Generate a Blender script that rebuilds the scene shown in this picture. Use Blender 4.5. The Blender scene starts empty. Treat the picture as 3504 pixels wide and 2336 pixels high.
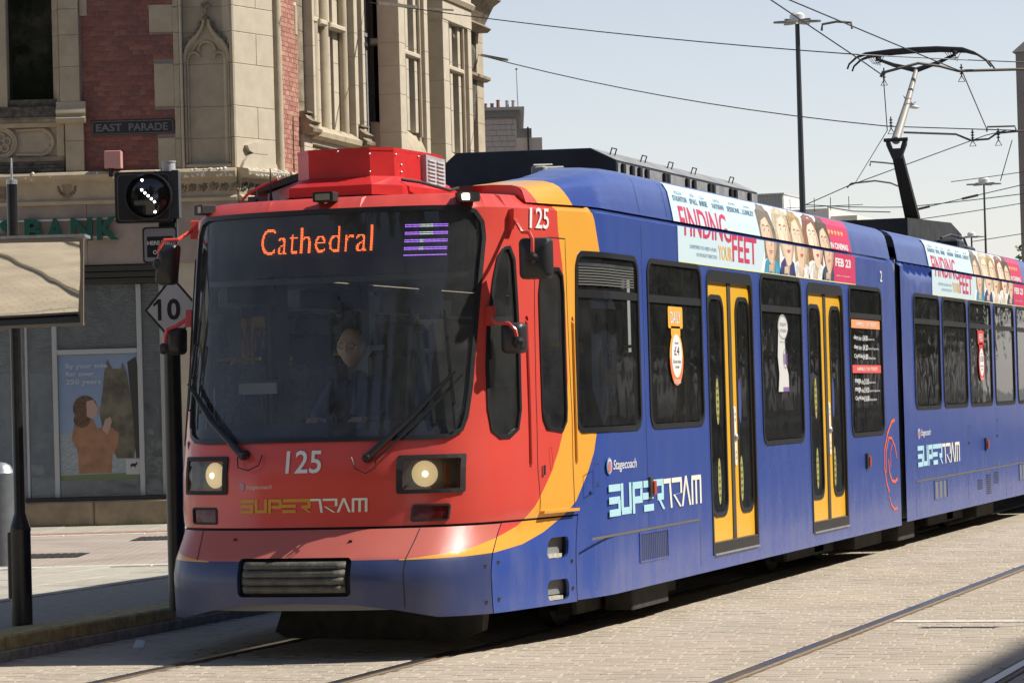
import bpy, bmesh, math, random
import numpy as np
from mathutils import Vector, Matrix
from mathutils.geometry import delaunay_2d_cdt
random.seed(7)
scene = bpy.context.scene
COL = scene.collection

# ------------------------------------------------------------------ camera
cam_data = bpy.data.cameras.new("camera")
cam_data.sensor_width = 36.0
cam_data.lens = 10600.0 / 3504.0 * 36.0
cam_data.clip_start = 0.1
cam_data.clip_end = 3000.0
camera = bpy.data.objects.new("camera", cam_data)
COL.objects.link(camera)
# world: X = across the street, Y = along the track, Z = up from the road
_right = Vector((0.94924162, 0.31336224, -0.02728471))
_down = Vector((-0.03198063, 0.00985416, -0.99943991))
_fwd = Vector((-0.31291786, 0.94958254, 0.0193755))
M = Matrix.Identity(4)
for i in range(3):
    M[i][0] = _right[i]; M[i][1] = -_down[i]; M[i][2] = -_fwd[i]
M[0][3], M[1][3], M[2][3] = 5.64, 0.0, 1.5
camera.matrix_world = M
cam_data.dof.use_dof = False
scene.camera = camera

# ------------------------------------------------------------------ light
SUN_DIR = Vector((0.90, 0.34, 1.0)).normalized()
world = bpy.data.worlds.new("World")
scene.world = world
world.use_nodes = True
nt = world.node_tree
nt.nodes.clear()
sky = nt.nodes.new("ShaderNodeTexSky")
sky.sky_type = 'NISHITA'
sky.sun_disc = False
sky.sun_elevation = math.asin(SUN_DIR.z)
sky.sun_rotation = math.atan2(SUN_DIR.x, SUN_DIR.y)
sky.altitude = 100
sky.air_density = 1.0
sky.dust_density = 1.0
sky.ozone_density = 1.2
bgn = nt.nodes.new("ShaderNodeBackground")
bgn.inputs["Strength"].default_value = 0.075
outn = nt.nodes.new("ShaderNodeOutputWorld")
# pale summer haze thickening evenly towards the horizon, all the way round
_tc = nt.nodes.new("ShaderNodeTexCoord"); _sx = nt.nodes.new("ShaderNodeSeparateXYZ")
nt.links.new(_tc.outputs["Generated"], _sx.inputs[0])
_ab = nt.nodes.new("ShaderNodeMath"); _ab.operation = 'ABSOLUTE'; nt.links.new(_sx.outputs[2], _ab.inputs[0])
_om = nt.nodes.new("ShaderNodeMath"); _om.operation = 'SUBTRACT'; _om.inputs[0].default_value = 1.0; nt.links.new(_ab.outputs[0], _om.inputs[1])
_pw = nt.nodes.new("ShaderNodeMath"); _pw.operation = 'POWER'; _pw.inputs[1].default_value = 3.1; nt.links.new(_om.outputs[0], _pw.inputs[0])
_hz = nt.nodes.new("ShaderNodeMix"); _hz.data_type = 'RGBA'; _hz.blend_type = 'ADD'; _hz.inputs[7].default_value = (5.3, 4.75, 4.85, 1); _hz.clamp_result = False
nt.links.new(_pw.outputs[0], _hz.inputs[0]); nt.links.new(sky.outputs[0], _hz.inputs[6]); nt.links.new(_hz.outputs[2], bgn.inputs[0])
nt.links.new(bgn.outputs[0], outn.inputs[0])
sun_data = bpy.data.lights.new("sun", 'SUN')
sun_data.energy = 5.0
sun_data.angle = math.radians(0.53)
sun_data.color = (1.0, 0.95, 0.86)
sun = bpy.data.objects.new("sun", sun_data)
sun.rotation_euler = SUN_DIR.to_track_quat('Z', 'Y').to_euler()
sun.location = (30, 20, 30)
COL.objects.link(sun)
scene.view_settings.view_transform = 'Standard'
scene.view_settings.look = 'None'
scene.view_settings.exposure = 0.30
scene.view_settings.gamma = 1.0
scene.view_settings.use_curve_mapping = False
scene.cycles.max_bounces = 8
scene.cycles.transparent_max_bounces = 16

# ------------------------------------------------------------------ materials
MATS = {}
def mat(name, color, rough=0.6, metal=0.0, var=0.0, scale=8.0, bump=0.0, bscale=30.0, coat=0.0, spec=0.5,
        color2=None, emit=None, estr=0.0, stretch=None, detail=6.0, thr=(0.35, 0.65)):
    if name in MATS:
        return MATS[name]
    m = bpy.data.materials.new(name)
    m.use_nodes = True
    n = m.node_tree.nodes; l = m.node_tree.links
    b = n["Principled BSDF"]
    b.inputs["Base Color"].default_value = (*color, 1)
    b.inputs["Roughness"].default_value = rough
    b.inputs["Metallic"].default_value = metal
    b.inputs["Specular IOR Level"].default_value = spec
    if coat:
        b.inputs["Coat Weight"].default_value = coat
        b.inputs["Coat Roughness"].default_value = 0.08
    if emit:
        b.inputs["Emission Color"].default_value = (*emit, 1)
        b.inputs["Emission Strength"].default_value = estr
    if var or bump or color2:
        tc = n.new("ShaderNodeTexCoord"); mp = n.new("ShaderNodeMapping")
        l.new(tc.outputs["Object"], mp.inputs[0])
        if stretch: mp.inputs["Scale"].default_value = stretch
    if var or color2:
        nz = n.new("ShaderNodeTexNoise"); nz.inputs["Scale"].default_value = scale
        nz.inputs["Detail"].default_value = detail; nz.inputs["Roughness"].default_value = 0.6
        l.new(mp.outputs[0], nz.inputs["Vector"])
        mr = n.new("ShaderNodeMapRange")
        mr.inputs[1].default_value = thr[0]; mr.inputs[2].default_value = thr[1]
        l.new(nz.outputs[0], mr.inputs[0])
        mx = n.new("ShaderNodeMix"); mx.data_type = 'RGBA'
        if color2 is None:
            ca = [min(1, c * (1 - var)) for c in color]; cb = [min(1, c * (1 + var)) for c in color]
        else:
            ca, cb = color, color2
        mx.inputs[6].default_value = (*ca, 1); mx.inputs[7].default_value = (*cb, 1)
        l.new(mr.outputs[0], mx.inputs[0])
        l.new(mx.outputs[2], b.inputs["Base Color"])
    if bump:
        nb = n.new("ShaderNodeTexNoise"); nb.inputs["Scale"].default_value = bscale; nb.inputs["Detail"].default_value = 4
        l.new(mp.outputs[0], nb.inputs["Vector"])
        bp = n.new("ShaderNodeBump"); bp.inputs["Strength"].default_value = bump; bp.inputs["Distance"].default_value = 0.02
        l.new(nb.outputs[0], bp.inputs["Height"]); l.new(bp.outputs[0], b.inputs["Normal"])
    MATS[name] = m
    return m

def paint(name, color, dirt_haze=(0.30, 0.27, 0.22), top=(0.62, 0.45, 0.40), grime=1.0, rough=0.24):
    """Tram paint: gloss with road film low down, faint streaks and slightly wavy panels."""
    m = bpy.data.materials.new(name); m.use_nodes = True
    n = m.node_tree.nodes; l = m.node_tree.links; b = n["Principled BSDF"]
    geo = n.new("ShaderNodeNewGeometry"); sep = n.new("ShaderNodeSeparateXYZ")
    l.new(geo.outputs["Position"], sep.inputs[0])
    # film rises from the skirt
    mr = n.new("ShaderNodeMapRange"); mr.inputs[1].default_value = 0.85; mr.inputs[2].default_value = 0.15
    mr.inputs[3].default_value = 0.0; mr.inputs[4].default_value = 0.34 * grime
    l.new(sep.outputs[2], mr.inputs[0])
    mp = n.new("ShaderNodeMapping"); mp.inputs["Scale"].default_value = (1, 2.6, 0.7)
    l.new(geo.outputs["Position"], mp.inputs[0])
    nz = n.new("ShaderNodeTexNoise"); nz.inputs["Scale"].default_value = 2.2; nz.inputs["Detail"].default_value = 8
    l.new(mp.outputs[0], nz.inputs["Vector"])
    st = n.new("ShaderNodeMapRange"); st.inputs[1].default_value = 0.42; st.inputs[2].default_value = 0.72
    l.new(nz.outputs[0], st.inputs[0])
    mul = n.new("ShaderNodeMath"); mul.operation = 'MULTIPLY_ADD'; mul.inputs[2].default_value = 0.03 * grime
    add = n.new("ShaderNodeMath"); add.operation = 'ADD'; add.inputs[1].default_value = 0.06 * grime
    l.new(mr.outputs[0], add.inputs[0]); l.new(add.outputs[0], mul.inputs[0]); l.new(st.outputs[0], mul.inputs[1])
    nf = n.new("ShaderNodeTexNoise"); nf.inputs["Scale"].default_value = 60; nf.inputs["Detail"].default_value = 4
    l.new(geo.outputs["Position"], nf.inputs["Vector"])
    fr = n.new("ShaderNodeMapRange"); fr.inputs[1].default_value = 0.62; fr.inputs[2].default_value = 0.8
    fr.inputs[4].default_value = 0.07 * grime
    l.new(nf.outputs[0], fr.inputs[0])
    mxf = n.new("ShaderNodeMath"); mxf.operation = 'ADD'; mxf.use_clamp = True
    l.new(mul.outputs[0], mxf.inputs[0]); l.new(fr.outputs[0], mxf.inputs[1])
    mx = n.new("ShaderNodeMix"); mx.data_type = 'RGBA'
    mx.inputs[6].default_value = (*color, 1); mx.inputs[7].default_value = (*dirt_haze, 1)
    l.new(mxf.outputs[0], mx.inputs[0]); l.new(mx.outputs[2], b.inputs["Base Color"])
    ro = n.new("ShaderNodeMapRange"); ro.inputs[3].default_value = rough; ro.inputs[4].default_value = 0.6
    l.new(mxf.outputs[0], ro.inputs[0]); l.new(ro.outputs[0], b.inputs["Roughness"])
    w = n.new("ShaderNodeTexNoise"); w.inputs["Scale"].default_value = 1.6; w.inputs["Detail"].default_value = 2
    l.new(geo.outputs["Position"], w.inputs["Vector"])
    bp = n.new("ShaderNodeBump"); bp.inputs["Strength"].default_value = 0.25; bp.inputs["Distance"].default_value = 0.03
    l.new(w.outputs[0], bp.inputs["Height"]); l.new(bp.outputs[0], b.inputs["Normal"])
    b.inputs["Coat Weight"].default_value = 0.25; b.inputs["Coat Roughness"].default_value = 0.12
    MATS[name] = m
    return m

def glass(name, tint, refl_rough=0.02, wave=0.0, ior=1.5, dirt_haze=0.0):
    m = bpy.data.materials.new(name); m.use_nodes = True
    n = m.node_tree.nodes; l = m.node_tree.links; n.clear()
    o = n.new("ShaderNodeOutputMaterial"); mx = n.new("ShaderNodeMixShader")
    tr = n.new("ShaderNodeBsdfTransparent"); tr.inputs[0].default_value = (*tint, 1)
    gl = n.new("ShaderNodeBsdfGlossy"); gl.inputs["Roughness"].default_value = refl_rough
    gl.inputs[0].default_value = (0.92, 0.95, 1, 1)
    f = n.new("ShaderNodeFresnel"); f.inputs[0].default_value = ior
    l.new(f.outputs[0], mx.inputs[0]); l.new(tr.outputs[0], mx.inputs[1]); l.new(gl.outputs[0], mx.inputs[2])
    if wave:
        geo = n.new("ShaderNodeNewGeometry")
        w = n.new("ShaderNodeTexNoise"); w.inputs["Scale"].default_value = 2.2; w.inputs["Detail"].default_value = 2
        l.new(geo.outputs["Position"], w.inputs["Vector"])
        bp = n.new("ShaderNodeBump"); bp.inputs["Strength"].default_value = wave; bp.inputs["Distance"].default_value = 0.02
        l.new(w.outputs[0], bp.inputs["Height"]); l.new(bp.outputs[0], gl.inputs["Normal"])
    last = mx.outputs[0]
    if dirt_haze:  # pale diffuse film: dirt, plus a reflection haze painted to lighten the pane
        geo2 = n.new("ShaderNodeNewGeometry")
        df = n.new("ShaderNodeBsdfDiffuse"); df.inputs[0].default_value = (0.35, 0.36, 0.36, 1)
        nz = n.new("ShaderNodeTexNoise"); nz.inputs["Scale"].default_value = 6; nz.inputs["Detail"].default_value = 8
        l.new(geo2.outputs["Position"], nz.inputs["Vector"])
        r = n.new("ShaderNodeMapRange"); r.inputs[1].default_value = 0.3; r.inputs[2].default_value = 0.8
        r.inputs[3].default_value = dirt_haze * 0.5; r.inputs[4].default_value = dirt_haze * 1.5
        l.new(nz.outputs[0], r.inputs[0])
        m2 = n.new("ShaderNodeMixShader"); l.new(r.outputs[0], m2.inputs[0])
        l.new(last, m2.inputs[1]); l.new(df.outputs[0], m2.inputs[2]); last = m2.outputs[0]
    l.new(last, o.inputs[0])
    MATS[name] = m
    return m

RED = paint("red_paint", (0.66, 0.070, 0.052), dirt_haze=(.34, .24, .21), grime=0.8)
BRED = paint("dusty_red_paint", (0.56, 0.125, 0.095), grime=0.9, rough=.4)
BBLUE = paint("dusty_blue_paint", (0.030, 0.046, 0.15), dirt_haze=(.13, .128, .12), grime=1.1, rough=.4)
REDF = RED
ORANGE = paint("orange_paint", (0.82, 0.385, 0.055), grime=0.45)
BLUE = paint("blue_paint", (0.034, 0.074, 0.32), dirt_haze=(.24, .24, .25), grime=0.85)
YELLOW = paint("yellow_door_paint", (0.88, 0.47, 0.025), grime=0.45)
BLACK = mat("black_rubber", (0.018, 0.018, 0.02), 0.38, bump=0.1)
MATTE = mat("matt_black", (0.015, 0.015, 0.016), 0.7)
DKGREY = mat("dark_grey_metal", (0.045, 0.048, 0.055), 0.5, var=0.3, scale=5)
UNDER = mat("underframe_grime", (0.030, 0.027, 0.023), 0.85, var=0.4, scale=9)
CHROME = mat("bright_metal", (0.6, 0.6, 0.6), 0.25, 1.0)
STEEL = mat("galvanised_steel", (0.42, 0.43, 0.44), 0.45, 0.6, var=0.15, scale=20)
GREYPL = mat("grey_panel", (0.38, 0.38, 0.40), 0.5, var=0.1)
WHITE = mat("white_vinyl", (0.78, 0.78, 0.78), 0.45)
LIGHTBLUE = mat("pale_blue_vinyl", (0.42, 0.68, 0.78), 0.4)
CREAM = mat("cream_vinyl", (0.80, 0.78, 0.68), 0.4)
GOLD = mat("gold_vinyl", (0.72, 0.36, 0.05), 0.45)
SIDEGLASS = glass("side_window_glass", (0.52, 0.55, 0.55), wave=0.10, dirt_haze=0.035)
CABGLASS = glass("cab_window_glass", (0.78, 0.80, 0.80), wave=0.12, dirt_haze=0.06)
SCREEN = glass("windscreen_glass", (0.86, 0.90, 0.92), wave=0.12, dirt_haze=0.11)  # haze set high, painting in the pale look of reflections
CLEAR = glass("clear_glass", (0.85, 0.88, 0.88), dirt_haze=0.05)
LINING = mat("interior_lining", (0.20, 0.205, 0.21), 0.7)
SEATM = mat("seat_moquette", (0.06, 0.07, 0.16), 0.9, var=0.4, scale=30)

# ------------------------------------------------------------------ object helpers
def empty(name, loc, label=None, cat=None, group=None, kind=None):
    o = bpy.data.objects.new(name, None)
    o.empty_display_size = 0.2
    o.location = loc
    COL.objects.link(o)
    tag(o, label, cat, group, kind)
    return o
def tag(o, label=None, cat=None, group=None, kind=None):
    if label: o["label"] = label
    if cat: o["category"] = cat
    if group: o["group"] = group
    if kind: o["kind"] = kind
    return o
WL = {}
def wloc(o):
    return WL.get(o.name, Vector(o.location)) if o else Vector((0, 0, 0))

class MB:
    """collects vertices (world coordinates) and faces"""
    def __init__(s): s.v = []; s.f = []; s.m = []
    def add(s, verts, faces, mi=0):
        k = len(s.v); s.v += [tuple(p) for p in verts]
        for f in faces: s.f.append(tuple(i + k for i in f)); s.m.append(mi)
        return s
    def box(s, x0, x1, y0, y1, z0, z1, fr=None, mi=0):
        P = [(x0, y0, z0), (x1, y0, z0), (x1, y1, z0), (x0, y1, z0), (x0, y0, z1), (x1, y0, z1), (x1, y1, z1), (x0, y1, z1)]
        if fr: P = [fr(*p) for p in P]
        return s.add(P, [(0, 3, 2, 1), (4, 5, 6, 7), (0, 1, 5, 4), (1, 2, 6, 5), (2, 3, 7, 6), (3, 0, 4, 7)], mi)
    def bbox(s, x0, x1, y0, y1, z0, z1, c=0.01, fr=None, mi=0):
        """box with its long vertical edges and top edge chamfered"""
        def ring(i, z): return [(x0 + i, y0, z), (x1 - i, y0, z), (x1, y0 + i, z), (x1, y1 - i, z), (x1 - i, y1, z), (x0 + i, y1, z), (x0, y1 - i, z), (x0, y0 + i, z)]
        def ring2(z):
            i = c
            return [(x0 + 2*i, y0 + i, z), (x1 - 2*i, y0 + i, z), (x1 - i, y0 + 2*i, z), (x1 - i, y1 - 2*i, z), (x1 - 2*i, y1 - i, z), (x0 + 2*i, y1 - i, z), (x0 + i, y1 - 2*i, z), (x0 + i, y0 + 2*i, z)]
        rings = [ring(c, z0), ring(c, z1 - c), ring2(z1)]
        P = [p for r in rings for p in r]
        if fr: P = [fr(*p) for p in P]
        F = [tuple(range(7, -1, -1)), tuple(16 + i for i in range(8))]
        for a in (0, 8):
            for i in range(8):
                F.append((a + i, a + (i + 1) % 8, a + 8 + (i + 1) % 8, a + 8 + i))
        return s.add(P, F, mi)
    def prism(s, poly, a, b, fn, mi=0, caps=True):
        """poly: 2-D list; fn(p, q, depth) -> world; extruded from depth a to b"""
        n = len(poly)
        P = [fn(p[0], p[1], a) for p in poly] + [fn(p[0], p[1], b) for p in poly]
        F = [(i, (i + 1) % n, n + (i + 1) % n, n + i) for i in range(n)]
        if caps: F += [tuple(range(n - 1, -1, -1)), tuple(range(n, 2 * n))]
        return s.add(P, F, mi)
    def tube(s, pts, r, n=8, mi=0, cap=True, r2=None):
        pts = [Vector(p) for p in pts]
        rs = r if isinstance(r, (list, tuple)) else [r] * len(pts)
        base = len(s.v); prev = None
        for i, p in enumerate(pts):
            d = (pts[min(i + 1, len(pts) - 1)] - pts[max(i - 1, 0)]).normalized()
            if prev is None:
                a = Vector((0, 0, 1)) if abs(d.z) < 0.9 else Vector((1, 0, 0))
                u = d.cross(a).normalized()
            else:
                u = (prev - d * prev.dot(d)).normalized()
            prev = u; w = d.cross(u)
            for k in range(n):
                t = 2 * math.pi * k / n
                s.v.append(tuple(p + (u * math.cos(t) + w * math.sin(t)) * rs[i]))
        for i in range(len(pts) - 1):
            for k in range(n):
                a = base + i * n
                s.f.append((a + k, a + (k + 1) % n, a + n + (k + 1) % n, a + n + k)); s.m.append(mi)
        if cap:
            s.f.append(tuple(base + k for k in range(n - 1, -1, -1))); s.m.append(mi)
            s.f.append(tuple(base + (len(pts) - 1) * n + k for k in range(n))); s.m.append(mi)
        return s
    def lathe(s, prof, c, n=20, axis=None, mi=0):
        """prof: (radius, height) pairs; c base point; axis direction"""
        ax = Vector(axis or (0, 0, 1)).normalized()
        a = Vector((0, 0, 1)) if abs(ax.z) < 0.9 else Vector((1, 0, 0))
        u = ax.cross(a).normalized(); w = ax.cross(u); c = Vector(c)
        base = len(s.v)
        for r, h in prof:
            for k in range(n):
                t = 2 * math.pi * k / n
                s.v.append(tuple(c + ax * h + (u * math.cos(t) + w * math.sin(t)) * max(r, 1e-4)))
        for i in range(len(prof) - 1):
            for k in range(n):
                a0 = base + i * n
                s.f.append((a0 + k, a0 + (k + 1) % n, a0 + n + (k + 1) % n, a0 + n + k)); s.m.append(mi)
        s.f.append(tuple(base + k for k in range(n - 1, -1, -1))); s.m.append(mi)
        s.f.append(tuple(base + (len(prof) - 1) * n + k for k in range(n))); s.m.append(mi)
        return s
    def obj(s, name, mats, parent=None, smooth=False, base=None, label=None, cat=None, group=None, kind=None, auto=None):
        if not isinstance(mats, (list, tuple)): mats = [mats]
        if parent is not None: org = wloc(parent)
        else:
            org = Vector(base) if base is not None else Vector((sum(p[0] for p in s.v) / len(s.v), sum(p[1] for p in s.v) / len(s.v), min(p[2] for p in s.v)))
        me = bpy.data.meshes.new(name)
        me.from_pydata([(p[0] - org.x, p[1] - org.y, p[2] - org.z) for p in s.v], [], s.f)
        for m in mats: me.materials.append(m)
        if len(mats) > 1: me.polygons.foreach_set("material_index", s.m)
        bm = bmesh.new(); bm.from_mesh(me); bmesh.ops.remove_doubles(bm, verts=bm.verts, dist=2e-5); 
        loose_ = [v_ for v_ in bm.verts if not v_.link_faces]
        if loose_: bmesh.ops.delete(bm, geom=loose_, context="VERTS")
        bmesh.ops.recalc_face_normals(bm, faces=bm.faces)
        bm.to_mesh(me); bm.free()
        if smooth: me.polygons.foreach_set("use_smooth", [True] * len(me.polygons))
        me.update()
        if smooth:
            try: me.set_sharp_from_angle(angle=math.radians(38))
            except Exception: pass
        o = bpy.data.objects.new(name, me); COL.objects.link(o)
        if parent is not None: o.parent = parent
        else: o.location = org
        WL[o.name] = org
        tag(o, label, cat, group, kind)
        return o

def place_children_origin():
    pass

# ---------------------------------------------------------------- 2-D shapes
def rrect(a0, a1, b0, b1, r, n=5):
    if not isinstance(r, (tuple, list)): r = (r,) * 4      # bl, br, tr, tl
    out = []
    for (cx, cy, rr, s) in ((a0 + r[0], b0 + r[0], r[0], 180), (a1 - r[1], b0 + r[1], r[1], 270), (a1 - r[2], b1 - r[2], r[2], 0), (a0 + r[3], b1 - r[3], r[3], 90)):
        for k in range(n + 1):
            t = math.radians(s + 90 * k / n)
            out.append((cx + rr * math.cos(t), cy + rr * math.sin(t)))
    return out
def ell(ca, cb, ra, rb, n=24):
    return [(ca + ra * math.cos(2 * math.pi * k / n), cb + rb * math.sin(2 * math.pi * k / n)) for k in range(n)]
def dens(poly, step, closed=True):
    out = []; n = len(poly)
    for i in range(n if closed else n - 1):
        p, q = poly[i], poly[(i + 1) % n]
        k = max(1, int(math.hypot(q[0] - p[0], q[1] - p[1]) / step + 0.5))
        for j in range(k): out.append((p[0] + (q[0] - p[0]) * j / k, p[1] + (q[1] - p[1]) * j / k))
    if not closed: out.append(poly[-1])
    return out
def inside(p, poly):
    x, y = p; c = False; n = len(poly); j = n - 1
    for i in range(n):
        xi, yi = poly[i]; xj, yj = poly[j]
        if (yi > y) != (yj > y) and x < (xj - xi) * (y - yi) / (yj - yi) + xi: c = not c
        j = i
    return c
def cdt(outer, holes=(), lines=(), step=(0.1, 0.1), bstep=0.08, grid=True):
    V = []; E = []
    def addloop(poly, closed):
        k = len(V); V.extend(poly); n = len(poly)
        for i in range(n if closed else n - 1): E.append((k + i, k + (i + 1) % n))
    O = dens(outer, bstep); addloop(O, True)
    H = [dens(h, bstep) for h in holes]
    for h in H: addloop(h, True)
    for ln in lines: addloop(dens(ln, bstep, False), False)
    if grid:
        xs = [p[0] for p in O]; ys = [p[1] for p in O]
        x = min(xs) + step[0] / 2
        while x < max(xs):
            y = min(ys) + step[1] / 2
            while y < max(ys):
                if inside((x, y), O) and not any(inside((x, y), h) for h in H):
                    V.append((x, y))
                y += step[1]
            x += step[0]
    r = delaunay_2d_cdt([Vector(p) for p in V], E, [], 0, 1e-6)
    vs = [(p.x, p.y) for p in r[0]]; fs = []
    for f in r[2]:
        c = (sum(vs[i][0] for i in f) / len(f), sum(vs[i][1] for i in f) / len(f))
        if inside(c, O) and not any(inside(c, h) for h in H): fs.append(tuple(f))
    return vs, fs
def panel(mb, fn, outer, holes=(), off=0.0, thick=0.0, mi=0, lines=(), step=(0.1, 0.1), bstep=0.08, grid=True, pick=None):
    """face following fn(a,b,off); with a rim down to off-thick"""
    vs, fs = cdt(outer, holes, lines, step, bstep, grid)
    k = len(mb.v); mb.v += [tuple(fn(a, b, off)) for a, b in vs]
    for f in fs:
        mb.f.append(tuple(i + k for i in f))
        if pick:
            c = (sum(vs[i][0] for i in f) / len(f), sum(vs[i][1] for i in f) / len(f)); mb.m.append(pick(*c))
        else: mb.m.append(mi)
    if thick:
        for loop in [outer] + list(holes):
            L = dens(loop, bstep); n = len(L)
            P = [fn(a, b, off) for a, b in L] + [fn(a, b, off - thick) for a, b in L]
            mb.add(P, [(i, (i + 1) % n, n + (i + 1) % n, n + i) for i in range(n)], mi)
    return mb

# ---------------------------------------------------------------- text
_fonts = {}
def text2d(s, size=1.0, bold=0.0, xs=1.0, align='LEFT', spacing=1.0, shear=0.0):
    cu = bpy.data.curves.new("lettering_curve", 'FONT')
    cu.body = s; cu.size = size; cu.offset = bold * size; cu.align_x = align; cu.space_character = spacing; cu.shear = shear
    cu.resolution_u = 3; cu.dimensions = '2D'; cu.fill_mode = 'FRONT'
    o = bpy.data.objects.new("lettering_curve", cu); COL.objects.link(o)
    bpy.context.view_layer.update()
    me = bpy.data.meshes.new_from_object(o.evaluated_get(bpy.context.evaluated_depsgraph_get()))
    vs = [(v.co.x * xs, v.co.y) for v in me.vertices]; fs = [tuple(p.vertices) for p in me.polygons]
    bpy.data.objects.remove(o); bpy.data.curves.remove(cu); bpy.data.meshes.remove(me)
    return vs, fs
def fit(vs, a0, a1, b0=None, b1=None):
    xs = [v[0] for v in vs]; ys = [v[1] for v in vs]
    sx = (a1 - a0) / (max(xs) - min(xs))
    if b1 is None: sy = sx; yo = b0
    else: sy = (b1 - b0) / (max(ys) - min(ys)); yo = b0 - min(ys) * sy
    return [(a0 + (x - min(xs)) * sx, y * sy + yo) for x, y in vs]
def addtext(mb, s, fn, a0, a1, b0, b1, off=0.004, bold=0.0, mi=0, spacing=1.0, shear=0.0, ymin=None):
    vs, fs = text2d(s, 1.0, bold, spacing=spacing, shear=shear)
    vs = fit(vs, a0, a1, b0, b1)
    mb.add([fn(a, b, off) for a, b in vs], fs, mi)
    return mb
def stroke(mb, pts, w, fn, off=0.004, mi=0, step=0.05):
    pts = dens(pts, step, False)
    L = []; Rr = []
    n = len(pts)
    for i in range(n):
        p0 = pts[max(i - 1, 0)]; p1 = pts[min(i + 1, n - 1)]
        dx, dy = p1[0] - p0[0], p1[1] - p0[1]; d = math.hypot(dx, dy) or 1
        wx, wy = (w if isinstance(w, (tuple, list)) else (w, w))
        nx, ny = -dy / d, dx / d
        L.append((pts[i][0] + nx * wx / 2, pts[i][1] + ny * wy / 2)); Rr.append((pts[i][0] - nx * wx / 2, pts[i][1] - ny * wy / 2))
    P = [fn(a, b, off) for a, b in L] + [fn(a, b, off) for a, b in Rr]
    mb.add(P, [(i, i + 1, n + i + 1, n + i) for i in range(n - 1)], mi)
def flat(mb, poly, fn, off=0.004, mi=0, step=0.2):
    vs, fs = cdt(poly, (), (), (step, step), step, False)
    mb.add([fn(a, b, off) for a, b in vs], fs, mi)

# frame aligned with the street building (x to the right, y away from the viewer)
def FR(lx, ly, z): return (5.64 + 0.9497 * lx - 0.3134 * ly, 0.3134 * lx + 0.9497 * ly, z)
# ---------------------------------------------------------------- tram body surface (plan curve and nose profile, metres)
PLAN=[(0,0),(.2,.006),(.35,.02),(.545,.07),(.75,.16),(.86,.25),(.95,.38),(1.02,.55),(1.07,.72),(1.12,.95),(1.18,1.25),(1.24,1.55),(1.29,1.8),(1.325,2.1)]
UC=[(.1,17.02),(.26,16.95),(.5,16.93),(.6,16.97),(.78,17.14),(.9,17.16),(1.1,17.17),(1.35,17.24),(2.12,17.40),(2.53,17.5),(2.75,17.53),(2.9,17.56)]
def _cr(P,n=14):
    P=[(-P[1][0],P[1][1])]+list(P)+[(1.335,2.5)]
    out=[]
    for i in range(1,len(P)-2):
        p0,p1,p2,p3=[np.array(q,float) for q in P[i-1:i+3]]
        for k in range(n):
            s=k/n
            out.append(.5*((2*p1)+(-p0+p2)*s+(2*p0-5*p1+4*p2-p3)*s*s+(-p0+3*p1-3*p2+p3)*s**3))
    out.append(np.array(P[-2],float))
    return np.array(out)
TB=_cr(PLAN); TT=np.concatenate([[0],np.cumsum(np.hypot(*(TB[1:]-TB[:-1]).T))]); LT=float(TT[-1])
def uc(z): return np.interp(z,[a for a,b in UC],[b for a,b in UC])
def hsz(z): return np.interp(z,[.75,.85,2.6],[1,1.03,1.045])
def ins(z,a=9.0):
    i0=np.interp(z,[2.70,2.735,2.76,2.775],[0,.015,.05,.09]); i1=np.interp(z,[2.695,2.710,2.722,2.732,2.775],[0,.010,.028,.065,.13])
    k=min(max((a-1.25)/.5,0),1)
    return i0*(1-k)+i1*k
def surf(t,z,off=0.0):
    def raw(t):
        a=abs(t)
        if a<LT:
            h=np.interp(a,TT,TB[:,0]); g=np.interp(a,TT,TB[:,1])
        else: h=1.325; g=2.1+a-LT
        s=min(max((g-.5)/1.6,0),1); W=1-s*s*(3-2*s)
        h=min(h*(1+(hsz(z)-1)*W),1.325)
        return np.array([(h if t>=0 else -h)-1.325, 17.0+g+(uc(z)-17.0)*W])
    p=raw(t); e=.01
    d=raw(t+e)-raw(t-e); d/=np.hypot(*d)
    n=np.array([d[1],-d[0]])
    o=off-ins(z,abs(t))
    return (p[0]+n[0]*o, p[1]+n[1]*o, z)
def t_of(u,z,side=1):
    lo,hi=0.0,LT+40
    for _ in range(50):
        m=(lo+hi)/2
        if surf(m,z)[1]<u: lo=m
        else: hi=m
    return side*lo
def t_ofv(v,z):
    s=1 if v>-1.325 else -1
    lo,hi=0.0,LT
    for _ in range(50):
        m=(lo+hi)/2
        if abs(surf(s*m,z)[0]+1.325)<abs(v+1.325): lo=m
        else: hi=m
    return s*lo
# ================================================================== THE TRAM
tram = empty("articulated_tram", (-1.325, 27.0, 0.0),
             "red, orange and blue articulated tram with a film advert along its roof edge", "tram")
def on(t, z, off=0.0): return surf(t, z, off)
T0 = LT - 19.1
def tu(u): return u + T0                      # straight side: u -> t
CARS_END = 28.57
TE = tu(CARS_END)
def onr(u, z, off=0.0):                       # right-hand side, straight part
    return (off - ins(z), u, z)
def onl(u, z, off=0.0):
    return (-2.65 - off + ins(z), u, z)
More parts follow.
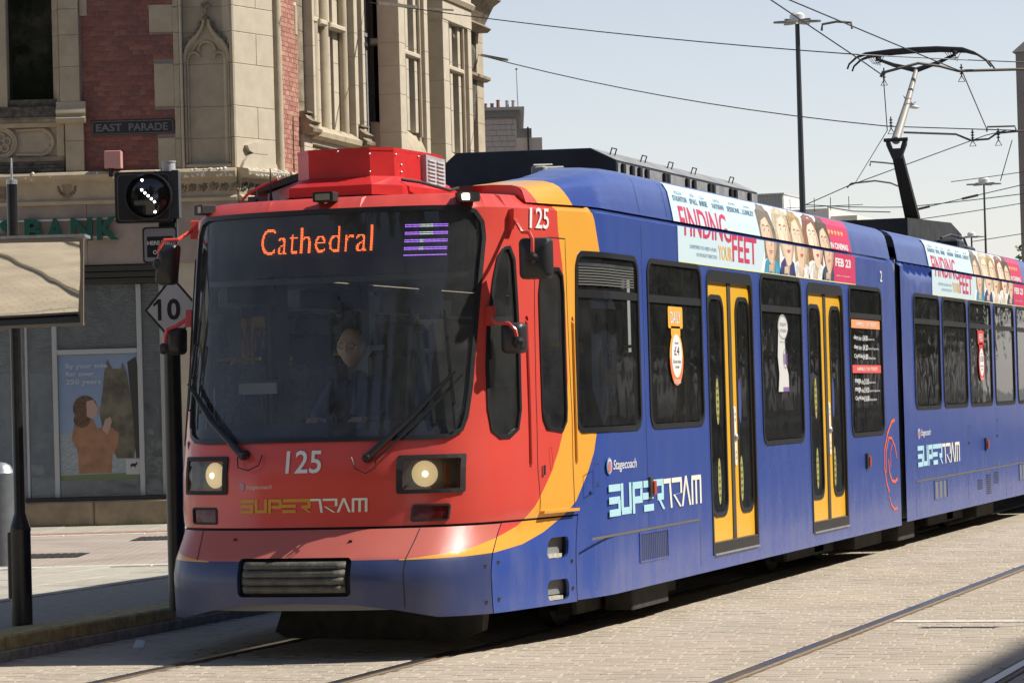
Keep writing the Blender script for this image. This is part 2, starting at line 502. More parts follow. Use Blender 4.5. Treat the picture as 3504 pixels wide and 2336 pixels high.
# livery edges: (z, t)
F1 = [(0.595, 0.62), (0.603, 0.731), (0.618, 0.861), (0.639, 1.053), (0.686, 1.268), (0.746, 1.476), (0.89, 1.679), (1.049, 1.866),
      (1.183, 1.978), (1.312, 2.05), (1.45, 2.09), (1.625, 2.119), (2.031, 2.073), (2.346, 1.999), (2.565, 1.90), (2.80, 1.86)]
F2 = [(0.590, 0.62), (0.592, 0.8), (0.596, 1.068), (0.604, 1.305), (0.636, 1.6), (0.695, 1.842), (0.767, 2.036), (0.87, 2.249), (1.033, 2.424), (1.17, 2.537),
      (1.302, 2.593), (1.6, 2.68), (1.95, 2.74), (2.25, 2.745), (2.448, 2.716), (2.638, 2.636), (2.717, 2.57), (2.80, 2.50)]
def livery(a, b):
    a = abs(a)
    if b < 0.590 or (b < 0.595 and a < 0.62): return 2
    if b >= 0.595 and a < np.interp(b, [p[0] for p in F1], [p[1] for p in F1]): return 0
    if a < np.interp(b, [p[0] for p in F2], [p[1] for p in F2]): return 1
    return 2
LIV = [RED, ORANGE, BLUE]
LINES = []
for s in (1, -1):
    LINES.append([(s * t, z) for z, t in F1 if not (s < 0 and t == 0)])
    LINES.append([(s * t, z) for z, t in F2])

LINES.append([(-.62, .595), (.62, .595)])
QWIN = [(1.12, 1.33), (1.204, 1.283), (1.30, 1.285), (1.385, 1.33), (1.405, 1.45), (1.36, 1.8), (1.30, 2.15), (1.255, 2.37), (1.20, 2.45), (1.14, 2.44), (1.095, 2.38), (1.072, 2.25), (1.045, 1.95), (1.05, 1.72), (1.08, 1.457)]
DWIN = [(1.715, 1.39), (1.78, 1.325), (2.03, 1.305), (2.095, 1.37), (2.10, 1.45), (2.03, 2.17), (2.0, 2.28), (1.92, 2.325), (1.68, 2.325), (1.60, 2.275), (1.583, 2.17), (1.698, 1.447)]
def grow(poly, d):
    n = len(poly); out = []
    ar = sum(poly[i][0] * poly[(i + 1) % n][1] - poly[(i + 1) % n][0] * poly[i][1] for i in range(n))
    sg = 1 if ar > 0 else -1
    for i in range(n):
        p, q, r = poly[i - 1], poly[i], poly[(i + 1) % n]
        nx = (r[1] - p[1]); ny = -(r[0] - p[0]); k = math.hypot(nx, ny) or 1
        out.append((q[0] + sg * nx / k * d, q[1] + sg * ny / k * d))
    return out
WS = []                                        # windscreen opening (outer edge of its rubber)
for s in (1, -1):
    side = [(s * 0.05, 1.290), (s * 0.70, 1.288), (s * 0.83, 1.296), (s * 0.905, 1.335), (s * 0.935, 1.42), (s * 0.955, 1.6), (s * 0.975, 2.1), (s * 0.992, 2.5), (s * 0.975, 2.60), (s * 0.92, 2.67), (s * 0.83, 2.698), (s * 0.05, 2.700)]
    WS += side if s > 0 else side[::-1]
GRAB1 = [(1.555, 1.09), (1.60, 1.09), (1.455, 2.03), (1.41, 2.03)]
def slot(t0, z0, t1, z1, w):
    return [(t0 - w, z0), (t0 - w * .5, z0 - w), (t0 + w * .5, z0 - w), (t0 + w, z0), (t1 + w, z1), (t1 + w * .5, z1 + w), (t1 - w * .5, z1 + w), (t1 - w, z1)]
GR1 = slot(1.574, 1.12, 1.431, 2.0, 0.022)
GR2 = slot(2.262, 1.12, 2.20, 2.0, 0.022)
mirror2 = lambda poly: [(-a, b) for a, b in poly][::-1]
HL = [rrect(.575, .896, 1.002, 1.170, .01), rrect(-.896, -.581, 1.015, 1.185, .01)]
TLAMP = rrect(.630, .837, .817, .897, .01)
WIN_A = [(18.51, 19.82, 1.29), (20.03, 21.46, 1.29), (23.22, 24.64, 1.11), (26.47, 27.90, 1.11)]
DOORS = [(21.60, 22.98), (24.85, 26.24)]
holes = [WS, QWIN, DWIN, GR1, GR2, mirror2(QWIN), mirror2(DWIN)] + HL + [TLAMP, mirror2(TLAMP)]
for a, b, zb in WIN_A:
    holes.append(rrect(tu(a) + .02, tu(b) - .02, zb + .02, 2.42, .10)); holes.append(mirror2(rrect(tu(a) + .02, tu(b) - .02, zb + .02, 2.42, .10)))
for a, b in DOORS:
    holes.append(rrect(tu(a) + .01, tu(b) - .01, 0.37, 2.40, (.002, .002, .09, .09)))
    holes.append(mirror2(rrect(tu(a) + .03, tu(b) - .03, 1.14, 2.41, .08)))
def body_fn(a, b, off):
    return surf(a, b, off)
mb = MB()
outer = [(-TE, .25), (-2.291, .25), (-2.291, .785), (2.291, .785), (2.291, .25), (TE, .25), (TE, 2.775), (-TE, 2.775)]
print("body cdt")
panel(mb, body_fn, outer, holes, lines=LINES, step=(0.085, 0.075), bstep=0.06, pick=livery)
body = mb.obj("front_car_body", LIV, tram, smooth=True)
# lining a little inside
mb = MB()
lh = [grow(h, .02) for h in holes if h is not GR1 and h is not GR2]
panel(mb, lambda a, b, o: surf(a, b, -0.05), [(-TE, .30), (TE, .30), (TE, 2.68), (-TE, 2.68)], lh, step=(0.3, 0.3), bstep=0.15)
mb.obj("interior_lining", LINING, tram)

# bumper and corner skirts
BUFT = (-0.362, 0.318)
mb = MB()
bot = [(1.278, .242), (.85, .25), (.6, .30), (.35, .335), (0, .345), (-.35, .335), (-.6, .30), (-.85, .25), (-1.278, .242)]
bh = rrect(BUFT[0] - .022, BUFT[1] + .022, .385, .612, .03)
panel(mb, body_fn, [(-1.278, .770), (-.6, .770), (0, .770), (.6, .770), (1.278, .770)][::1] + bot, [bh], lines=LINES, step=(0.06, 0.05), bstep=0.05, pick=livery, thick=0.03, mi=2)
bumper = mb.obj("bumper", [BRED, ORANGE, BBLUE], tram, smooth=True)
mb = MB(); panel(mb, body_fn, rrect(BUFT[0] - .04, BUFT[1] + .04, .37, .63, .03), (), off=-.045)
mb.obj("buffer_recess", MATTE, bumper)
mb = MB()
prof = []
for k in range(4):
    zc = .431 + k * .046
    for a in range(-80, 81, 20): prof.append((zc + .023 * math.sin(math.radians(a)), .045 + .028 * math.cos(math.radians(a))))
N = 24
ring = []
for i in range(N + 1):
    t = BUFT[0] + .012 + (BUFT[1] - BUFT[0] - .024) * i / N
    e = min(1, min(i, N - i) / 1.0 * .35 + .55)
    ring.append([surf(t, z, -.05 + (o + .01) * e) for z, o in prof])
V = [p for r in ring for p in r]; m_ = len(prof)
mb.add(V, [(i * m_ + j, (i + 1) * m_ + j, (i + 1) * m_ + j + 1, i * m_ + j + 1) for i in range(N) for j in range(m_ - 1)] + [tuple(range(m_)), tuple(N * m_ + j for j in range(m_))])
mb.obj("rubber_buffer", mat("worn_buffer_rubber", (0.09, 0.088, 0.075), .62, var=.35, scale=14, bump=.3, bscale=40), bumper, smooth=True)
STEP = [rrect(1.925, 2.19, .525, .655, .045), rrect(1.925, 2.19, .265, .395, .045)]
for s in (1, -1):
    mb = MB()
    hs_ = [h if s > 0 else mirror2(h) for h in STEP]
    o_ = [(1.288, .242), (2.283, .242), (2.283, .775), (1.288, .772)]
    if s < 0: o_ = mirror2(o_)
    panel(mb, body_fn, o_, hs_, lines=LINES, step=(0.08, 0.06), bstep=0.05, pick=livery, thick=0.02, mi=2)
    sk = mb.obj("corner_skirt", LIV, tram, smooth=True)
    for h in hs_:
        mb = MB(); panel(mb, body_fn, grow(h, .015), (), off=-.16, thick=-.15, step=(.1, .1)); mb.obj("step_pocket", MATTE, sk)
        zb = min(p[1] for p in h); ta = min(p[0] for p in h); tb = max(p[0] for p in h)
        mb = MB(); mb.prism([(ta + .01, zb + .004), (tb - .06, zb + .004), (tb - .06, zb + .028), (ta + .01, zb + .028)], -.14, -.012, body_fn); mb.obj("step_tread", mat("step_metal", (.5, .47, .40), .6, .3, var=.3, scale=40), sk)
    mb = MB()
    for tt, zz in ((1.225, .53), (1.225, .315), (1.35, .545), (1.35, .325), (2.235, .50), (2.235, .33)):
        p = surf(s * tt, zz, -.004); q2_ = surf(s * tt, zz, .006)
        ax = Vector(q2_) - Vector(p)
        mb.lathe([(.014, 0), (.014, .008), (.006, .009), (.006, .002)], p, 10, ax)
    mb.obj("skirt_screws", DKGREY, sk)
mb = MB()
for tt, zz in ((.30, .70), (-.46, .715)):
    p = surf(tt, zz, -.004); mb.lathe([(.012, 0), (.012, .008), (.007, .009), (.006, .001)], p, 10, Vector(surf(tt, zz, .1)) - Vector(p))
mb.obj("bumper_screw", MATTE, bumper)
# seams, sills and mouldings drawn as narrow proud/recessed strips
def strip(name, pts, w, off, m, parent=tram, fn=body_fn):
    mb = MB(); stroke(mb, pts, w, fn, off); return mb.obj(name, m, parent)
strip("bumper_seam", [(-.72, .60), (-.742, .70), (-.75, .768)], .006, .002, MATTE, bumper)
strip("bumper_seam", [(.655, .31), (.655, .52), (.66, .60), (.682, .70), (.69, .768)], .006, .002, MATTE, bumper)
strip("body_seam", [(-2.28, .778), (2.28, .778)], .010, -.012, MATTE)
strip("body_seam", [(1.283, .25), (1.283, .77)], .008, -.01, MATTE)
strip("body_seam", [(2.287, .25), (2.287, .775)], .008, -.01, MATTE)
strip("cab_door_seam", [(1.717, .83), (1.603, 1.54), (1.53, 2.1), (1.49, 2.50), (1.75, 2.515), (2.045, 2.511), (2.10, 2.1), (2.19, 1.4), (2.222, .83)], .006, .002, MATTE)
mb = MB(); mb.prism([(1.72, .808), (2.235, .808), (2.235, .826), (1.72, .826)], -.002, .035, body_fn)
mb.obj("cab_door_sill", ORANGE, tram)
mb = MB(); mb.prism([(1.735, 1.045), (1.765, 1.045), (1.765, 1.105), (1.735, 1.105)], 0, .012, body_fn)
mb.obj("door_lock", CHROME, tram)
mb = MB(); panel(mb, body_fn, slot(1.88, 1.09, 1.85, 1.19, .022), (), off=-.012, thick=-.014); mb.obj("door_handle_recess", RED, tram)
for G, m in ((GR1, RED), (GR2, ORANGE)):
    mb = MB(); panel(mb, body_fn, grow(G, .004), (), off=-.035, thick=-.034); g = mb.obj("grab_rail_recess", m, tram)
    tA = (G[0][0] + G[3][0]) / 2; tB = (G[4][0] + G[7][0]) / 2; zA, zB = G[0][1], G[4][1]
    mb = MB(); mb.tube([surf(tA, zA - .02, -.02), surf(tA, zA, .006), surf((tA + tB) / 2, (zA + zB) / 2, .006), surf(tB, zB - .02, .006), surf(tB, zB, -.02)], .010, 8)
    mb.obj("grab_rail", m, g, smooth=True)
def hump(c, r): pass

# windscreen
mb = MB(); WSi = grow(WS, -.028)
panel(mb, body_fn, WS, [WSi], off=.014, thick=.03, grid=False, bstep=.05)
wsf = mb.obj("windscreen", BLACK, tram, smooth=True)
mb = MB(); panel(mb, body_fn, grow(WSi, .004), (), off=-.004, step=(.09, .12))
mb.obj("glass_pane", SCREEN, wsf, smooth=True)
mb = MB(); panel(mb, body_fn, [(-1.0, 2.30), (1.0, 2.30), (.985, 2.68), (-.985, 2.68)], (), off=-.10, step=(.2, .2))
mb.obj("destination_panel", mat("display_black", (.012, .014, .017), .6), wsf)
mb = MB(); mb.prism([(-.93, 2.262), (.93, 2.262), (.93, 2.296), (-.93, 2.296)], -.14, -.06, body_fn)
mb.obj("screen_header_rail", mat("grey_rail", (.16, .17, .17), .5), wsf)
# LED lettering, dot by dot
vs, fs = text2d("Cathedral", 1.0, -0.010, spacing=1.10)
A0, A1, B0, B1 = -.450, .290, 2.438, 2.601
vs = fit(vs, A0, A1, B0, B1)
led = MB(); pc, pr = .0058, .0094
tri = []
for f in fs:
    for i in range(1, len(f) - 1): tri.append((vs[f[0]], vs[f[i]], vs[f[i + 1]]))
cells = set()
for p, q, r in tri:
    xa, xb = min(p[0], q[0], r[0]), max(p[0], q[0], r[0]); ya, yb = min(p[1], q[1], r[1]), max(p[1], q[1], r[1])
    D = (q[0] - p[0]) * (r[1] - p[1]) - (r[0] - p[0]) * (q[1] - p[1])
    if abs(D) < 1e-12: continue
    for i in range(int((xa - A0) / pc) - 1, int((xb - A0) / pc) + 2):
        for j in range(int((ya - B0) / pr) - 1, int((yb - B0) / pr) + 2):
            for sx in (-.25, .25):
                x = A0 + (i + .5 + sx) * pc; y = B0 + (j + .5) * pr
                w1 = ((q[0] - x) * (r[1] - y) - (r[0] - x) * (q[1] - y)) / D; w2 = ((r[0] - x) * (p[1] - y) - (p[0] - x) * (r[1] - y)) / D
                if w1 >= -.02 and w2 >= -.02 and w1 + w2 <= 1.02: cells.add((i, j))
for i, j in cells:
    x = A0 + (i + .5) * pc; y = B0 + (j + .5) * pr
    led.add([surf(x - .0021, y - .0024, -.085), surf(x + .0021, y - .0024, -.085), surf(x + .0021, y + .0024, -.085), surf(x - .0021, y + .0024, -.085)], [(0, 1, 2, 3)])
led.obj("led_lettering", mat("led_orange", (.1, .02, .0), .5, emit=(1.0, .15, .03), estr=3.6), wsf)
led = MB(); led2 = MB()
for r in range(9):
    z = 2.588 - (r // 2) * .0465 - (r % 2) * .011
    for i in range(34):
        x = .497 + i * .0080
        tgt = led2 if (11 < i < 22 and r < 4) or (11 < i < 15 and r < 8) else led
        tgt.add([surf(x - .0022, z - .0022, -.085), surf(x + .0022, z - .0022, -.085), surf(x + .0022, z + .0022, -.085), surf(x - .0022, z + .0022, -.085)], [(0, 1, 2, 3)])
led.obj("led_route_block", mat("led_purple", (.05, .01, .1), .5, emit=(.42, .16, .85), estr=3.0), wsf)
led2.obj("led_route_block", mat("led_white", (.1, .1, .1), .5, emit=(.7, .8, .7), estr=2.0), wsf)

# small cab windows
for s in (1, -1):
    for nm, poly in (("quarter_window", QWIN), ("cab_door_window", DWIN)):
        P = poly if s > 0 else mirror2(poly)
        mb = MB(); panel(mb, body_fn, grow(P, .004), [grow(P, -.020)], off=.008, thick=.02, grid=False, bstep=.06)
        f_ = mb.obj(nm, BLACK, tram, smooth=True)
        mb = MB(); panel(mb, body_fn, grow(P, -.016), (), off=-.006, step=(.1, .2)); mb.obj("glass_pane", CABGLASS, f_, smooth=True)

# passenger windows and doors
def side_window(fn, a, b, zb, zt=2.44, sash=True, blind=False, gl=None):
    mb = MB(); O = rrect(a, b, zb, zt, .12, 6); I = rrect(a + .034, b - .034, zb + .034, zt - .034, .09, 6)
    panel(mb, fn, O, [I], off=.008, thick=.02, grid=False, bstep=.2)
    w = mb.obj("side_window", BLACK, tram, smooth=True)
    mb = MB(); panel(mb, fn, rrect(a + .04, b - .04, zb + .04, zt - .04, .075), (), off=-.006, step=(.5, .5), bstep=.4)
    mb.obj("glass_pane", gl or SIDEGLASS, w)
    if sash:
        mb = MB(); panel(mb, fn, [(a + .036, 2.145), (b - .036, 2.145), (b - .036, 2.195), (a + .036, 2.195)], (), off=.006, thick=.02, grid=False, bstep=.15)
        mb.obj("sash_rail", BLACK, w)
        mb = MB(); mb.prism([(a + .08, 2.195), (b - .09, 2.195), (b - .22, 2.36), (a + .12, 2.32)], -.12, -.10, fn)
        mb.obj("hopper_flap", mat("hopper_grey", (.10, .10, .10), .4), w)
    if blind:
        for k in range(7):
            z0 = 2.225 + k * .0175
            mb = MB(); panel(mb, fn, [(a + .06, z0), (b - .10, z0), (b - .10, z0 + .009), (a + .06, z0 + .009)], (), off=.001, thick=.006, grid=False, bstep=.15)
            mb.obj("louvre_slat", mat("louvre_grey", (.13, .13, .12), .5), w)
        mb = MB(); panel(mb, fn, [(a + .06, 2.345), (b - .10, 2.345), (b - .10, 2.365), (a + .06, 2.365)], (), off=.002, thick=.008, grid=False, bstep=.15)
        mb.obj("louvre_frame", DKGREY, w)
    return w
onc = lambda u, z, o=0.0: surf(tu(u), z, o)
oncl = lambda u, z, o=0.0: surf(-tu(u), z, o)
for i, (a, b, zb) in enumerate(WIN_A):
    side_window(onc if i == 0 else onr, a, b, zb, blind=(i == 0)); side_window(oncl if i == 0 else onl, a, b, zb, gl=CABGLASS)
for a, b in DOORS: side_window(onl, a, b, 1.11)

def ticket(fn, a, b, z): pass
def door(fn, a, b, z0=.36, zt=2.415):
    mb = MB(); panel(mb, fn, rrect(a, b, z0, zt, (.002, .002, .11, .11)), [rrect(a + .035, b - .035, z0 + .08, zt - .085, (.002, .002, .06, .06))], off=.006, thick=.06, grid=False, bstep=.3)
    d = mb.obj("passenger_door", BLACK, tram)
    mid = (a + b) / 2 + .02
    for k, (l0, l1, g0, g1) in enumerate(((a + .035, mid - .045, a + .085, mid - .19), (mid + .045, b - .035, mid + .20, b - .075))):
        mb = MB(); zb, zz = z0 + .085, zt - .085
        rr = (.002, .002, .002, .07) if k == 0 else (.002, .002, .07, .002)
        panel(mb, fn, rrect(l0, l1, zb, zz, rr), [rrect(g0 - .02, g1 + .02, .625, 2.235, .13)], off=-.018, thick=.03, grid=False, bstep=.3)
        lf = mb.obj("door_leaf", YELLOW, tram)
        mb = MB(); panel(mb, fn, rrect(g0 - .022, g1 + .022, .622, 2.238, .13), [rrect(g0 + .008, g1 - .008, .655, 2.205, .11)], off=-.010, thick=.02, grid=False, bstep=.2)
        mb.obj("glass_seal", BLACK, lf)
        mb = MB(); panel(mb, fn, rrect(g0, g1, .645, 2.215, .11), (), off=-.022, step=(.5, .6), bstep=.3)
        mb.obj("glass_pane", SIDEGLASS, lf)
        for zc, h in ((.88, .17), (1.46, .17)):
            if k == 1 and zc > 1: mm = mat("door_sticker_blue", (.05, .07, .25), .5)
            else: mm = mat("door_sticker_olive", (.36, .34, .10), .5)
            mb = MB(); c = (g0 + g1) / 2 + (.02 if k == 0 else -.12)
            flat(mb, ell(c, zc, .045, h, 20), fn, -.019)
            mb.obj("door_sticker", mm, lf)
            if not (k == 1 and zc > 1):
                mb = MB()
                for q in range(-2, 3): flat(mb, [(c - .022, zc + q * .05 - .012), (c + .022, zc + q * .05 - .012), (c + .022, zc + q * .05 + .008), (c - .022, zc + q * .05 + .008)], fn, -.017)
                mb.obj("sticker_print", mat("sticker_print_dark", (.12, .13, .05), .6), lf)
    mb = MB(); mb.prism([(mid - .045, z0 + .08), (mid + .045, z0 + .08), (mid + .045, zt - .085), (mid - .045, zt - .085)], -.03, -.010, fn)
    mb.obj("centre_seal", mat("door_seal", (.05, .045, .04), .6), tram)
    mb = MB(); panel(mb, fn, rrect(mid + .055, mid + .115, .98, 1.42, .028), (), off=-.010, thick=.006, grid=False)
    st = mb.obj("door_button_plate", CREAM, tram)
    mb = MB(); p = fn(mid + .085, 1.19, -.012); q = fn(mid + .085, 1.19, .1)
    mb.lathe([(.028, 0), (.028, .01), (.02, .018), (.001, .02)], p, 14, Vector(q) - Vector(p)); mb.obj("door_button", STEEL, st, smooth=True)
    mb = MB()
    for zc, dr in ((1.36, -1), (1.32, -1), (1.08, 1), (1.04, 1)):
        stroke(mb, [(mid + .07, zc - dr * .012), (mid + .085, zc + dr * .012), (mid + .10, zc - dr * .012)], .005, fn, -.008)
    mb.obj("arrow_marks", MATTE, st)
    mb = MB(); mb.prism([(a + .02, z0 - .006), (b - .02, z0 - .006), (b - .02, z0 + .006), (a + .02, z0 + .006)], -.01, .018, fn)
    mb.obj("door_sill", STEEL, tram)
    mb = MB(); mb.prism([(a + .035, z0 + .006), (b - .035, z0 + .006), (b - .035, z0 + .083), (a + .035, z0 + .083)], -.03, .004, fn)
    mb.obj("kick_plate", mat("door_kick_rubber", (.10, .085, .065), .8, var=.3, scale=20), tram)
for a, b in DOORS: door(onr, a, b)

# lower side flaps, vent, lamps
strip("flap_seam", [(18.60, .626), (21.25, .632)], .016, .003, mat("seam_grime", (.12, .11, .09), .8), tram, onr)
strip("flap_seam", [(21.25, .30), (21.25, .625)], .005, .002, MATTE, tram, onr)
strip("panel_joint", [(19.93, .64), (19.93, 2.66)], .006, .0015, mat("joint_dark_blue", (.02, .03, .14), .5), tram, onr)  # thin dark blue line on the panel joint
def vent(fn, a, b, z0, z1, n, col):
    mb = MB(); panel(mb, fn, [(a - .02, z0 - .012), (b + .02, z0 - .012), (b + .02, z1 + .012), (a - .02, z1 + .012)], [[(a, z0), (b, z0), (b, z1), (a, z1)]], off=.006, thick=.02, grid=False)
    v = mb.obj("vent_grille", BLUE, tram)
    mb = MB(); panel(mb, fn, [(a, z0), (b, z0), (b, z1), (a, z1)], (), off=-.03, grid=False, thick=-.03); mb.obj("vent_back", MATTE, v)
    for k in range(n):
        x = a + (b - a) * (k + .5) / n; w = (b - a) / n * .30
        mb = MB(); mb.prism([(x - w, z0), (x + w, z0), (x + w, z1), (x - w, z1)], -.02, .002, fn); mb.obj("vent_blade", col, v)
    return v
vent(onr, 19.70, 20.38, .425, .60, 15, mat("vent_blade_blue", (.05, .06, .12), .5))
def marker(fn, u, z):
    mb = MB(); mb.prism(rrect(u - .045, u + .02, z - .062, z + .075, .01), 0, .022, fn); k = mb.obj("side_marker_lamp", DKGREY, tram)
    mb = MB(); mb.prism(rrect(u + .0, u + .055, z - .045, z + .045, .012), .0, .035, fn); mb.obj("amber_lens", mat("amber_lens", (.50, .07, .03), .25), k)
marker(onr, 19.97, .90); marker(onr, 27.05, .885); marker(onr, 33.30, .90)
mb = MB(); stroke(mb, [(18.68, 1.09), (18.80, 1.09), (18.80, .95), (18.68, .95), (18.68, 1.09)], .006, onr, .002); flat(mb, ell(18.76, .962, .02, .012, 10), onr, .003)
mb.obj("filler_flap", MATTE, tram)

# roof: nose cap, fairings, deck
mb = MB(); NN = 64; rows = 5; tmx = LT + .6
L = []
for i in range(NN + 1):
    t = -tmx + 2 * tmx * i / NN; p = Vector(surf(t, 2.7749))
    cx_ = Vector((-1.325, max(18.9, p.y + .15), 2.84))
    q = Vector((-1.325 + (p.x + 1.325) * .15, p.y * .15 + .85 * 19.6, 2.835)) if p.y < 19.0 else Vector((-1.325 + (p.x + 1.325) * .15, p.y, 2.835))
    L.append([tuple(p.lerp(q, k / rows) + Vector((0, 0, .03 * math.sin(math.pi * min(1, k / rows * 1.2)) * .6))) for k in range(rows + 1)])
V = [p for r in L for p in r]; m_ = rows + 1
mb.add(V, [(i * m_ + j, (i + 1) * m_ + j, (i + 1) * m_ + j + 1, i * m_ + j + 1) for i in range(NN) for j in range(rows)])
mb.obj("cab_roof", RED, tram, smooth=True)
FP = [(0.0, -.030, 2.728), (.12, -.042, 2.80), (.3, -.058, 2.88), (.45, -.072, 2.94), (.56, -.10, 2.985), (.66, -.16, 3.02), (.8, -.28, 3.045), (1.0, -.46, 3.055)]
FPS = (.12, .3, .45, .56, .66, .8)
def fair(t, s, off=0.0, sd=1):
    v = np.interp(s, [p[0] for p in FP], [p[1] for p in FP]); z = np.interp(s, [p[0] for p in FP], [p[2] for p in FP])
    u0 = surf(min(abs(t), 60), 2.60)[1]
    k = np.interp(u0, [17.85, 18.4, 18.9, 19.45, 19.9], [.26, .46, .68, .93, 1.0])
    x = surf(sd * abs(t), 2.60, v + off)
    return (x[0], x[1], 2.728 + (z - 2.728) * k + off * .3 * (s > .5))
FF1 = [(0, 1.60), (1.0, 1.40)]; FF2 = [(0, 2.30), (.3, 2.20), (.6, 2.08), (1.0, 2.0)]
def fpick(a, b):
    a = abs(a)
    if a < np.interp(b, [0, 1], [1.60, 1.40]): return 0
    if a < np.interp(b, [p[0] for p in FF2], [p[1] for p in FF2]): return 1
    return 2
tf0 = 1.42
for s in (1, -1):
    mb = MB(); tf0 = 1.42 if s > 0 else 3.2
    cap_ = [fair(tf0 + (.05 if q_ == 1 else 0), q_, 0, s) for q_ in (0, .12, .3, .45, .56, .66, .8, 1)]
    mb.add(cap_ + [(cap_[-1][0], cap_[-1][1], 2.76)], [tuple(range(9))], 0 if s > 0 else 2)
    panel(mb, lambda a, b, o: fair(a, b, o, s), [(tf0, 0), (TE - .05, 0), (TE - .05, 1), (tf0 + .05, 1), (tf0 + .02, .5)], (), lines=[[(t, q) for q, t in FF1], [(t, q) for q, t in FF2]] + [[(tf0 + .05, s_), (TE - .06, s_)] for s_ in FPS], step=(.12, .045), bstep=.08, pick=fpick)
    mb.obj("roof_fairing", LIV, tram, smooth=True)
mb = MB(); mb.box(-2.40, -.25, 18.9, CARS_END - .1, 2.83, 2.90); mb.obj("roof_deck", DKGREY, tram)
for u in (20.02, 20.72, 24.0):
    strip("fairing_joint", [(tu(u), .02), (tu(u), .62)], .006, .002, MATTE, tram, fair)
# ---- lights on the nose
HG = mat("lamp_housing_grey", (.26, .25, .21), .5)
LAMPGLASS = glass("lamp_glass", (.8, .8, .75))
def headlamp(t0, t1, z0, z1, lt, s, bulb_r):
    O = rrect(t0, t1, z0, z1, .015); I = rrect(t0 + .036, t1 - .036, z0 + .024, z1 - .024, .01)
    mb = MB(); panel(mb, body_fn, O, [I], off=.010, thick=.02, grid=False, bstep=.06)
    h = mb.obj("headlight", MATTE, tram)
    mb = MB(); panel(mb, body_fn, grow(I, .004), (), off=-.07, thick=-.075, step=(.1, .1)); mb.obj("lamp_housing", HG, h)
    mb = MB(); p = surf(lt, (z0 + z1) / 2 + .0, -.068); q = Vector(surf(lt, (z0 + z1) / 2, .2)) - Vector(p)
    mb.lathe([(bulb_r, 0), (bulb_r, .012), (bulb_r * .92, .020), (bulb_r * .6, .030), (0.001, .034)], p, 24, q)
    mb.obj("lamp_bulb", mat("lit_headlamp", (.8, .7, .5), .3, emit=(1.0, .74, .40), estr=0.50), h, smooth=True)
    mb = MB(); mb.lathe([(bulb_r * .22, .033), (bulb_r * .18, .038), (.001, .041)], p, 16, q)
    mb.obj("lamp_filament", mat("lit_filament", (1, .9, .7), .3, emit=(1.0, .86, .55), estr=5), h, smooth=True)
    mb = MB(); panel(mb, body_fn, grow(I, .003), (), off=.003, step=(.1, .1)); mb.obj("lamp_glass", LAMPGLASS, h)
    if s > 0:
        mb = MB(); mb.prism([(t1 - .12, z0 + .045), (t1 - .085, z0 + .045), (t1 - .085, z1 - .05), (t1 - .12, z1 - .05)], -.06, -.03, body_fn); mb.obj("indicator_lens", mat("indicator_amber", (.35, .10, .03), .4), h)
headlamp(.530, .941, .972, 1.200, .700, 1, .078)
headlamp(-.941, -.536, .985, 1.215, -.700, -1, .078)
for s in (1, -1):
    O = rrect(.625, .842, .812, .902, .012)
    O = O if s > 0 else mirror2(O)
    mb = MB(); panel(mb, body_fn, grow(O, .006), [grow(O, -.006)], off=.006, thick=.012, grid=False, bstep=.06); k = mb.obj("tail_lamp", MATTE, tram)
    mb = MB(); panel(mb, body_fn, grow(O, -.005), (), off=-.004, step=(.08, .08)); mb.obj("red_lens", mat("unlit_red_lens", (.10, .008, .008), .2, var=.3, scale=40), k)
for tt, lit in ((-.90, 0), (.02, 2), (.865, 1)):
    zc = 2.742 if lit != 2 else 2.768
    mb = MB(); mb.prism(rrect(tt - .062, tt + .062, zc - .026, zc + .034, .008), -.05, .045, lambda a, b, o: surf(a, 2.70, o)[:2] + (b,))
    k = mb.obj("roof_marker_lamp", MATTE, tram)
    mb = MB()
    c0 = tt - .022 if lit == 1 else (tt + .03 if lit == 0 else tt)
    r = .020 if lit != 2 else .045
    mb.prism(rrect(c0 - r, c0 + r, zc - .016, zc + .022, .006), .040, .049, lambda a, b, o: surf(a, 2.70, o)[:2] + (b,))
    mb.obj("marker_lens", mat("lit_marker", (1, .9, .7), .3, emit=(1, .9, .65), estr=6) if lit == 1 else mat("dull_marker", (.25, .25, .18), .25), k)

# ---- wipers
def wiper(pts, blade, loop, par=True):
    mb = MB()
    P = [surf(a, b, .045) for a, b in pts]
    mb.tube(P, [.022, .018, .010][:len(P)] if len(P) == 3 else .012, 8)
    if par:
        P2 = [surf(a + .045, b - .02, .04) for a, b in pts]; mb.tube(P2, .007, 6)
    p0 = surf(pts[0][0], pts[0][1], -.01); mb.lathe([(.03, 0), (.03, .05), (.018, .075)], p0, 12, Vector(surf(pts[0][0], pts[0][1], .1)) - Vector(p0))
    w = mb.obj("wiper", BLACK, tram, smooth=True)
    mb = MB(); B_ = [surf(a, b, .022) for a, b in blade]
    mb.tube(B_, .008, 6)
    n = len(blade)
    for i in range(1, n - 1): mb.tube([surf(blade[i][0], blade[i][1], .022), surf(blade[i][0] + .008, blade[i][1], .048)], .006, 6)
    mb.tube([surf(a + .006, b, .045) for a, b in blade[1:-1]], .006, 6)
    mb.obj("wiper_blade", BLACK, w)
    mb = MB(); mb.tube([surf(a, b, .03 + .02 * math.sin(i)) for i, (a, b) in enumerate(loop)], .004, 6); mb.obj("washer_hose", BLACK, w, smooth=True)
wiper([(.36, 1.19), (.60, 1.43), (.826, 1.69)], [(.757, 2.06), (.775, 1.90), (.80, 1.70), (.83, 1.50), (.85, 1.345)], [(.27, 1.195), (.30, 1.13), (.36, 1.10), (.41, 1.13), (.41, 1.19)])
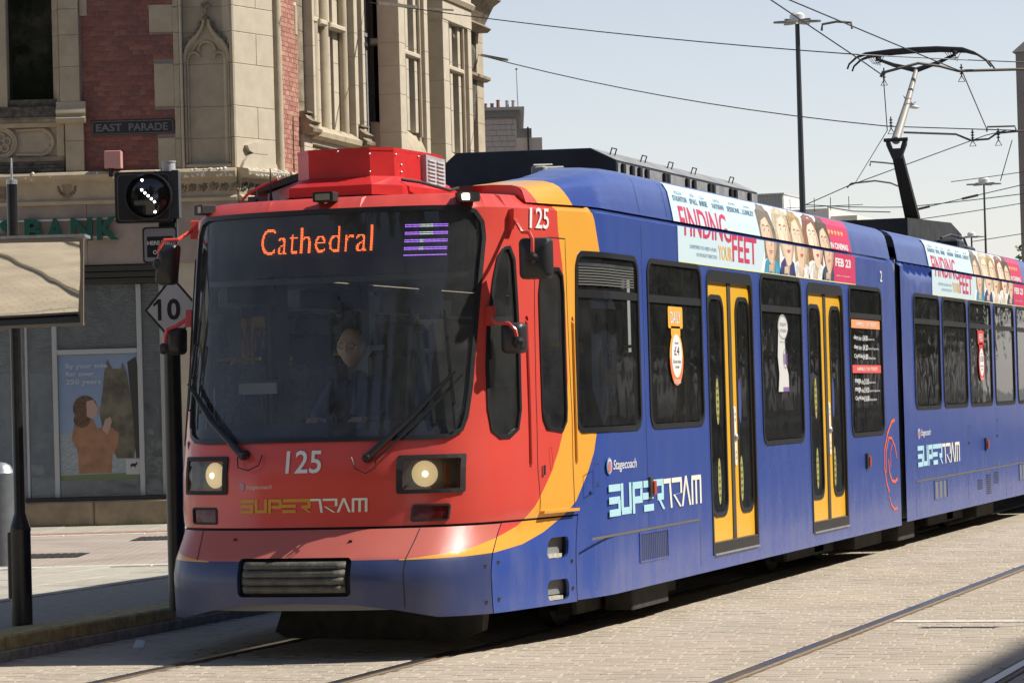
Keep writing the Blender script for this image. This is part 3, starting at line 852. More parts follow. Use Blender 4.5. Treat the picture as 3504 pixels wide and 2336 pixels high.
wiper([(-.41, 1.222), (-.66, 1.43), (-.90, 1.66)], [(-.832, 2.05), (-.85, 1.90), (-.88, 1.70), (-.89, 1.50), (-.885, 1.39)], [(-.45, 1.21), (-.43, 1.15), (-.36, 1.13), (-.30, 1.16), (-.29, 1.22)])

# ---- mirrors
def mirror_unit(bracket, arm, head, depth, tilt, m_arm=RED):
    (bt, bz0, bz1) = bracket
    mb = MB(); mb.prism(rrect(bt - .022, bt + .022, bz0, bz1, .008), -.01, .045, body_fn)
    k = mb.obj("mirror_bracket", m_arm, tram)
    mb = MB(); mb.tube([surf(bt, (bz0 + bz1) / 2, .03)] + arm, .0125, 8); mb.obj("mirror_arm", m_arm, k, smooth=True)
    x0, x1, z0, z1, y = head
    mb = MB()
    O = rrect(x0, x1, z0, z1, .03, 5); cx_, cz = (x0 + x1) / 2, (z0 + z1) / 2
    layers = [(1.0, .05), (1.0, .0), (.94, -.025), (.7, -.045), (.3, -.055)]
    V = []
    for sc, dy in layers:
        for a, b in O: V.append((cx_ + (a - cx_) * sc + tilt * (b - cz), y + dy + .12 * (a - cx_), cz + (b - cz) * sc))
    n = len(O); F = []
    for i in range(len(layers) - 1):
        for j in range(n): F.append((i * n + j, i * n + (j + 1) % n, (i + 1) * n + (j + 1) % n, (i + 1) * n + j))
    F.append(tuple(range(n))); F.append(tuple((len(layers) - 1) * n + j for j in range(n)))
    mb.add(V, F); h = mb.obj("mirror_head", mat("mirror_black_plastic", (.025, .025, .027), .45), tram, smooth=True)
    e = arm[-1]
    mb = MB(); mb.lathe([(.034, 0), (.036, .03), (.02, .045)], (e[0], e[1] + .02, e[2]), 14, (0, -1, 0)); mb.obj("mirror_pivot", BLACK, h, smooth=True)
mirror_unit((1.20, 2.55, 2.68), [(-.16, 17.86, 2.525), (-.09, 17.78, 2.515), (-.062, 17.75, 2.47), (-.062, 17.74, 2.36)], (-.160, .032, 2.235, 2.485, 17.80), .05, .0)
mirror_unit((1.045, 1.96, 2.08), [(-.30, 17.70, 1.975), (-.21, 17.70, 1.97), (-.170, 17.70, 1.93), (-.155, 17.70, 1.855)], (-.268, -.128, 1.79, 1.975, 17.74), .05, .0)
mirror_unit((-1.20, 2.58, 2.70), [(-2.42, 17.80, 2.57), (-2.49, 17.76, 2.57), (-2.515, 17.74, 2.52), (-2.525, 17.74, 2.42)], (-2.545, -2.425, 2.29, 2.545, 17.78), .05, .12)
mirror_unit((-1.12, 2.02, 2.13), [(-2.42, 17.76, 2.03), (-2.475, 17.74, 2.01), (-2.49, 17.74, 1.96), (-2.50, 17.74, 1.89)], (-2.485, -2.385, 1.85, 2.02, 17.78), .05, .03)

# ---- lettering on the body
GL = {'S': ([[(.0, .885), (.92, .885)], [(.0, .50), (.86, .50), (.86, .115), (.0, .115)]], 1.0), 'U': ([[(.1, 1), (.1, .13), (.86, .13), (.86, 1)]], 1.0),
      'P': ([[(.1, 0), (.1, .885), (.9, .885), (.9, .42), (.2, .42)]], 1.02), 'E': ([[(.1, .885), (.96, .885)], [(.0, .5), (.9, .5)], [(.08, .115), (.9, .115)]], 1.0),
      'R': ([[(.0, .885), (.9, .885), (.9, .42), (.42, .42), (.98, .0)]], 1.08), 'T': ([[(-.1, .9), (.52, .9), (.66, .0)]], .74),
      'Q': ([[(.0, .9), (.92, .9), (.92, .45), (.12, .42), (.80, .0)]], .98), 'A': ([[(.0, 0), (.42, 1.0), (.84, 0)]], .94), 'M': ([[(.08, 0), (.08, .9), (1.0, .9), (1.0, 0)], [(.54, .9), (.54, 0)]], 1.1)}
def supertram(fn, a0, a1, z0, z1, m1, m2, parent, off=.003):
    seq = "SUPERTQAM"; tot = sum(GL[c][1] for c in seq); s = (a1 - a0) / tot; x = a0; H = z1 - z0
    A = MB(); B_ = MB(); kk = 0
    for i, c in enumerate(seq):
        for st in GL[c][0]:
            P = [(x + p[0] * s * .93, z0 + p[1] * H) for p in st]
            wide = .21 if i < 5 else .15
            # stroke width differs along the two axes so bars keep their weight on stretched lettering
            tgt = A if i < 5 else B_
            pts = P
            for q in range(len(pts) - 1):
                (xa, za), (xb, zb) = pts[q], pts[q + 1]; kk += 1; off_ = off + (kk % 5) * .0007
                hz = H * .22 if i < 5 else H * .16; hx = s * .21 if i < 5 else s * .17
                if abs(za - zb) < 1e-6:
                    l_, r_ = min(xa, xb), max(xa, xb); e = hx / 2
                    flat(tgt, [(l_ - e * (q > 0 or 1) * (1 if l_ in (xa,) and q == 0 else 1) * .8, za - hz / 2), (r_ + e * .8, za - hz / 2), (r_ + e * .8, za + hz / 2), (l_ - e * .8, za + hz / 2)], fn, off_)
                else:
                    flat(tgt, [(xa - hx / 2, za), (xa + hx / 2, za), (xb + hx / 2, zb), (xb - hx / 2, zb)], fn, off_)
        x += GL[c][1] * s
    A.obj("lettering", m1, parent); B_.obj("lettering", m2, parent)
supertram(body_fn, -.427, .372, .872, .956, mat("mustard_vinyl", (.60, .30, .03), .5), CREAM, tram)
supertram(onr, 19.02, 21.32, .745, .952, LIGHTBLUE, CREAM, tram)
def stagecoach(fn, ec, er, tx, zb, h, m):
    mb = MB(); flat(mb, ell(ec[0], ec[1], er[0], er[1]), fn, .003); mb.obj("emblem", mat("emblem_blue", (.12, .30, .62), .4), tram)
    mb = MB(); flat(mb, ell(ec[0] + er[0] * .05, ec[1], er[0] * .78, er[1] * .8), fn, .0045); mb.obj("emblem", WHITE, tram)
    mb = MB(); flat(mb, ell(ec[0], ec[1] - er[1] * .05, er[0] * .66, er[1] * .68), fn, .006); mb.obj("emblem", mat("emblem_orange", (.75, .16, .05), .4), tram)
    mb = MB(); flat(mb, ell(ec[0] - er[0] * .05, ec[1] + er[1] * .12, er[0] * .28, er[1] * .4), fn, .0075); mb.obj("emblem", mat("emblem_blue", (.1, .2, .6), .4), tram)
    mb = MB(); vs, fs = text2d("Stagecoach", 1.0, .004, shear=.18)
    vs = fit(vs, tx[0], tx[1], zb - h * .3, zb + h); mb.add([fn(a, b, .003) for a, b in vs], fs); mb.obj("lettering", m, tram)
stagecoach(onr, (19.03, 1.072), (.062, .055), (19.12, 19.66), 1.045, .062, WHITE)
stagecoach(body_fn, (-.428, 1.031), (.018, .022), (-.395, -.225), 1.018, .024, mat("faded_white_vinyl", (.62, .58, .58), .5))
for (fn, a0, a1, b0, b1, tx) in ((body_fn, -.137, .083, 1.106, 1.242, "125"), (body_fn, 1.40, 1.70, 2.565, 2.695, "125"), (onr, 27.86, 27.95, 2.50, 2.60, "2")):
    mb = MB(); addtext(mb, tx, fn, a0, a1, b0, b1, .008, .012); mb.obj("fleet_number", WHITE, tram)

# ---- window stickers
def sticker_daily(fn, c, word, bg, bg2, lines):
    # c: centre u ; drawn from z 2.13 down to 1.60
    mb = MB(); flat(mb, rrect(c - .19, c + .19, 1.975, 2.125, .02), fn, .004); flat(mb, rrect(c - .12, c + .12, 1.92, 1.99, .01), fn, .004); k = mb.obj("fare_sticker", mat(bg, (.85, .42, .06) if bg == "fare_yellow" else (.65, .06, .05), .5), tram)
    mb = MB(); flat(mb, ell(c, 1.77, .175, .19, 32), fn, .005); mb.obj("sticker_disc", MATS[bg], k)
    mb = MB(); flat(mb, [(c - .175 * math.cos(t), 1.77 - .19 * math.sin(t)) for t in [math.pi * i / 16 for i in range(17)]], fn, .0062); mb.obj("sticker_disc", mat(bg2, (.80, .22, .07) if bg == "fare_yellow" else (.65, .06, .05), .5), k)
    mb = MB(); flat(mb, ell(c, 1.785, .135, .15, 32), fn, .0075); mb.obj("sticker_disc", WHITE, k)
    mb = MB(); addtext(mb, word, fn, c - .13, c + .13, 2.01, 2.09, .006, .012); mb.obj("sticker_word", WHITE, k)
    mb = MB()
    for tx, w, z0, z1 in lines: addtext(mb, tx, fn, c - w / 2, c + w / 2, z0, z1, .009, .0)
    mb.obj("sticker_word", MATTE, k)
    mb = MB(); addtext(mb, "BUY ON BOARD", fn, c - .085, c + .085, 1.594, 1.622, .0085, .01); mb.obj("sticker_word", WHITE, k)
sticker_daily(onr, 20.73, "DAILY", "fare_yellow", "fare_orange", [("from", .09, 1.865, 1.885), ("£4", .13, 1.79, 1.85), ("Great value", .20, 1.735, 1.76), ("travel", .10, 1.70, 1.722)])
# cut-out sticker with a speech bubble (the drawn figure is left out)
c = 23.90
mb = MB(); flat(mb, ell(c + .06, 2.03, .17, .10, 28), onr, .004); flat(mb, [(c - .14, 1.52), (c + .22, 1.52), (c + .21, 1.66), (c + .12, 1.75), (c + .11, 2.0), (c - .10, 2.0), (c - .14, 1.8), (c - .10, 1.66)], onr, .0045)
k = mb.obj("charity_sticker", mat("sticker_grey_white", (.62, .62, .60), .5), tram)
mb = MB(); addtext(mb, "FOLLOW", onr, c - .04, c + .16, 2.04, 2.065, .008); addtext(mb, "MY LEAD!", onr, c - .04, c + .16, 1.99, 2.015, .008); stroke(mb, ell(c + .06, 2.03, .16, .092, 28), .006, onr, .0065)
addtext(mb, "Please support", onr, c - .06, c + .16, 1.905, 1.92, .008); mb.obj("sticker_word", mat("sticker_ink", (.12, .12, .16), .6), k)
mb = MB(); stroke(mb, ell(c + .11, 1.78, .07, .075, 24) + [(c + .18, 1.78)], .006, onr, .0065)
for q in range(4): stroke(mb, [(c + .065 + q * .03, 1.735), (c + .065 + q * .03, 1.82)], .014, onr, .0065)
flat(mb, rrect(c + .02, c + .215, 1.522, 1.556, .001), onr, .0066); mb.obj("sticker_word", mat("sticker_purple", (.22, .12, .32), .6), k)
# ticket price list
for (z0, z1, col, word) in ((2.062, 2.136, "price_orange", "SHEFFIELD 1 DAY TICKETS"), (1.668, 1.738, "price_red", "SHEFFIELD 7 DAY TICKETS")):
    mb = MB(); flat(mb, rrect(26.56, 27.79, z0, z1, .004), onr, .004)
    k = mb.obj("price_panel", mat(col, (.82, .33, .14) if col == "price_orange" else (.72, .10, .09), .5), tram)
    mb = MB(); addtext(mb, word, onr, 26.74, 27.62, z0 + .02, z1 - .02, .007, .02); mb.obj("price_word", WHITE, k)
rows = [("day", "rider", "£4.00", "Supertram only", 1.955), ("day", "rider", "£4.20", "Supertram & Stagecoach bus", 1.872), ("CityWide", "", "£4.80", "All buses & tram", 1.79),
        ("mega", "rider", "£13.50", "Supertram only", 1.57), ("mega", "rider", "£14.50", "Supertram & Stagecoach bus", 1.495), ("CityWide", "", "£16.80", "All buses & tram", 1.42)]
mb = MB()
for a, b, c_, d, z in rows:
    w1 = .17 if a == "day" else (.24 if a == "mega" else .36)
    addtext(mb, a, onr, 26.66, 26.66 + w1, z, z + .046, .002, .012)
    if b: addtext(mb, b, onr, 26.66 + w1 + .01, 26.66 + w1 + .16, z, z + .040, .002)
    addtext(mb, c_, onr, 27.03, 27.25, z - .002, z + .046, .002, .015)
    addtext(mb, d, onr, 27.27, 27.27 + .016 * len(d) + .05, z, z + .024, .002)
mb.obj("price_word", WHITE, tram)
# orange swirl emblem at the end of the front car
SW = mat("swirl_orange", (.80, .14, .04), .4)
mb = MB()
stroke(mb, [(28.36, 1.235), (28.22, 1.22), (28.02, 1.12), (27.86, .97), (27.84, .80), (27.92, .66), (28.02, .58)], .03, onr, .003)
stroke(mb, [(27.90, .76), (27.93, .95), (28.06, 1.075), (28.2, 1.07), (28.34, .99), (28.42, .88)], .022, onr, .003)
stroke(mb, [(28.02, .88), (28.06, .75), (28.16, .68), (28.30, .665), (28.42, .69)], .028, onr, .003)
stroke(mb, [(28.02, .54), (28.10, .46), (28.22, .415), (28.38, .42)], .022, onr, .003)
stroke(mb, [(28.12, .80), (28.13, .95), (28.22, 1.02)], .014, onr, .003)
mb.obj("swirl_emblem", SW, tram)

# ---- film advert along the roof edge
GUT = .48
ADS = [.52 + .48 * s_ / .60 for s_ in FPS if s_ < .6]
def ad_fn(u0, fnlow):
    def f(a, b, off=0.0):
        u = u0 + a
        if b <= .5:
            return fnlow(u, 2.445 + min(b / GUT, 1.0) * .249, off + .003)
        s = (b - .52) / .48
        return fair(tu(u), max(s, 0) * .60, off + .006)
    return f
def advert(u0, parent=tram):
    f = ad_fn(u0, onr); Lx = 5.93
    def both(poly, off, m, name="advert_panel"):
        """poly in (a, b); cut at the gutter"""
        import bmesh as _b
        mb = MB()
        for lo, hi in ((-.01, .48), (.52, 1.01)):
            P = clip(poly, lo, hi)
            if len(P) >= 3:
                vs, fs = cdt(P, (), [[(-.1, s_), (6.1, s_)] for s_ in ADS] if lo > .3 else (), (.25, .045), .10, True)
                mb.add([f(a, b, off) for a, b in vs], fs)
        if mb.v: return mb.obj(name, m, parent)
    def clip(poly, lo, hi):
        for sgn, lim in ((1, lo), (-1, hi)):
            out = []; n = len(poly)
            for i in range(n):
                p, q = poly[i], poly[(i + 1) % n]
                ip = sgn * (p[1] - lim) >= 0; iq = sgn * (q[1] - lim) >= 0
                if ip: out.append(p)
                if ip != iq:
                    t = (lim - p[1]) / (q[1] - p[1]); out.append((p[0] + (q[0] - p[0]) * t, lim))
            poly = out
            if len(poly) < 3: return []
        return poly
    root = both([(0, 0), (Lx, 0), (Lx, 1), (0, 1)], 0, mat("advert_sky_blue", (.62, .76, .82), .35))
    def word(tx, a0, a1, b0, b1, m, bold=0.0, off=.002):
        vs, fs = text2d(tx, 1.0, bold); vs = fit(vs, a0, a1, b0, b1)
        mb = MB()
        for fc in fs:
            for lo, hi in ((-.01, .48), (.52, 1.01)):
                P = clip([vs[i] for i in fc], lo, hi)
                if len(P) >= 3: mb.add([f(a, b, off) for a, b in P], [tuple(range(len(P)))])
        if mb.v: mb.obj("advert_word", m, root)
    PK = mat("advert_crimson", (.62, .045, .13), .4); YL = mat("advert_amber", (.80, .50, .12), .4); DB = mat("advert_slate", (.13, .25, .36), .4)
    word("FINDING", .18, 1.52, .36, .70, PK, .015)
    word("FEET", 1.54, 2.30, .10, .48, PK, .015)
    word("YOUR", 1.12, 1.52, .10, .30, YL, .02)
    word("SOMETIMES YOU NEED A PUSH", .32, 1.06, .20, .25, DB); word("IN THE RIGHT DIRECTION", .50, 1.07, .10, .15, DB)
    nm = [("IMELDA", "STAUNTON"), ("TIMOTHY", "SPALL"), ("CELIA", "IMRIE"), ("DAVID", "HAYMAN"), ("JOHN", "SESSIONS"), ("JOANNA", "LUMLEY")]
    xs = [.10, .56, .84, 1.20, 1.64, 2.12]; ws = [.38, .22, .22, .34, .38, .36]
    for (a, b), x, w in zip(nm, xs, ws):
        word(a, x + w * .2, x + w * .75, .86, .905, DB); word(b, x, x + w, .755, .835, DB, .03)
    word("and", 2.03, 2.10, .755, .78, DB)
    # generic portrait figures: skin ovals, hair and clothes
    SK = mat("print_skin", (.78, .58, .41), .5, var=.10, scale=9); WH = mat("print_white", (.8, .82, .82), .5)
    x0 = 2.55; wd = .52
    cl = [(.05, .28, .42), (.05, .05, .16), (.7, .7, .68), (.72, .72, .7), (.05, .08, .14)]
    hr = [(.20, .17, .14), (.50, .42, .30), (.38, .27, .13), (.24, .11, .08), (.11, .08, .06)]
    both([(2.42, 0), (2.62, .48), (2.70, .48), (2.70, 1), (4.78, 1), (5.02, 0)], .0006, WH)
    tones = [(.74, .52, .37), (.80, .60, .44), (.76, .56, .40), (.82, .63, .48), (.72, .50, .35)]
    geo_ = [(.185, .36, .50, -.05), (.215, .40, .55, .03), (.19, .42, .52, -.02), (.20, .37, .56, .05), (.18, .38, .50, .0)]
    for i in range(5):
        c_ = x0 + .28 + i * wd - (.03 if i == 4 else 0); rw, rh, cz, tl = geo_[i]
        nm_ = ["grey", "fair", "brown", "auburn", "black"][i]
        H = mat("print_hair_" + nm_, hr[i], .5, var=.65, scale=22, stretch=(1, 9, 1.5)); Cc = mat("print_cloth_%s" % ["teal", "navy", "white", "cream", "dark"][i], cl[i], .5, var=.35, scale=14)
        S_ = mat("print_skin_" + nm_, tones[i], .5, var=.12, scale=7); D_ = mat("print_shade_" + nm_, tuple(k * .62 for k in tones[i]), .5, var=.15, scale=9); L_ = mat("print_light_" + nm_, tuple(min(.9, k * 1.13) for k in tones[i]), .5)
        both([(c_ - .30, 0), (c_ + .27, 0), (c_ + .22, .20), (c_ + .05, .30), (c_ - .10, .28), (c_ - .24, .18)], .0010, Cc)
        both([(c_ - .02, 0), (c_ + .03, 0), (c_ + .09, .26), (c_ - .08, .26)], .0013, D_)
        hl_ = [(c_ - rw * 1.35, cz - (.30 if i in (0, 2, 3) else .05)), (c_ - rw * 1.5, cz + .1), (c_ - rw * 1.3 + tl, cz + .36), (c_ - .02 + tl, .995), (c_ + rw * 1.1 + tl, cz + .38), (c_ + rw * 1.35, cz + .12), (c_ + rw * 1.25, cz - (.34 if i in (0, 2, 3) else .02)), (c_ + rw * .8, cz - .30), (c_ - rw * .8, cz - .26)]
        both(hl_, .0015, H)
        both([(c_ + tl + rw * math.cos(t) * (1 - .22 * max(0, -math.sin(t)) ** 2), cz + rh * math.sin(t)) for t in [2 * math.pi * k / 26 for k in range(26)]], .0020, S_)
        both([(c_ + tl + rw * .96 * math.cos(t), cz + rh * .95 * math.sin(t)) for t in [math.radians(q) for q in (-75, -50, -25, 0, 25, 50)]] + [(c_ + tl + rw * .62, cz + .10), (c_ + tl + rw * .5, cz - .16)], .0022, D_)
        both(ell(c_ + tl - rw * .35, cz - .02, rw * .28, .07, 14), .0023, L_); both(ell(c_ + tl - .01, cz + rh * .55, rw * .5, .05, 14), .0023, L_)
        both([(c_ + tl - rw * 1.0, cz + .12), (c_ + tl - rw * .6, cz + rh * .62), (c_ + tl + rw * .3, cz + rh * .80), (c_ + tl + rw * .9, cz + rh * .45), (c_ + tl + rw * .7, .97), (c_ + tl - rw * .6, .97)], .0024, H)
        INK = mat("print_ink", (.10, .06, .05), .5); W_ = mat("print_eye_white", (.75, .72, .68), .5)
        for sx in (-.38, .36):
            e = c_ + tl + rw * sx; both(ell(e, cz + .10, .034, .018, 12), .0026, W_); both(ell(e + .006, cz + .10, .014, .018, 10), .0028, INK)
            both([(e - .045, cz + .135), (e, cz + .155), (e + .045, cz + .14), (e + .04, cz + .155), (e, cz + .172), (e - .045, cz + .15)], .0028, INK)
        both([(c_ + tl, cz + .08), (c_ + tl + .018, cz - .04), (c_ + tl + .035, cz - .075), (c_ + tl - .025, cz - .085), (c_ + tl + .005, cz - .05)], .0028, D_)
        both([(c_ + tl - rw * .35, cz - .16), (c_ + tl, cz - .145), (c_ + tl + rw * .35, cz - .155), (c_ + tl + rw * .1, cz - .20), (c_ + tl - rw * .1, cz - .20)], .0028, mat("print_lip", (.50, .14, .11), .5))
        if i in (0, 4): both([(c_ + tl - rw * .2, cz - .168), (c_ + tl + rw * .22, cz - .166), (c_ + tl, cz - .182)], .0031, W_)
        for q in range(4): both([(c_ - .14 + q * .035, .02 + .01 * q), (c_ - .115 + q * .035, .02), (c_ - .105 + q * .03, .13 + .02 * (q % 2)), (c_ - .13 + q * .03, .13)], .0029, S_ if q % 2 else L_)
    both([(5.06, 0), (Lx, 0), (Lx, 1), (4.80, 1), (4.92, .52), (5.02, .48)], .0014, PK)
    for q in range(5):
        st = []
        for k in range(10):
            r = 1 if k % 2 == 0 else .45; a = math.pi / 2 + k * math.pi / 5
            st.append((5.14 + q * .13 + .06 * r * math.cos(a), .76 + .055 * r * math.sin(a)))
        both(st, .0022, YL, "advert_star")
    word("IN CINEMAS", 5.10, 5.80, .53, .60, WHITE, .03, .0026)
    word("FEB 23", 5.12, 5.74, .26, .40, WHITE, .035, .0026)
    word("www. - in cinemas", 5.15, 5.70, .10, .125, WHITE, .0, .0026)
    strip("advert_edge", [(u0, 2.443), (u0 + Lx, 2.443)], .008, .0045, mat("edge_yellow", (.7, .7, .35), .5), root, onr)
advert(20.86)

# ---- second car
B0u, B1u = 28.84, 37.25
WIN_B = [(29.42, 30.80), (30.94, 32.34), (32.49, 33.90), (34.08, 35.45), (35.64, 36.98)]
for fn, nm in ((onr, 1), (onl, -1)):
    mb = MB(); hl = [rrect(a + .03, b - .03, 1.345, 2.41, .08) for a, b in WIN_B]
    panel(mb, fn, [(B0u, .27), (B1u, .27), (B1u, 2.775), (B0u, 2.775)], hl, step=(.3, .085), bstep=.1, mi=0)
    mb.obj("middle_car_body", BLUE, tram, smooth=True)
    mb = MB(); panel(mb, lambda a, b, o: fn(a, b, -.05), [(B0u, .3), (B1u, .3), (B1u, 2.7), (B0u, 2.7)], [grow(h, .02) for h in hl], step=(.8, .8), bstep=.3); mb.obj("interior_lining", LINING, tram)
    for i, (a, b) in enumerate(WIN_B): side_window(fn, a, b, 1.315)
    mb = MB(); sd = 1 if nm > 0 else -1
    panel(mb, lambda a, b, o: fair(tu(a), b, o, sd), [(B0u + .03, 0), (B1u - .03, 0), (B1u - .03, 1), (B0u + .08, 1)], (), step=(.5, .09), bstep=.1); mb.obj("roof_fairing", BLUE, tram, smooth=True)
mb = MB(); mb.box(-2.40, -.25, B0u + .1, B1u - .1, 2.83, 2.90); mb.obj("roof_deck", DKGREY, tram)
for u in (B0u, B1u):
    mb = MB(); mb.box(-2.6, -.05, u - .02, u + .02, .3, 2.74)
    mb.obj("end_wall", LINING, tram)
supertram(onr, 29.46, 31.73, .765, .968, LIGHTBLUE, CREAM, tram)
stagecoach(onr, (29.53, 1.085), (.075, .055), (29.64, 30.14), 1.062, .062, WHITE)
advert(30.46)
sticker_daily(onr, 33.20, "WEEKLY", "fare_red", "fare_red_low", [("from", .09, 1.865, 1.885), ("£13.50", .20, 1.79, 1.85), ("Great value", .20, 1.735, 1.76), ("travel", .10, 1.70, 1.722)])
strip("flap_seam", [(29.34, .632), (37.2, .638)], .016, .003, mat("seam_grime", (.12, .11, .09), .8), tram, onr)
for u in (29.32, 32.2, 34.6): strip("flap_seam", [(u, .29), (u, .626)], .006, .002, MATTE, tram, onr)
vent(onr, 30.27, 30.95, .43, .60, 3, mat("vent_cover_grey", (.16, .17, .18), .6))
for (a, z0, z1) in ((32.75, .44, .56), (33.30, .37, .60), (33.80, .47, .61)):
    mb = MB()
    n = int((z1 - z0) / .022)
    for k in range(n): stroke(mb, [(a, z0 + k * .022), (a + .30, z0 + k * .022)], .010, onr, .003)
    mb.obj("vent_slots", MATTE, tram)
vent(onr, 35.55, 36.2, .45, .62, 3, mat("vent_cover_grey", (.16, .17, .18), .6))
for u, z in ((32.25, .99), (34.05, 1.03)):
    mb = MB(); stroke(mb, [(u, z - .05), (u, z + .12), (u + .12, z + .12), (u + .12, z - .05), (u, z - .05)], .006, onr, .002); flat(mb, ell(u + .06, z - .055, .03, .015, 10), onr, .003); mb.obj("filler_flap", MATTE, tram)
# bellows
mb = MB()
for i in range(6):
    u0_ = 28.57 + i * .045; o = .14 + (.03 if i % 2 else 0)
    mb.box(-2.65 + o, -o, u0_, u0_ + .03, .45, 2.72 + (.16 if i % 2 else .10))
mb.obj("gangway_bellows", MATTE, tram)
# third car: only its start can be glimpsed
mb = MB()
for fn in (onr, onl):
    panel(mb, fn, [(37.5, .27), (47.5, .27), (47.5, 2.775), (37.5, 2.775)], (), step=(1, .085), bstep=.2)
mb.box(-2.62, -.03, 47.4, 47.5, .3, 2.76); mb.box(-2.62, -.03, 37.5, 37.56, .3, 2.76)
mb.obj("rear_car_body", BLUE, tram, smooth=True)
mb = MB(); mb.box(-2.45, -.2, 37.5, 47.4, 2.74, 2.95); mb.obj("roof_deck", DKGREY, tram)
for k in range(6):
    side_window(onr, 38.0 + k * 1.52, 39.38 + k * 1.52, 1.315)
mb = MB(); mb.box(-2.45, -.2, 37.22, 37.53, .45, 2.7); mb.obj("gangway_bellows", MATTE, tram)

# interior: floor, ceiling, seats, poles
mb = MB(); mb.box(-2.55, -.1, 19.2, 28.5, .78, .84); mb.box(-2.1, -.55, 17.6, 19.2, .78, .84); mb.box(-2.55, -.1, 28.9, 37.2, .78, .84); mb.box(-2.5, -.15, 19.3, 28.5, 2.62, 2.66); mb.box(-2.05, -.6, 17.8, 19.3, 2.64, 2.66); mb.box(-2.55, -.1, 28.9, 37.2, 2.62, 2.68)
mb.obj("floor_and_ceiling", LINING, tram)
def seat(x, y, face):
    mb = MB(); mb.bbox(x - .22, x + .22, y - .22, y + .22, 1.18, 1.30, .03)
    s_ = mb.obj("seat", SEATM, tram)
    yb = y + .22 * face
    mb = MB(); mb.bbox(x - .22, x + .22, min(yb, yb + .09 * face), max(yb, yb + .09 * face), 1.22, 1.82, .03); mb.obj("seat_back", SEATM, s_)
    mb = MB(); mb.tube([(x + .2, yb + .05 * face, 1.7), (x + .2, yb + .05 * face, 1.86), (x - .0, yb + .05 * face, 1.86)], .014, 6); mb.obj("seat_handle", mat("handrail_yellow", (.75, .45, .04), .4), s_)
for y in (18.95, 19.6, 20.4, 21.0, 23.5, 24.2, 27.0, 27.6, 29.7, 30.5, 31.3, 32.1, 32.9, 33.7, 34.5, 35.3, 36.1):
    for x in (-.42, -2.2):
        if y > 19.3 or x > -1: seat(x, y, 1)
for (x, y, x2, y2) in ((-.5, 24.0, -.42, 24.2), (-1.2, 21.9, -1.2, 21.9), (-.6, 22.9, -.6, 22.9), (-.6, 25.0, -.6, 25.0), (-1.4, 26.2, -1.4, 26.2), (-.7, 19.9, -.7, 19.9)):
    mb = MB(); mb.tube([(x, y, .84), (x2, y2, 2.62)], .018, 8); mb.obj("handrail_pole", mat("handrail_yellow", (.75, .45, .04), .4), tram, smooth=True)
# cab furniture
DASH = mat("dashboard_blue", (.08, .10, .18), .6)
mb = MB(); mb.prism([(17.55, .86), (18.12, .86), (18.12, 1.30), (17.95, 1.40), (17.6, 1.36), (17.5, 1.30)], -2.25, -.45, lambda a, b, c_: (c_, a, b))
dash = mb.obj("dashboard", DASH, tram)
mb = MB(); mb.tube([(-1.95, 18.05, 1.35), (-1.95, 17.98, 1.60), (-1.88, 17.98, 1.66)], .012, 8); mb.bbox(-2.1, -1.8, 17.96, 17.99, 1.60, 1.68, .005); mb.obj("dash_microphone", BLACK, dash)
mb = MB(); mb.bbox(-2.08, -1.82, 17.92, 17.95, 1.59, 1.66, .005); mb.obj("dash_screen", mat("dash_screen_grey", (.35, .36, .36), .4), dash)
mb = MB(); mb.box(-1.9, -.1, 19.35, 19.4, .84, 1.9); mb.box(-.75, -.1, 19.35, 19.4, 1.9, 2.62); mb.obj("cab_bulkhead", mat("bulkhead_grey", (.34, .35, .37), .7), tram)
mb = MB(); mb.bbox(-1.36, -1.20, 19.30, 19.34, 1.84, 2.06, .005); mb.obj("bulkhead_notice", mat("notice_grey", (.60, .62, .63), .6), tram)
mb = MB(); mb.bbox(-.92, -.70, 19.29, 19.34, 1.60, 2.06, .005); bn = mb.obj("bulkhead_notice", mat("notice_grey", (.60, .62, .63), .6), tram)
mb = MB(); mb.bbox(-.92, -.86, 19.27, 19.287, 1.78, 2.05, .003); mb.obj("notice_strip", mat("notice_blue", (.03, .12, .42), .6), bn)
mb = MB(); mb.bbox(-1.62, -1.20, 18.95, 19.07, 1.20, 1.86, .05); mb.bbox(-1.55, -1.12, 18.55, 19.0, 1.08, 1.22, .04); mb.obj("driver_seat", mat("driver_seat_dark", (.04, .042, .06), .8), tram, smooth=True)
mb = MB(); mb.bbox(-1.50, -1.20, 18.97, 19.05, 1.86, 2.02, .05); mb.obj("driver_headrest", MATS["driver_seat_dark"], tram, smooth=True)
mb = MB(); mb.tube([(-.72, 18.1, 1.42), (-.62, 18.12, 1.50), (-.60, 18.12, 1.44), (-.66, 18.12, 1.36)], .02, 8); mb.obj("desk_telephone", mat("phone_grey", (.35, .35, .33), .5), dash)

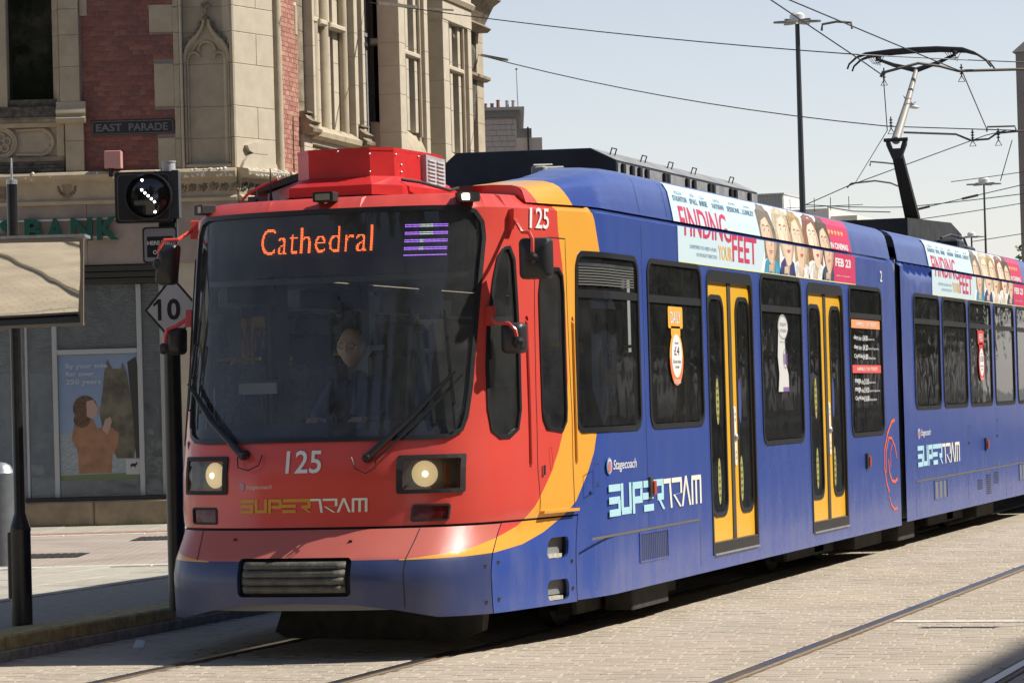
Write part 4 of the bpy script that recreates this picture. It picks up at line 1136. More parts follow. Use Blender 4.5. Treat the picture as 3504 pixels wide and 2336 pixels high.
# underframe and wheels
mb = MB(); mb.box(-2.1, -.55, 18.8, 27.9, .30, .42); mb.box(-2.1, -.55, 29.2, 37.0, .30, .42); mb.obj("underframe", UNDER, tram)
mb = MB(); mb.prism([(-1.72, .34), (-1.80, .12), (-1.72, .08), (-.62, .06), (-.45, .12), (-.42, .34)], 17.75, 17.85, lambda a, b, c_: (a, c_, b)); mb.obj("life_guard", UNDER, tram)
def bogie(u):
    mb = MB()
    mb.bbox(-2.37, -.35, u - .2, u + .2, .12, .36, .02)
    b_ = mb.obj("bogie", UNDER, tram)
    for x in (-.42, -2.3):
        mb = MB(); mb.bbox(x - .07, x + .07, u - 1.25, u + 1.25, .10, .30, .02); mb.obj("bogie_side_frame", UNDER, b_)
    for du in (-.9, .9):
        for x in (-.60, -2.05):
            mb = MB(); mb.lathe([(.29, 0), (.33, .02), (.33, .10), (.20, .12), (.10, .14)], (x - .06, u + du, .33), 24, (1, 0, 0)); mb.obj("wheel", UNDER, b_, smooth=True)
for u in (20.6, 26.6, 33.0): bogie(u)
for e_ in ((-.32, -.12, 19.9, 20.8, .09, .24), (-.36, -.16, 27.2, 28.4, .1, .26), (-.36, -.14, 29.1, 29.9, .08, .26), (-.4, -.2, 33.8, 34.9, .1, .28)):
    mb = MB(); mb.bbox(*e_, .01); mb.obj("equipment_case", UNDER, tram)

# ---- roof equipment of the front car
mb = MB()
P0 = [(-1.60, 18.0), (-1.19, 18.0), (-1.073, 18.12), (-1.03, 18.9), (-1.7, 18.95), (-1.72, 18.12)]
mb.prism(P0, 2.925, 3.098, lambda a, b, c_: (a, b, c_)); rb = mb.obj("roof_vent_box", mat("red_cover_paint", (.55, .03, .03), .35, var=.12, scale=5), tram)
mb = MB(); P1 = [(-1.68, 17.86), (-1.13, 17.86), (-1.00, 18.06), (-.92, 18.98), (-1.75, 19.0), (-1.84, 18.1)]
V = [(a, b, 2.80) for a, b in P1] + [(a, b, 2.862) for a, b in P1] + [(a, b, 2.925) for a, b in P0]; n = 6
mb.add(V, [(i, (i + 1) % n, n + (i + 1) % n, n + i) for i in range(n)] + [(n + i, n + (i + 1) % n, 2 * n + (i + 1) % n, 2 * n + i) for i in range(n)] + [tuple(2 * n + i for i in range(n))])
mb.obj("vent_box_base", MATS["red_cover_paint"], rb)
mb = MB(); mb.prism([(a * 1.004 + .005, b - .004) for a, b in P0], 3.085, 3.104, lambda a, b, c_: (a, b, c_)); mb.obj("vent_box_lid", MATS["red_cover_paint"], rb)
def gp(a, b, o): # grille plane just off the side of the box
    return (-1.05 + o + a * .018, 18.55 + a * .31, 2.885 + b * .20 - .012 * a)
mb = MB(); mb.prism([(0, 0), (1, 0), (1, 1), (0, 1)], -.02, .035, gp); gr = mb.obj("grille_plate", GREYPL, rb)
for q in range(7):
    for r in (0.27, .73):
        mb = MB(); mb.prism([(r - .18, .10 + q * .12), (r + .18, .10 + q * .12), (r + .18, .15 + q * .12), (r - .18, .13 + q * .12)], .035, .045, gp); mb.obj("louvre", mat("louvre_light", (.62, .62, .63), .4), gr)
mb = MB()
for a, b, z in ((-1.19, 17.995, 3.06), (-1.19, 17.995, 2.95), (-1.07, 18.14, 3.06), (-1.065, 18.22, 3.0), (-1.065, 18.22, 2.955), (-1.035, 18.8, 3.06), (-1.05, 18.5, 3.07), (-1.4, 17.992, 3.085)):
    mb.lathe([(.007, 0), (.007, .006), (.002, .009)], (a, b, z), 8, (.6, -.8, 0))
mb.obj("bolt_heads", STEEL, rb, kind="stuff")
mb = MB(); mb.tube([(-1.02, 18.10, 2.90), (-.93, 18.18, 2.885), (-.90, 18.35, 2.87), (-.86, 18.55, 2.85), (-.84, 18.65, 2.87)], .010, 8); mb.obj("cable", MATTE, rb, smooth=True)
# dark sloping cowl on the left of the roof
mb = MB(); mb.prism([(-2.11, 2.862), (-2.03, 2.905), (-1.76, 2.985), (-1.70, 2.985), (-1.70, 2.955), (-2.03, 2.872)], 18.22, 19.6, lambda a, b, c_: (a, c_, b)); cw = mb.obj("roof_cowl", DKGREY, tram)
mb = MB(); mb.prism([(-1.99, 2.80), (-1.99, 2.865), (-1.76, 2.94), (-1.76, 2.80)], 18.26, 18.30, lambda a, b, c_: (a, c_, b)); mb.obj("cowl_panel", mat("pale_panel", (.5, .52, .54), .5), cw)
mb = MB(); mb.tube([(-2.15, 18.22, 2.83), (-2.11, 18.22, 2.866), (-2.03, 18.22, 2.906), (-1.90, 18.22, 2.95)], .010, 8); mb.obj("cowl_edge", RED, cw)
for a in (-1.86, -1.96):
    mb = MB(); mb.tube([(a, 18.0, 2.80), (a, 18.0, 2.87), (a, 18.0, 2.875 + (.13 if a > -1.9 else .0))], [.012, .005, .003], 6); mb.obj("radio_aerial", MATTE, tram)
# long traction case
sec = [(-1.82, 2.88), (-1.82, 3.20), (-1.70, 3.30), (-.69, 3.285), (-.50, 3.19), (-.50, 2.88)]
mb = MB(); mb.prism(sec, 21.1, 25.3, lambda a, b, c_: (a, c_, b)); tc = mb.obj("traction_case", mat("case_navy_grey", (.030, .034, .048), .55, var=.35, scale=3), tram)
mb = MB(); mb.prism([(a * 1.0, b + .004) for a, b in sec[1:5]] + [(-.52, 3.175), (-1.8, 3.185)], 21.115, 25.32, lambda a, b, c_: (a, c_, b)); mb.obj("case_lid", mat("lid_grey", (.26, .265, .27), .6, var=.2, scale=3), tc)
mb = MB(); mb.box(-.499, -.492, 21.12, 25.28, 2.90, 3.175); mb.obj("case_side", mat("case_side_grey", (.27, .27, .255), .6, var=.25, scale=6), tc)
for k, u in enumerate((21.19, 21.42, 21.62, 21.81, 22.3, 22.39, 22.95, 23.15, 23.63, 23.74, 24.31, 24.46, 24.93)):
    mb = MB(); mb.bbox(-.491, -.465, u, u + .055, 3.06, 3.175, .006); mb.obj("case_latch", MATTE, tc)
for u in (21.35, 22.15, 22.9, 23.6, 24.8):
    mb = MB(); mb.tube([(-.62, u, 3.24), (-.60, u, 3.30), (-.60, u + .12, 3.30), (-.62, u + .12, 3.24)], .005, 6); mb.obj("lifting_eye", DKGREY, tc)
for u in (18.9, 19.15, 19.4, 19.9):
    mb = MB(); mb.bbox(-.72, -.62, u + .9, u + .98, 2.95, 3.075, .01); mb.tube([(-.7, u + .9, 3.08), (-.6, u + 1.0, 3.085)], .010, 6); mb.obj("roof_fitting", mat("fitting_grey", (.35, .35, .32), .6), tram)

# ---- pantograph on the middle car
mb = MB(); mb.prism([(33.7, 2.92), (33.7, 3.40), (36.4, 3.47), (37.1, 3.36), (37.1, 2.92)], -1.75, -.85, lambda a, b, c_: (c_, a, b)); pb = mb.obj("pantograph_base", mat("pantograph_dark", (.035, .036, .04), .6, var=.3, scale=6), tram)
mb = MB(); mb.bbox(-.8, -.5, 34.9, 35.3, 2.95, 3.20, .02); mb.bbox(-.8, -.5, 35.5, 36.0, 2.95, 3.15, .02); mb.tube([(-.7, 34.9, 3.22), (-.65, 35.2, 3.27), (-.6, 35.8, 3.25), (-.6, 36.0, 3.16)], .015, 6); mb.obj("roof_insulators", DKGREY, tram)
mb = MB(); mb.tube([(-2.4, 28.3, 2.95), (-1.325, 28.7, 3.02), (-.25, 28.7, 2.93)], .05, 8); mb.obj("gangway_hood", DKGREY, tram, smooth=True)
PD = mat("pantograph_arm_dark", (.035, .035, .036), .5); PL = mat("pantograph_arm_pale", (.36, .34, .30), .5, .2)
K = Vector((-1.325, 35.6, 4.36))
mb = MB()
b0 = Vector((-1.325, 36.55, 3.45)); n_ = (K - b0)
for sx in (-1, 1): pass
mb.add([(b0.x - .085, b0.y, b0.z), (b0.x + .085, b0.y, b0.z), (b0.x + .085, b0.y + .09, b0.z + .03), (b0.x - .085, b0.y + .09, b0.z + .03),
        (K.x - .06, K.y, K.z - .08), (K.x + .06, K.y, K.z - .08), (K.x + .06, K.y + .07, K.z - .05), (K.x - .06, K.y + .07, K.z - .05)],
       [(0, 1, 2, 3), (4, 5, 6, 7), (0, 1, 5, 4), (1, 2, 6, 5), (2, 3, 7, 6), (3, 0, 4, 7)])
lo = mb.obj("pantograph_lower_arm", PD, tram)
mb = MB(); mb.prism([(-.05, -.16), (.05, -.16), (.115, 0), (.12, .06), (.08, .05), (.05, -.04), (-.05, -.04), (-.08, .05), (-.12, .06), (-.115, 0)], 0, .09, lambda a, b, c_: (K.x + a, K.y + c_, K.z + b)); mb.tube([(K.x - .14, K.y, K.z + .06), (K.x + .14, K.y, K.z + .06)], .022, 8)
mb.obj("knee_bracket", PD, lo)
Y0 = Vector((-1.325, 37.0, 5.36))
mb = MB(); mb.tube([K + Vector((0, 0, .05)), K.lerp(Y0, .5), Y0], [.052, .042, .028], 10); up = mb.obj("pantograph_upper_arm", PL, tram, smooth=True)
mb = MB(); mb.tube([K + Vector((-.06, .05, .06)), Y0 + Vector((-.03, .02, -.06))], .008, 6); mb.obj("pantograph_link", PD, up)
mb = MB(); mb.tube([(-1.79, 37.02, 5.52), (-1.60, 37.02, 5.44), (-1.325, 37.0, 5.36), (-1.05, 37.02, 5.44), (-.86, 37.02, 5.52)], [.018, .024, .034, .024, .018], 8); mb.obj("pantograph_yoke", PD, up, smooth=True)
for dy in (-.14, .14):
    mb = MB(); z0 = 5.585
    mb.tube([(-2.145, 37.03 + dy, 5.41), (-2.12, 37.03 + dy, 5.47), (-2.03, 37.03 + dy, 5.545), (-1.92, 37.03 + dy, 5.58), (-1.6, 37.03 + dy, 5.60), (-1.325, 37.03 + dy, 5.605), (-1.05, 37.03 + dy, 5.60), (-.74, 37.03 + dy, 5.57), (-.60, 37.03 + dy, 5.52), (-.46, 37.03 + dy, 5.42), (-.40, 37.03 + dy, 5.335)], [.011, .012, .014, .022, .024, .024, .024, .022, .014, .012, .011], 8)
    mb.obj("contact_strip", PD, up, smooth=True)
mb = MB()
for sx in (-1.80, -.86):
    mb = MB(); mb.tube([(sx, 36.87, 5.56), (sx, 37.2, 5.56)], .018, 6); mb.tube([(sx, 37.02, 5.50), (sx, 37.02, 5.57)], .022, 6)
    for k in range(4): mb.tube([(sx - .12 + k * .03, 37.0, 5.57), (sx - .05 + k * .03, 37.0, 5.47 - k * .01), (sx + .05, 37.0, 5.49), (sx + .10, 37.0, 5.57)], .004, 5)
    mb.obj("pantograph_spring", MATTE, up, kind="stuff")

# ---- the driver
driver = empty("person", (-1.42, 18.72, 1.22), "tram driver, a bald man in glasses and dark top seated behind the windscreen", "person")
SKIN = mat("skin", (.78, .55, .44), .55, var=.1, scale=20)
def skin_body(name, joints, edges, radii, m, parent, sub=2):
    org = wloc(parent)
    me = bpy.data.meshes.new(name)
    me.from_pydata([tuple(Vector(j) - org) for j in joints], edges, [])
    me.materials.append(m)
    o = bpy.data.objects.new(name, me); COL.objects.link(o); o.parent = parent
    sk = o.modifiers.new("skin", 'SKIN'); sk.use_smooth_shade = True
    if not me.skin_vertices: 
        pass
    for i, r in enumerate(radii):
        me.skin_vertices[0].data[i].radius = (r, r) if not isinstance(r, tuple) else r
    me.skin_vertices[0].data[0].use_root = True
    o.modifiers.new("smooth", 'SUBSURF').levels = sub; o.modifiers["smooth"].render_levels = sub
    return o
dx = -1.60
J = [(dx + .06, 18.82, 1.22), (dx + .06, 18.80, 1.42), (dx + .04, 18.76, 1.58), (dx + .02, 18.73, 1.66), (dx + .01, 18.70, 1.73),
     (dx + .22, 18.76, 1.60), (dx + .27, 18.60, 1.42), (dx + .20, 18.36, 1.40),
     (dx - .16, 18.74, 1.60), (dx - .22, 18.58, 1.42), (dx - .12, 18.36, 1.40),
     (dx + .15, 18.60, 1.20), (dx - .02, 18.60, 1.20), (dx + .17, 18.35, 1.18), (dx - .04, 18.35, 1.18)]
Ed = [(0, 1), (1, 2), (2, 3), (3, 4), (2, 5), (5, 6), (6, 7), (2, 8), (8, 9), (9, 10), (0, 11), (0, 12), (11, 13), (12, 14)]
Rd = [(.17, .14), (.16, .13), (.15, .11), .07, .055, .08, .055, .042, .08, .055, .042, .09, .09, .08, .08]
try:
    me_t = bpy.data.meshes.new("t"); me_t.from_pydata([(0, 0, 0), (0, 0, 1)], [(0, 1)], [])
    bd = bpy.data.meshes.new("body"); org = wloc(driver)
    bd.from_pydata([tuple(Vector(j) - org) for j in J], Ed, [])
    bd.materials.append(mat("navy_jumper", (.07, .09, .19), .8, bump=.2))
    ob = bpy.data.objects.new("body", bd); COL.objects.link(ob); ob.parent = driver
    sk = ob.modifiers.new("skin", 'SKIN'); sk.use_smooth_shade = True
    ob.modifiers.new("smooth", 'SUBSURF').levels = 2; ob.modifiers["smooth"].render_levels = 2
    bpy.context.view_layer.objects.active = ob
    sv = bd.skin_vertices[0].data
    for i, r in enumerate(Rd): sv[i].radius = r if isinstance(r, tuple) else (r, r)
    sv[0].use_root = True
    bpy.data.meshes.remove(me_t)
except Exception as ex:
    print("skin failed", ex)
# head: one lathed-and-shaped mesh with brow, nose, mouth, chin and ears
mb = MB(); hc = Vector((dx + .0, 18.66, 1.875)); nu, nv = 28, 22
V = []
for j in range(nv + 1):
    ph = math.pi * j / nv; z = math.cos(ph)
    for i in range(nu):
        th = 2 * math.pi * i / nu; x = math.sin(ph) * math.sin(th); y = -math.sin(ph) * math.cos(th)   # y<0 is the face
        rx, ry, rz = .084, .102, .128
        if z < 0: rx *= 1 - .32 * (-z) ** 1.5; ry *= 1 - .15 * (-z)
        p = Vector((x * rx, y * ry, z * rz))
        if y < 0:
            f = max(0, -y)
            p.y -= .024 * f * math.exp(-((x / .16) ** 2)) * math.exp(-(((z + .12) / .20) ** 2))     # nose
            p.y += .012 * f * math.exp(-((abs(x) - .36) / .16) ** 2) * math.exp(-(((z - .10) / .12) ** 2))  # eye sockets
            p.y -= .008 * f * math.exp(-(((z - .26) / .10) ** 2))                                   # brow
            p.y -= .007 * f * math.exp(-((x / .34) ** 2)) * math.exp(-(((z + .48) / .07) ** 2))      # lips
            p.y -= .010 * f * math.exp(-((x / .3) ** 2)) * math.exp(-(((z + .82) / .12) ** 2))       # chin
        else: p.y *= 1.05
        if abs(abs(x) - .98) < .12 and abs(z) < .32 and abs(y) < .3: p.x *= 1.13                      # ears
        V.append(tuple(hc + p))
F = []
for j in range(nv):
    for i in range(nu): F.append((j * nu + i, j * nu + (i + 1) % nu, (j + 1) * nu + (i + 1) % nu, (j + 1) * nu + i))
mb.add(V, F); hd = mb.obj("head", SKIN, driver, smooth=True)
for sx in (-.03, .03):
    mb = MB(); mb.lathe([(.010, 0), (.008, .005), (.001, .007)], hc + Vector((sx, -.080, .010)), 10, (0, -1, 0)); mb.obj("eye", mat("eye_dark", (.12, .10, .09), .3), hd)
mb = MB()
for sx in (-.033, .033):
    mb.tube([hc + Vector((sx + .026 * math.cos(a), -.098, .012 + .018 * math.sin(a))) for a in [2 * math.pi * i / 16 for i in range(17)]], .0022, 5, cap=False)
mb.tube([hc + Vector((-.008, -.100, .014)), hc + Vector((.008, -.100, .014))], .002, 5)
for sx in (-1, 1): mb.tube([hc + Vector((sx * .058, -.095, .016)), hc + Vector((sx * .08, 0, .02))], .002, 5)
mb.obj("glasses", MATTE, hd)
# hands with five fingers resting on the desk
def hand(cx, cy, cz, s):
    mb = MB(); mb.bbox(cx - .04, cx + .04, cy - .05, cy + .04, cz - .013, cz + .014, .01)
    for k, L_ in enumerate((.065, .075, .078, .062)):
        x = cx - .03 * s + k * .02 * s
        mb.tube([(x, cy - .04, cz), (x, cy - .05 - L_ * .45, cz + .008), (x, cy - .05 - L_ * .8, cz - .006), (x, cy - .05 - L_, cz - .02)], [.0095, .009, .0085, .007], 7)
    mb.tube([(cx - .038 * s, cy + .01, cz), (cx - .062 * s, cy - .025, cz - .004), (cx - .066 * s, cy - .055, cz - .014)], [.012, .010, .008], 7)
    mb.obj("hand", SKIN, driver, smooth=True)
hand(dx + .19, 18.31, 1.415, 1); hand(dx - .11, 18.31, 1.415, -1)
# ================================================================== GROUND
def sett_mat(name, c, v):
    return mat(name, c, .85, var=v, scale=1.1, bump=.35, bscale=90, detail=12, thr=(.3, .7))
SM = [sett_mat("sett_buff", (.43, .365, .285), .13), sett_mat("sett_grey", (.415, .352, .277), .13), sett_mat("sett_pale", (.44, .376, .295), .13)]
def brick_mat(name, c1, c2, cm, bw, rh, rot, ms=.006, scale=1.0, bump=.4):
    m = bpy.data.materials.new(name); m.use_nodes = True
    n = m.node_tree.nodes; l = m.node_tree.links; b = n["Principled BSDF"]
    geo = n.new("ShaderNodeNewGeometry"); mp = n.new("ShaderNodeMapping"); mp.inputs["Rotation"].default_value = (0, 0, rot)
    l.new(geo.outputs["Position"], mp.inputs[0])
    br = n.new("ShaderNodeTexBrick"); br.inputs["Scale"].default_value = scale; br.inputs["Mortar Size"].default_value = ms
    br.inputs["Brick Width"].default_value = bw; br.inputs["Row Height"].default_value = rh; br.inputs["Mortar Smooth"].default_value = .3
    br.inputs["Color1"].default_value = (*c1, 1); br.inputs["Color2"].default_value = (*c2, 1); br.inputs["Mortar"].default_value = (*cm, 1)
    l.new(mp.outputs[0], br.inputs[0])
    nz = n.new("ShaderNodeTexNoise"); nz.inputs["Scale"].default_value = 1.3; nz.inputs["Detail"].default_value = 8; l.new(geo.outputs["Position"], nz.inputs["Vector"])
    mr = n.new("ShaderNodeMapRange"); mr.inputs[1].default_value = .3; mr.inputs[2].default_value = .7; mr.inputs[3].default_value = .80; mr.inputs[4].default_value = 1.15; l.new(nz.outputs[0], mr.inputs[0])
    mu = n.new("ShaderNodeMix"); mu.data_type = 'RGBA'; mu.blend_type = 'MULTIPLY'; mu.inputs[0].default_value = 1
    l.new(br.outputs[0], mu.inputs[6]); l.new(mr.outputs[0], mu.inputs[7]); l.new(mu.outputs[2], b.inputs["Base Color"])
    b.inputs["Roughness"].default_value = .9
    bp = n.new("ShaderNodeBump"); bp.inputs["Strength"].default_value = bump; bp.inputs["Distance"].default_value = .01; bp.invert = True
    l.new(br.outputs[1], bp.inputs["Height"]); l.new(bp.outputs[0], b.inputs["Normal"])
    MATS[name] = m; return m
mb = MB(); mb.box(-1500, 1500, -600, 2400, -.6, -.08)
mb.obj("ground", mat("town_ground", (.20, .19, .17), .95, var=.2, scale=.3), kind="structure", base=(0, 0, -.6))
FARROAD = brick_mat("setts_far", (.44, .375, .288), (.41, .35, .27), (.27, .23, .17), .2, .1, 0.0)
mb = MB(); mb.box(-3.30, 17.5, -25, 220, -.079, -.012)
road = mb.obj("road", FARROAD, kind="structure", base=(2, 20, -.079))
mb = MB(); mb.box(-3.28, 5.6, 14.3, 33.98, -.0115, -.0045); mb.obj("sett_bedding", mat("sett_bedding_dark", (.27, .23, .175), .95, var=.3, scale=30), road)
RAILS = (-2.04, -.61, 1.52, 2.95)
rng = random.Random(3)
allset = []
row = 0; y = 14.4
while y < 33.9:
    x = -3.24 + (0.1 if row % 2 else 0) - rng.random() * .03
    while x < 5.5:
        w = .197 + rng.uniform(-.012, .012)
        x0, x1 = x, x + w; x += w + .0045
        ly = -.3134 * (x0 - 5.64) + .9497 * y
        if ly < 15.5: continue
        segs = [(x0, x1)]
        for r in RAILS:
            ns = []
            for a, b in segs:
                if b <= r - .055 or a >= r + .085: ns.append((a, b))
                else:
                    if a < r - .055: ns.append((a, r - .055))
                    if b > r + .085: ns.append((r + .085, b))
            segs = ns
        for a, b in segs:
            if b - a > .035: allset.append((ly, a, b, y))
    y += .103; row += 1
def sett_geo(mb, a, b, y, mi, rng):
    h = rng.uniform(-.002, .0015); t1, t2 = rng.uniform(-.001, .001), rng.uniform(-.001, .001); e = .005; y1 = y + .1
    j = rng.uniform(-.002, .002)
    mb.add([(a, y + j, -.012), (b, y + j, -.012), (b, y1 + j, -.012), (a, y1 + j, -.012), (a, y + j, h - .004), (b, y + j, h - .004), (b, y1 + j, h - .004), (a, y1 + j, h - .004),
            (a + e, y + j + e, h + t1), (b - e, y + j + e, h - t1), (b - e, y1 + j - e, h + t2), (a + e, y1 + j - e, h - t2)],
           [(0, 1, 5, 4), (1, 2, 6, 5), (2, 3, 7, 6), (3, 0, 4, 7), (4, 5, 9, 8), (5, 6, 10, 9), (6, 7, 11, 10), (7, 4, 8, 11), (8, 9, 10, 11)], mi)
vis = sorted([s for s in allset if s[0] > 16.60 - .30 * (.9497 * (s[1] - 5.64) + .3134 * s[3]) and (.9497 * (s[1] - 5.64) + .3134 * s[3]) < 2.9 and (.9497 * (s[1] - 5.64) + .3134 * s[3]) > -2.9], key=lambda s: s[0] + .30 * (.9497 * (s[1] - 5.64) + .3134 * s[3]))
near = set(vis[:300])
big = MB()
protos = []
for (ly, a, b, yy) in allset:
    if (ly, a, b, yy) in near: continue
    sett_geo(big, a, b, yy, rng.randrange(3), rng)
so = big.obj("setts", SM, road, kind="stuff")
for (ly, a, b, yy) in vis[:300]:
    m1 = MB(); sett_geo(m1, a, b, yy, 0, rng); m1.obj("sett", SM[rng.randrange(3)], road)
RH = mat("rail_steel", (.30, .29, .30), .28, .9, var=.2, scale=40, stretch=(1, .05, 1)); RR = mat("rail_rust", (.22, .13, .06), .8, var=.3, scale=30)
for i, r in enumerate(RAILS):
    mb = MB(); mb.box(r - .034, r + .026, -20, 200, -.10, .003)
    rl = mb.obj("tram_rail", RH, kind="structure", base=(r, 20, -.1))
    mb = MB(); mb.box(r + .058, r + .072, -20, 200, -.10, .001); mb.obj("keeper_flange", RR, rl)
    mb = MB(); mb.box(r - .054, r - .036, -20, 200, -.10, -.002); mb.box(r + .073, r + .084, -20, 200, -.1, -.003); mb.obj("sealant_strip", mat("rail_sealant", (.075, .065, .05), .8, var=.3, scale=20), rl)
mb = MB(); mb.box(3.12, 5.4, 19.0, 19.0, 0, 0)
mb = MB(); mb.box(1.63, 2.88, 19.88, 20.06, -.005, .0045); mb.box(3.05, 4.4, 19.88, 20.06, -.005, .0045)
mb.obj("crossing_strip", mat("worn_white_strip", (.60, .55, .47), .85, var=.25, scale=12), road)

# ---- raised footway with kerb
PZ = .15
TARM = mat("footway_tarmac", (.34, .305, .245), .92, var=.14, scale=14, bump=.25, bscale=120)
mb = MB(); mb.box(-80, -3.62, -20, 24.0, -.079, PZ - .004); mb.box(-80, -3.62, 24.0, 130, -.079, PZ - .004)
pav = mb.obj("pavement", TARM, kind="structure", base=(-10, 20, -.079))
kerb = empty("kerb", (-3.45, 20, 0), kind="structure")
KM = mat("kerb_yellow_worn", (.40, .32, .14), .85, var=.3, scale=18, bump=.3); KM2 = mat("kerb_stone", (.34, .31, .25), .85, var=.25, scale=14, bump=.3)
y = 8.0; k = 0
while y < 60:
    L_ = .91
    mb = MB(); mb.bbox(-3.62, -3.315 + rng.uniform(-.004, .004), y + .004, y + L_ - .004, .065, PZ + rng.uniform(-.002, .003), .012); mb.obj("kerbstone", KM if y < 26 else KM2, kerb)
    mb = MB(); mb.bbox(-3.60, -3.297, y + .30, y + L_ + .292, -.012, .062, .006); mb.obj("kerb_base_stone", KM2, kerb)
    y += L_; k += 1
SL = [mat("slab_buff", (.38, .345, .28), .88, var=.13, scale=9, bump=.2, bscale=70), mat("slab_pale", (.42, .385, .32), .88, var=.12, scale=9, bump=.2, bscale=70), mat("slab_grey", (.35, .32, .27), .88, var=.13, scale=9, bump=.2, bscale=70)]
mb = MB()
for row in range(9):
    xa = -4.97 - row * .62; y = 16.5 - (row % 2) * .35
    while y < 28:
        L_ = .75 + rng.random() * .35; yc = y + L_ / 2; xc = xa - .3
        ly = -.3134 * (xc - 5.64) + .9497 * yc
        if ly + .45 < 27.25 and ly > 19:
            m1 = MB(); h = PZ + .006 + rng.uniform(-.002, .003); m1.bbox(xa - .612, xa - .006, y + .005, y + L_ - .005, PZ - .003, h, .004); m1.obj("paving_slab", SL[rng.randrange(3)], pav)
        y += L_
# side street, seen as a band in front of the bank
def FRq(a0, a1, l0, l1, z0, z1, name, m, parent=None, **kw):
    mb = MB(); mb.box(a0, a1, l0, l1, z0, z1, FR); return mb.obj(name, m, parent, **kw)
BLK = brick_mat("street_blocks", (.42, .35, .295), (.38, .32, .27), (.26, .21, .17), .2, .1, -.3187, ms=.008)
street = FRq(-16, 2.0, 27.42, 34.28, PZ - .05, PZ + .0005, "side_street", BLK, kind="structure", base=(-7, 25, .1))
WK = mat("pale_kerb", (.55, .53, .47), .8, var=.15, scale=14)
for (l0, l1, nm, m) in ((27.22, 27.41, "flush_kerb", WK), (34.29, 34.47, "flush_kerb", WK)):
    a = -14.0
    while a < 1.5:
        mb = MB(); mb.bbox(a + .004, a + .896, l0, l1, PZ - .04, PZ + .008, .006, FR); mb.obj(nm, m, street); a += .9
RB = mat("red_paver", (.34, .17, .11), .85, var=.2, scale=16)
a = -12.0
while a < 0:
    mb = MB(); mb.bbox(a + .003, a + .197, 34.62, 34.98, PZ - .04, PZ + .008, .004, FR); mb.obj("red_paver", RB, street); a += .2
a = -12.0
while a < 0:
    for (l0, l1) in ((34.99, 35.9), (35.91, 36.99)):
        mb = MB(); mb.bbox(a + .004, a + .60, l0 + .004, l1, PZ - .04, PZ + .009 + rng.uniform(-.002, .002), .005, FR); mb.obj("paving_slab", SL[rng.randrange(3)], street)
    a += .604
GR = mat("cast_iron", (.07, .06, .05), .6, .5, var=.3, scale=30)
for (a0, a1, l0, l1, n) in ((-5.05, -4.15, 29.15, 29.95, 12), (-4.02, -3.6, 32.5, 33.4, 7)):
    g = empty("street_grate", FR((a0 + a1) / 2, (l0 + l1) / 2, PZ)); g.parent = street; g.location = Vector(g.location) - wloc(street); WL[g.name] = Vector(FR((a0 + a1) / 2, (l0 + l1) / 2, PZ))
    for k in range(n):
        x = a0 + (a1 - a0) * k / n; mb = MB(); mb.box(x, x + (a1 - a0) / n * .55, l0, l1, PZ - .02, PZ + .009, FR); mb.obj("grate_bar", GR, g)
    mb = MB(); mb.box(a0 - .03, a1 + .03, l0 - .03, l1 + .03, PZ - .03, PZ + .004, FR); mb.obj("grate_frame", MATTE, g)
mb = MB(); c = Vector((-2.85, 18.0, .02))
mb.add([(c.x - .035, c.y - .02, .0), (c.x + .035, c.y - .01, .004), (c.x + .03, c.y + .04, .045), (c.x - .03, c.y + .03, .05), (c.x, c.y + .01, .03)], [(0, 1, 4), (1, 2, 4), (2, 3, 4), (3, 0, 4)])
mb.obj("litter", mat("crumpled_paper", (.6, .6, .62), .7), base=(c.x, c.y, 0), label="crumpled white scrap of paper lying on the setts below the kerb", cat="litter")
# weeds along the wall foot
wm = MB(); r2 = random.Random(5)
for (ca, n, s) in ((-5.30, 60, .05), (-5.1, 14, .03), (-4.95, 18, .035), (-4.55, 60, .05), (-4.37, 14, .05), (-4.05, 12, .04), (-5.2, 30, .03), (-3.9, 20, .04)):
    for k in range(n):
        a = ca + r2.gauss(0, .09); l_ = 36.97 - r2.random() * .05; h = s * (.5 + r2.random()); d = r2.uniform(-.02, .02)
        wm.add([FR(a, l_, PZ + .008), FR(a + .006, l_, PZ + .008), FR(a + d, l_ - .01, PZ + h)], [(0, 1, 2)])
wm.obj("weeds", mat("weed_green", (.11, .17, .045), .7, var=.3, scale=30), kind="stuff", label="green weeds and moss along the foot of the bank wall", cat="weeds")
# ================================================================== THE BANK
STN = mat("sandstone", (.42, .35, .245), .85, var=.10, scale=5, bump=.15, bscale=60)
STN2 = mat("sandstone_pale", (.50, .435, .33), .85, var=.07, scale=5, bump=.12, bscale=60)  # paler copy of the sandstone, for faces that catch the sun
STN3 = mat("sandstone_sooty", (.24, .19, .13), .9, var=.35, scale=6, bump=.3, bscale=40)
SOOT = mat("soot_black_stone", (.10, .085, .065), .9, var=.5, scale=14, bump=.5, bscale=30)
FASC = mat("pink_stone", (.33, .265, .215), .85, var=.14, scale=3, bump=.1)
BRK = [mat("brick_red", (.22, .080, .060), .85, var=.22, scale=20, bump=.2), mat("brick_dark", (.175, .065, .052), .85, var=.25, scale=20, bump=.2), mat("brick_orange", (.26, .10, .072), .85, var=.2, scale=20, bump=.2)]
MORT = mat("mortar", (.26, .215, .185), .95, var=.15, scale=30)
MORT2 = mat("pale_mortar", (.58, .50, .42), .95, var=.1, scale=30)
BRK2 = [mat("side_brick_rose", (.42, .20, .145), .85, var=.15, scale=20), mat("side_brick_red", (.36, .15, .11), .85, var=.15, scale=20), mat("side_brick_buff", (.46, .25, .18), .85, var=.15, scale=20)]  # front brick and mortar again, colours lightened for the sunlit side
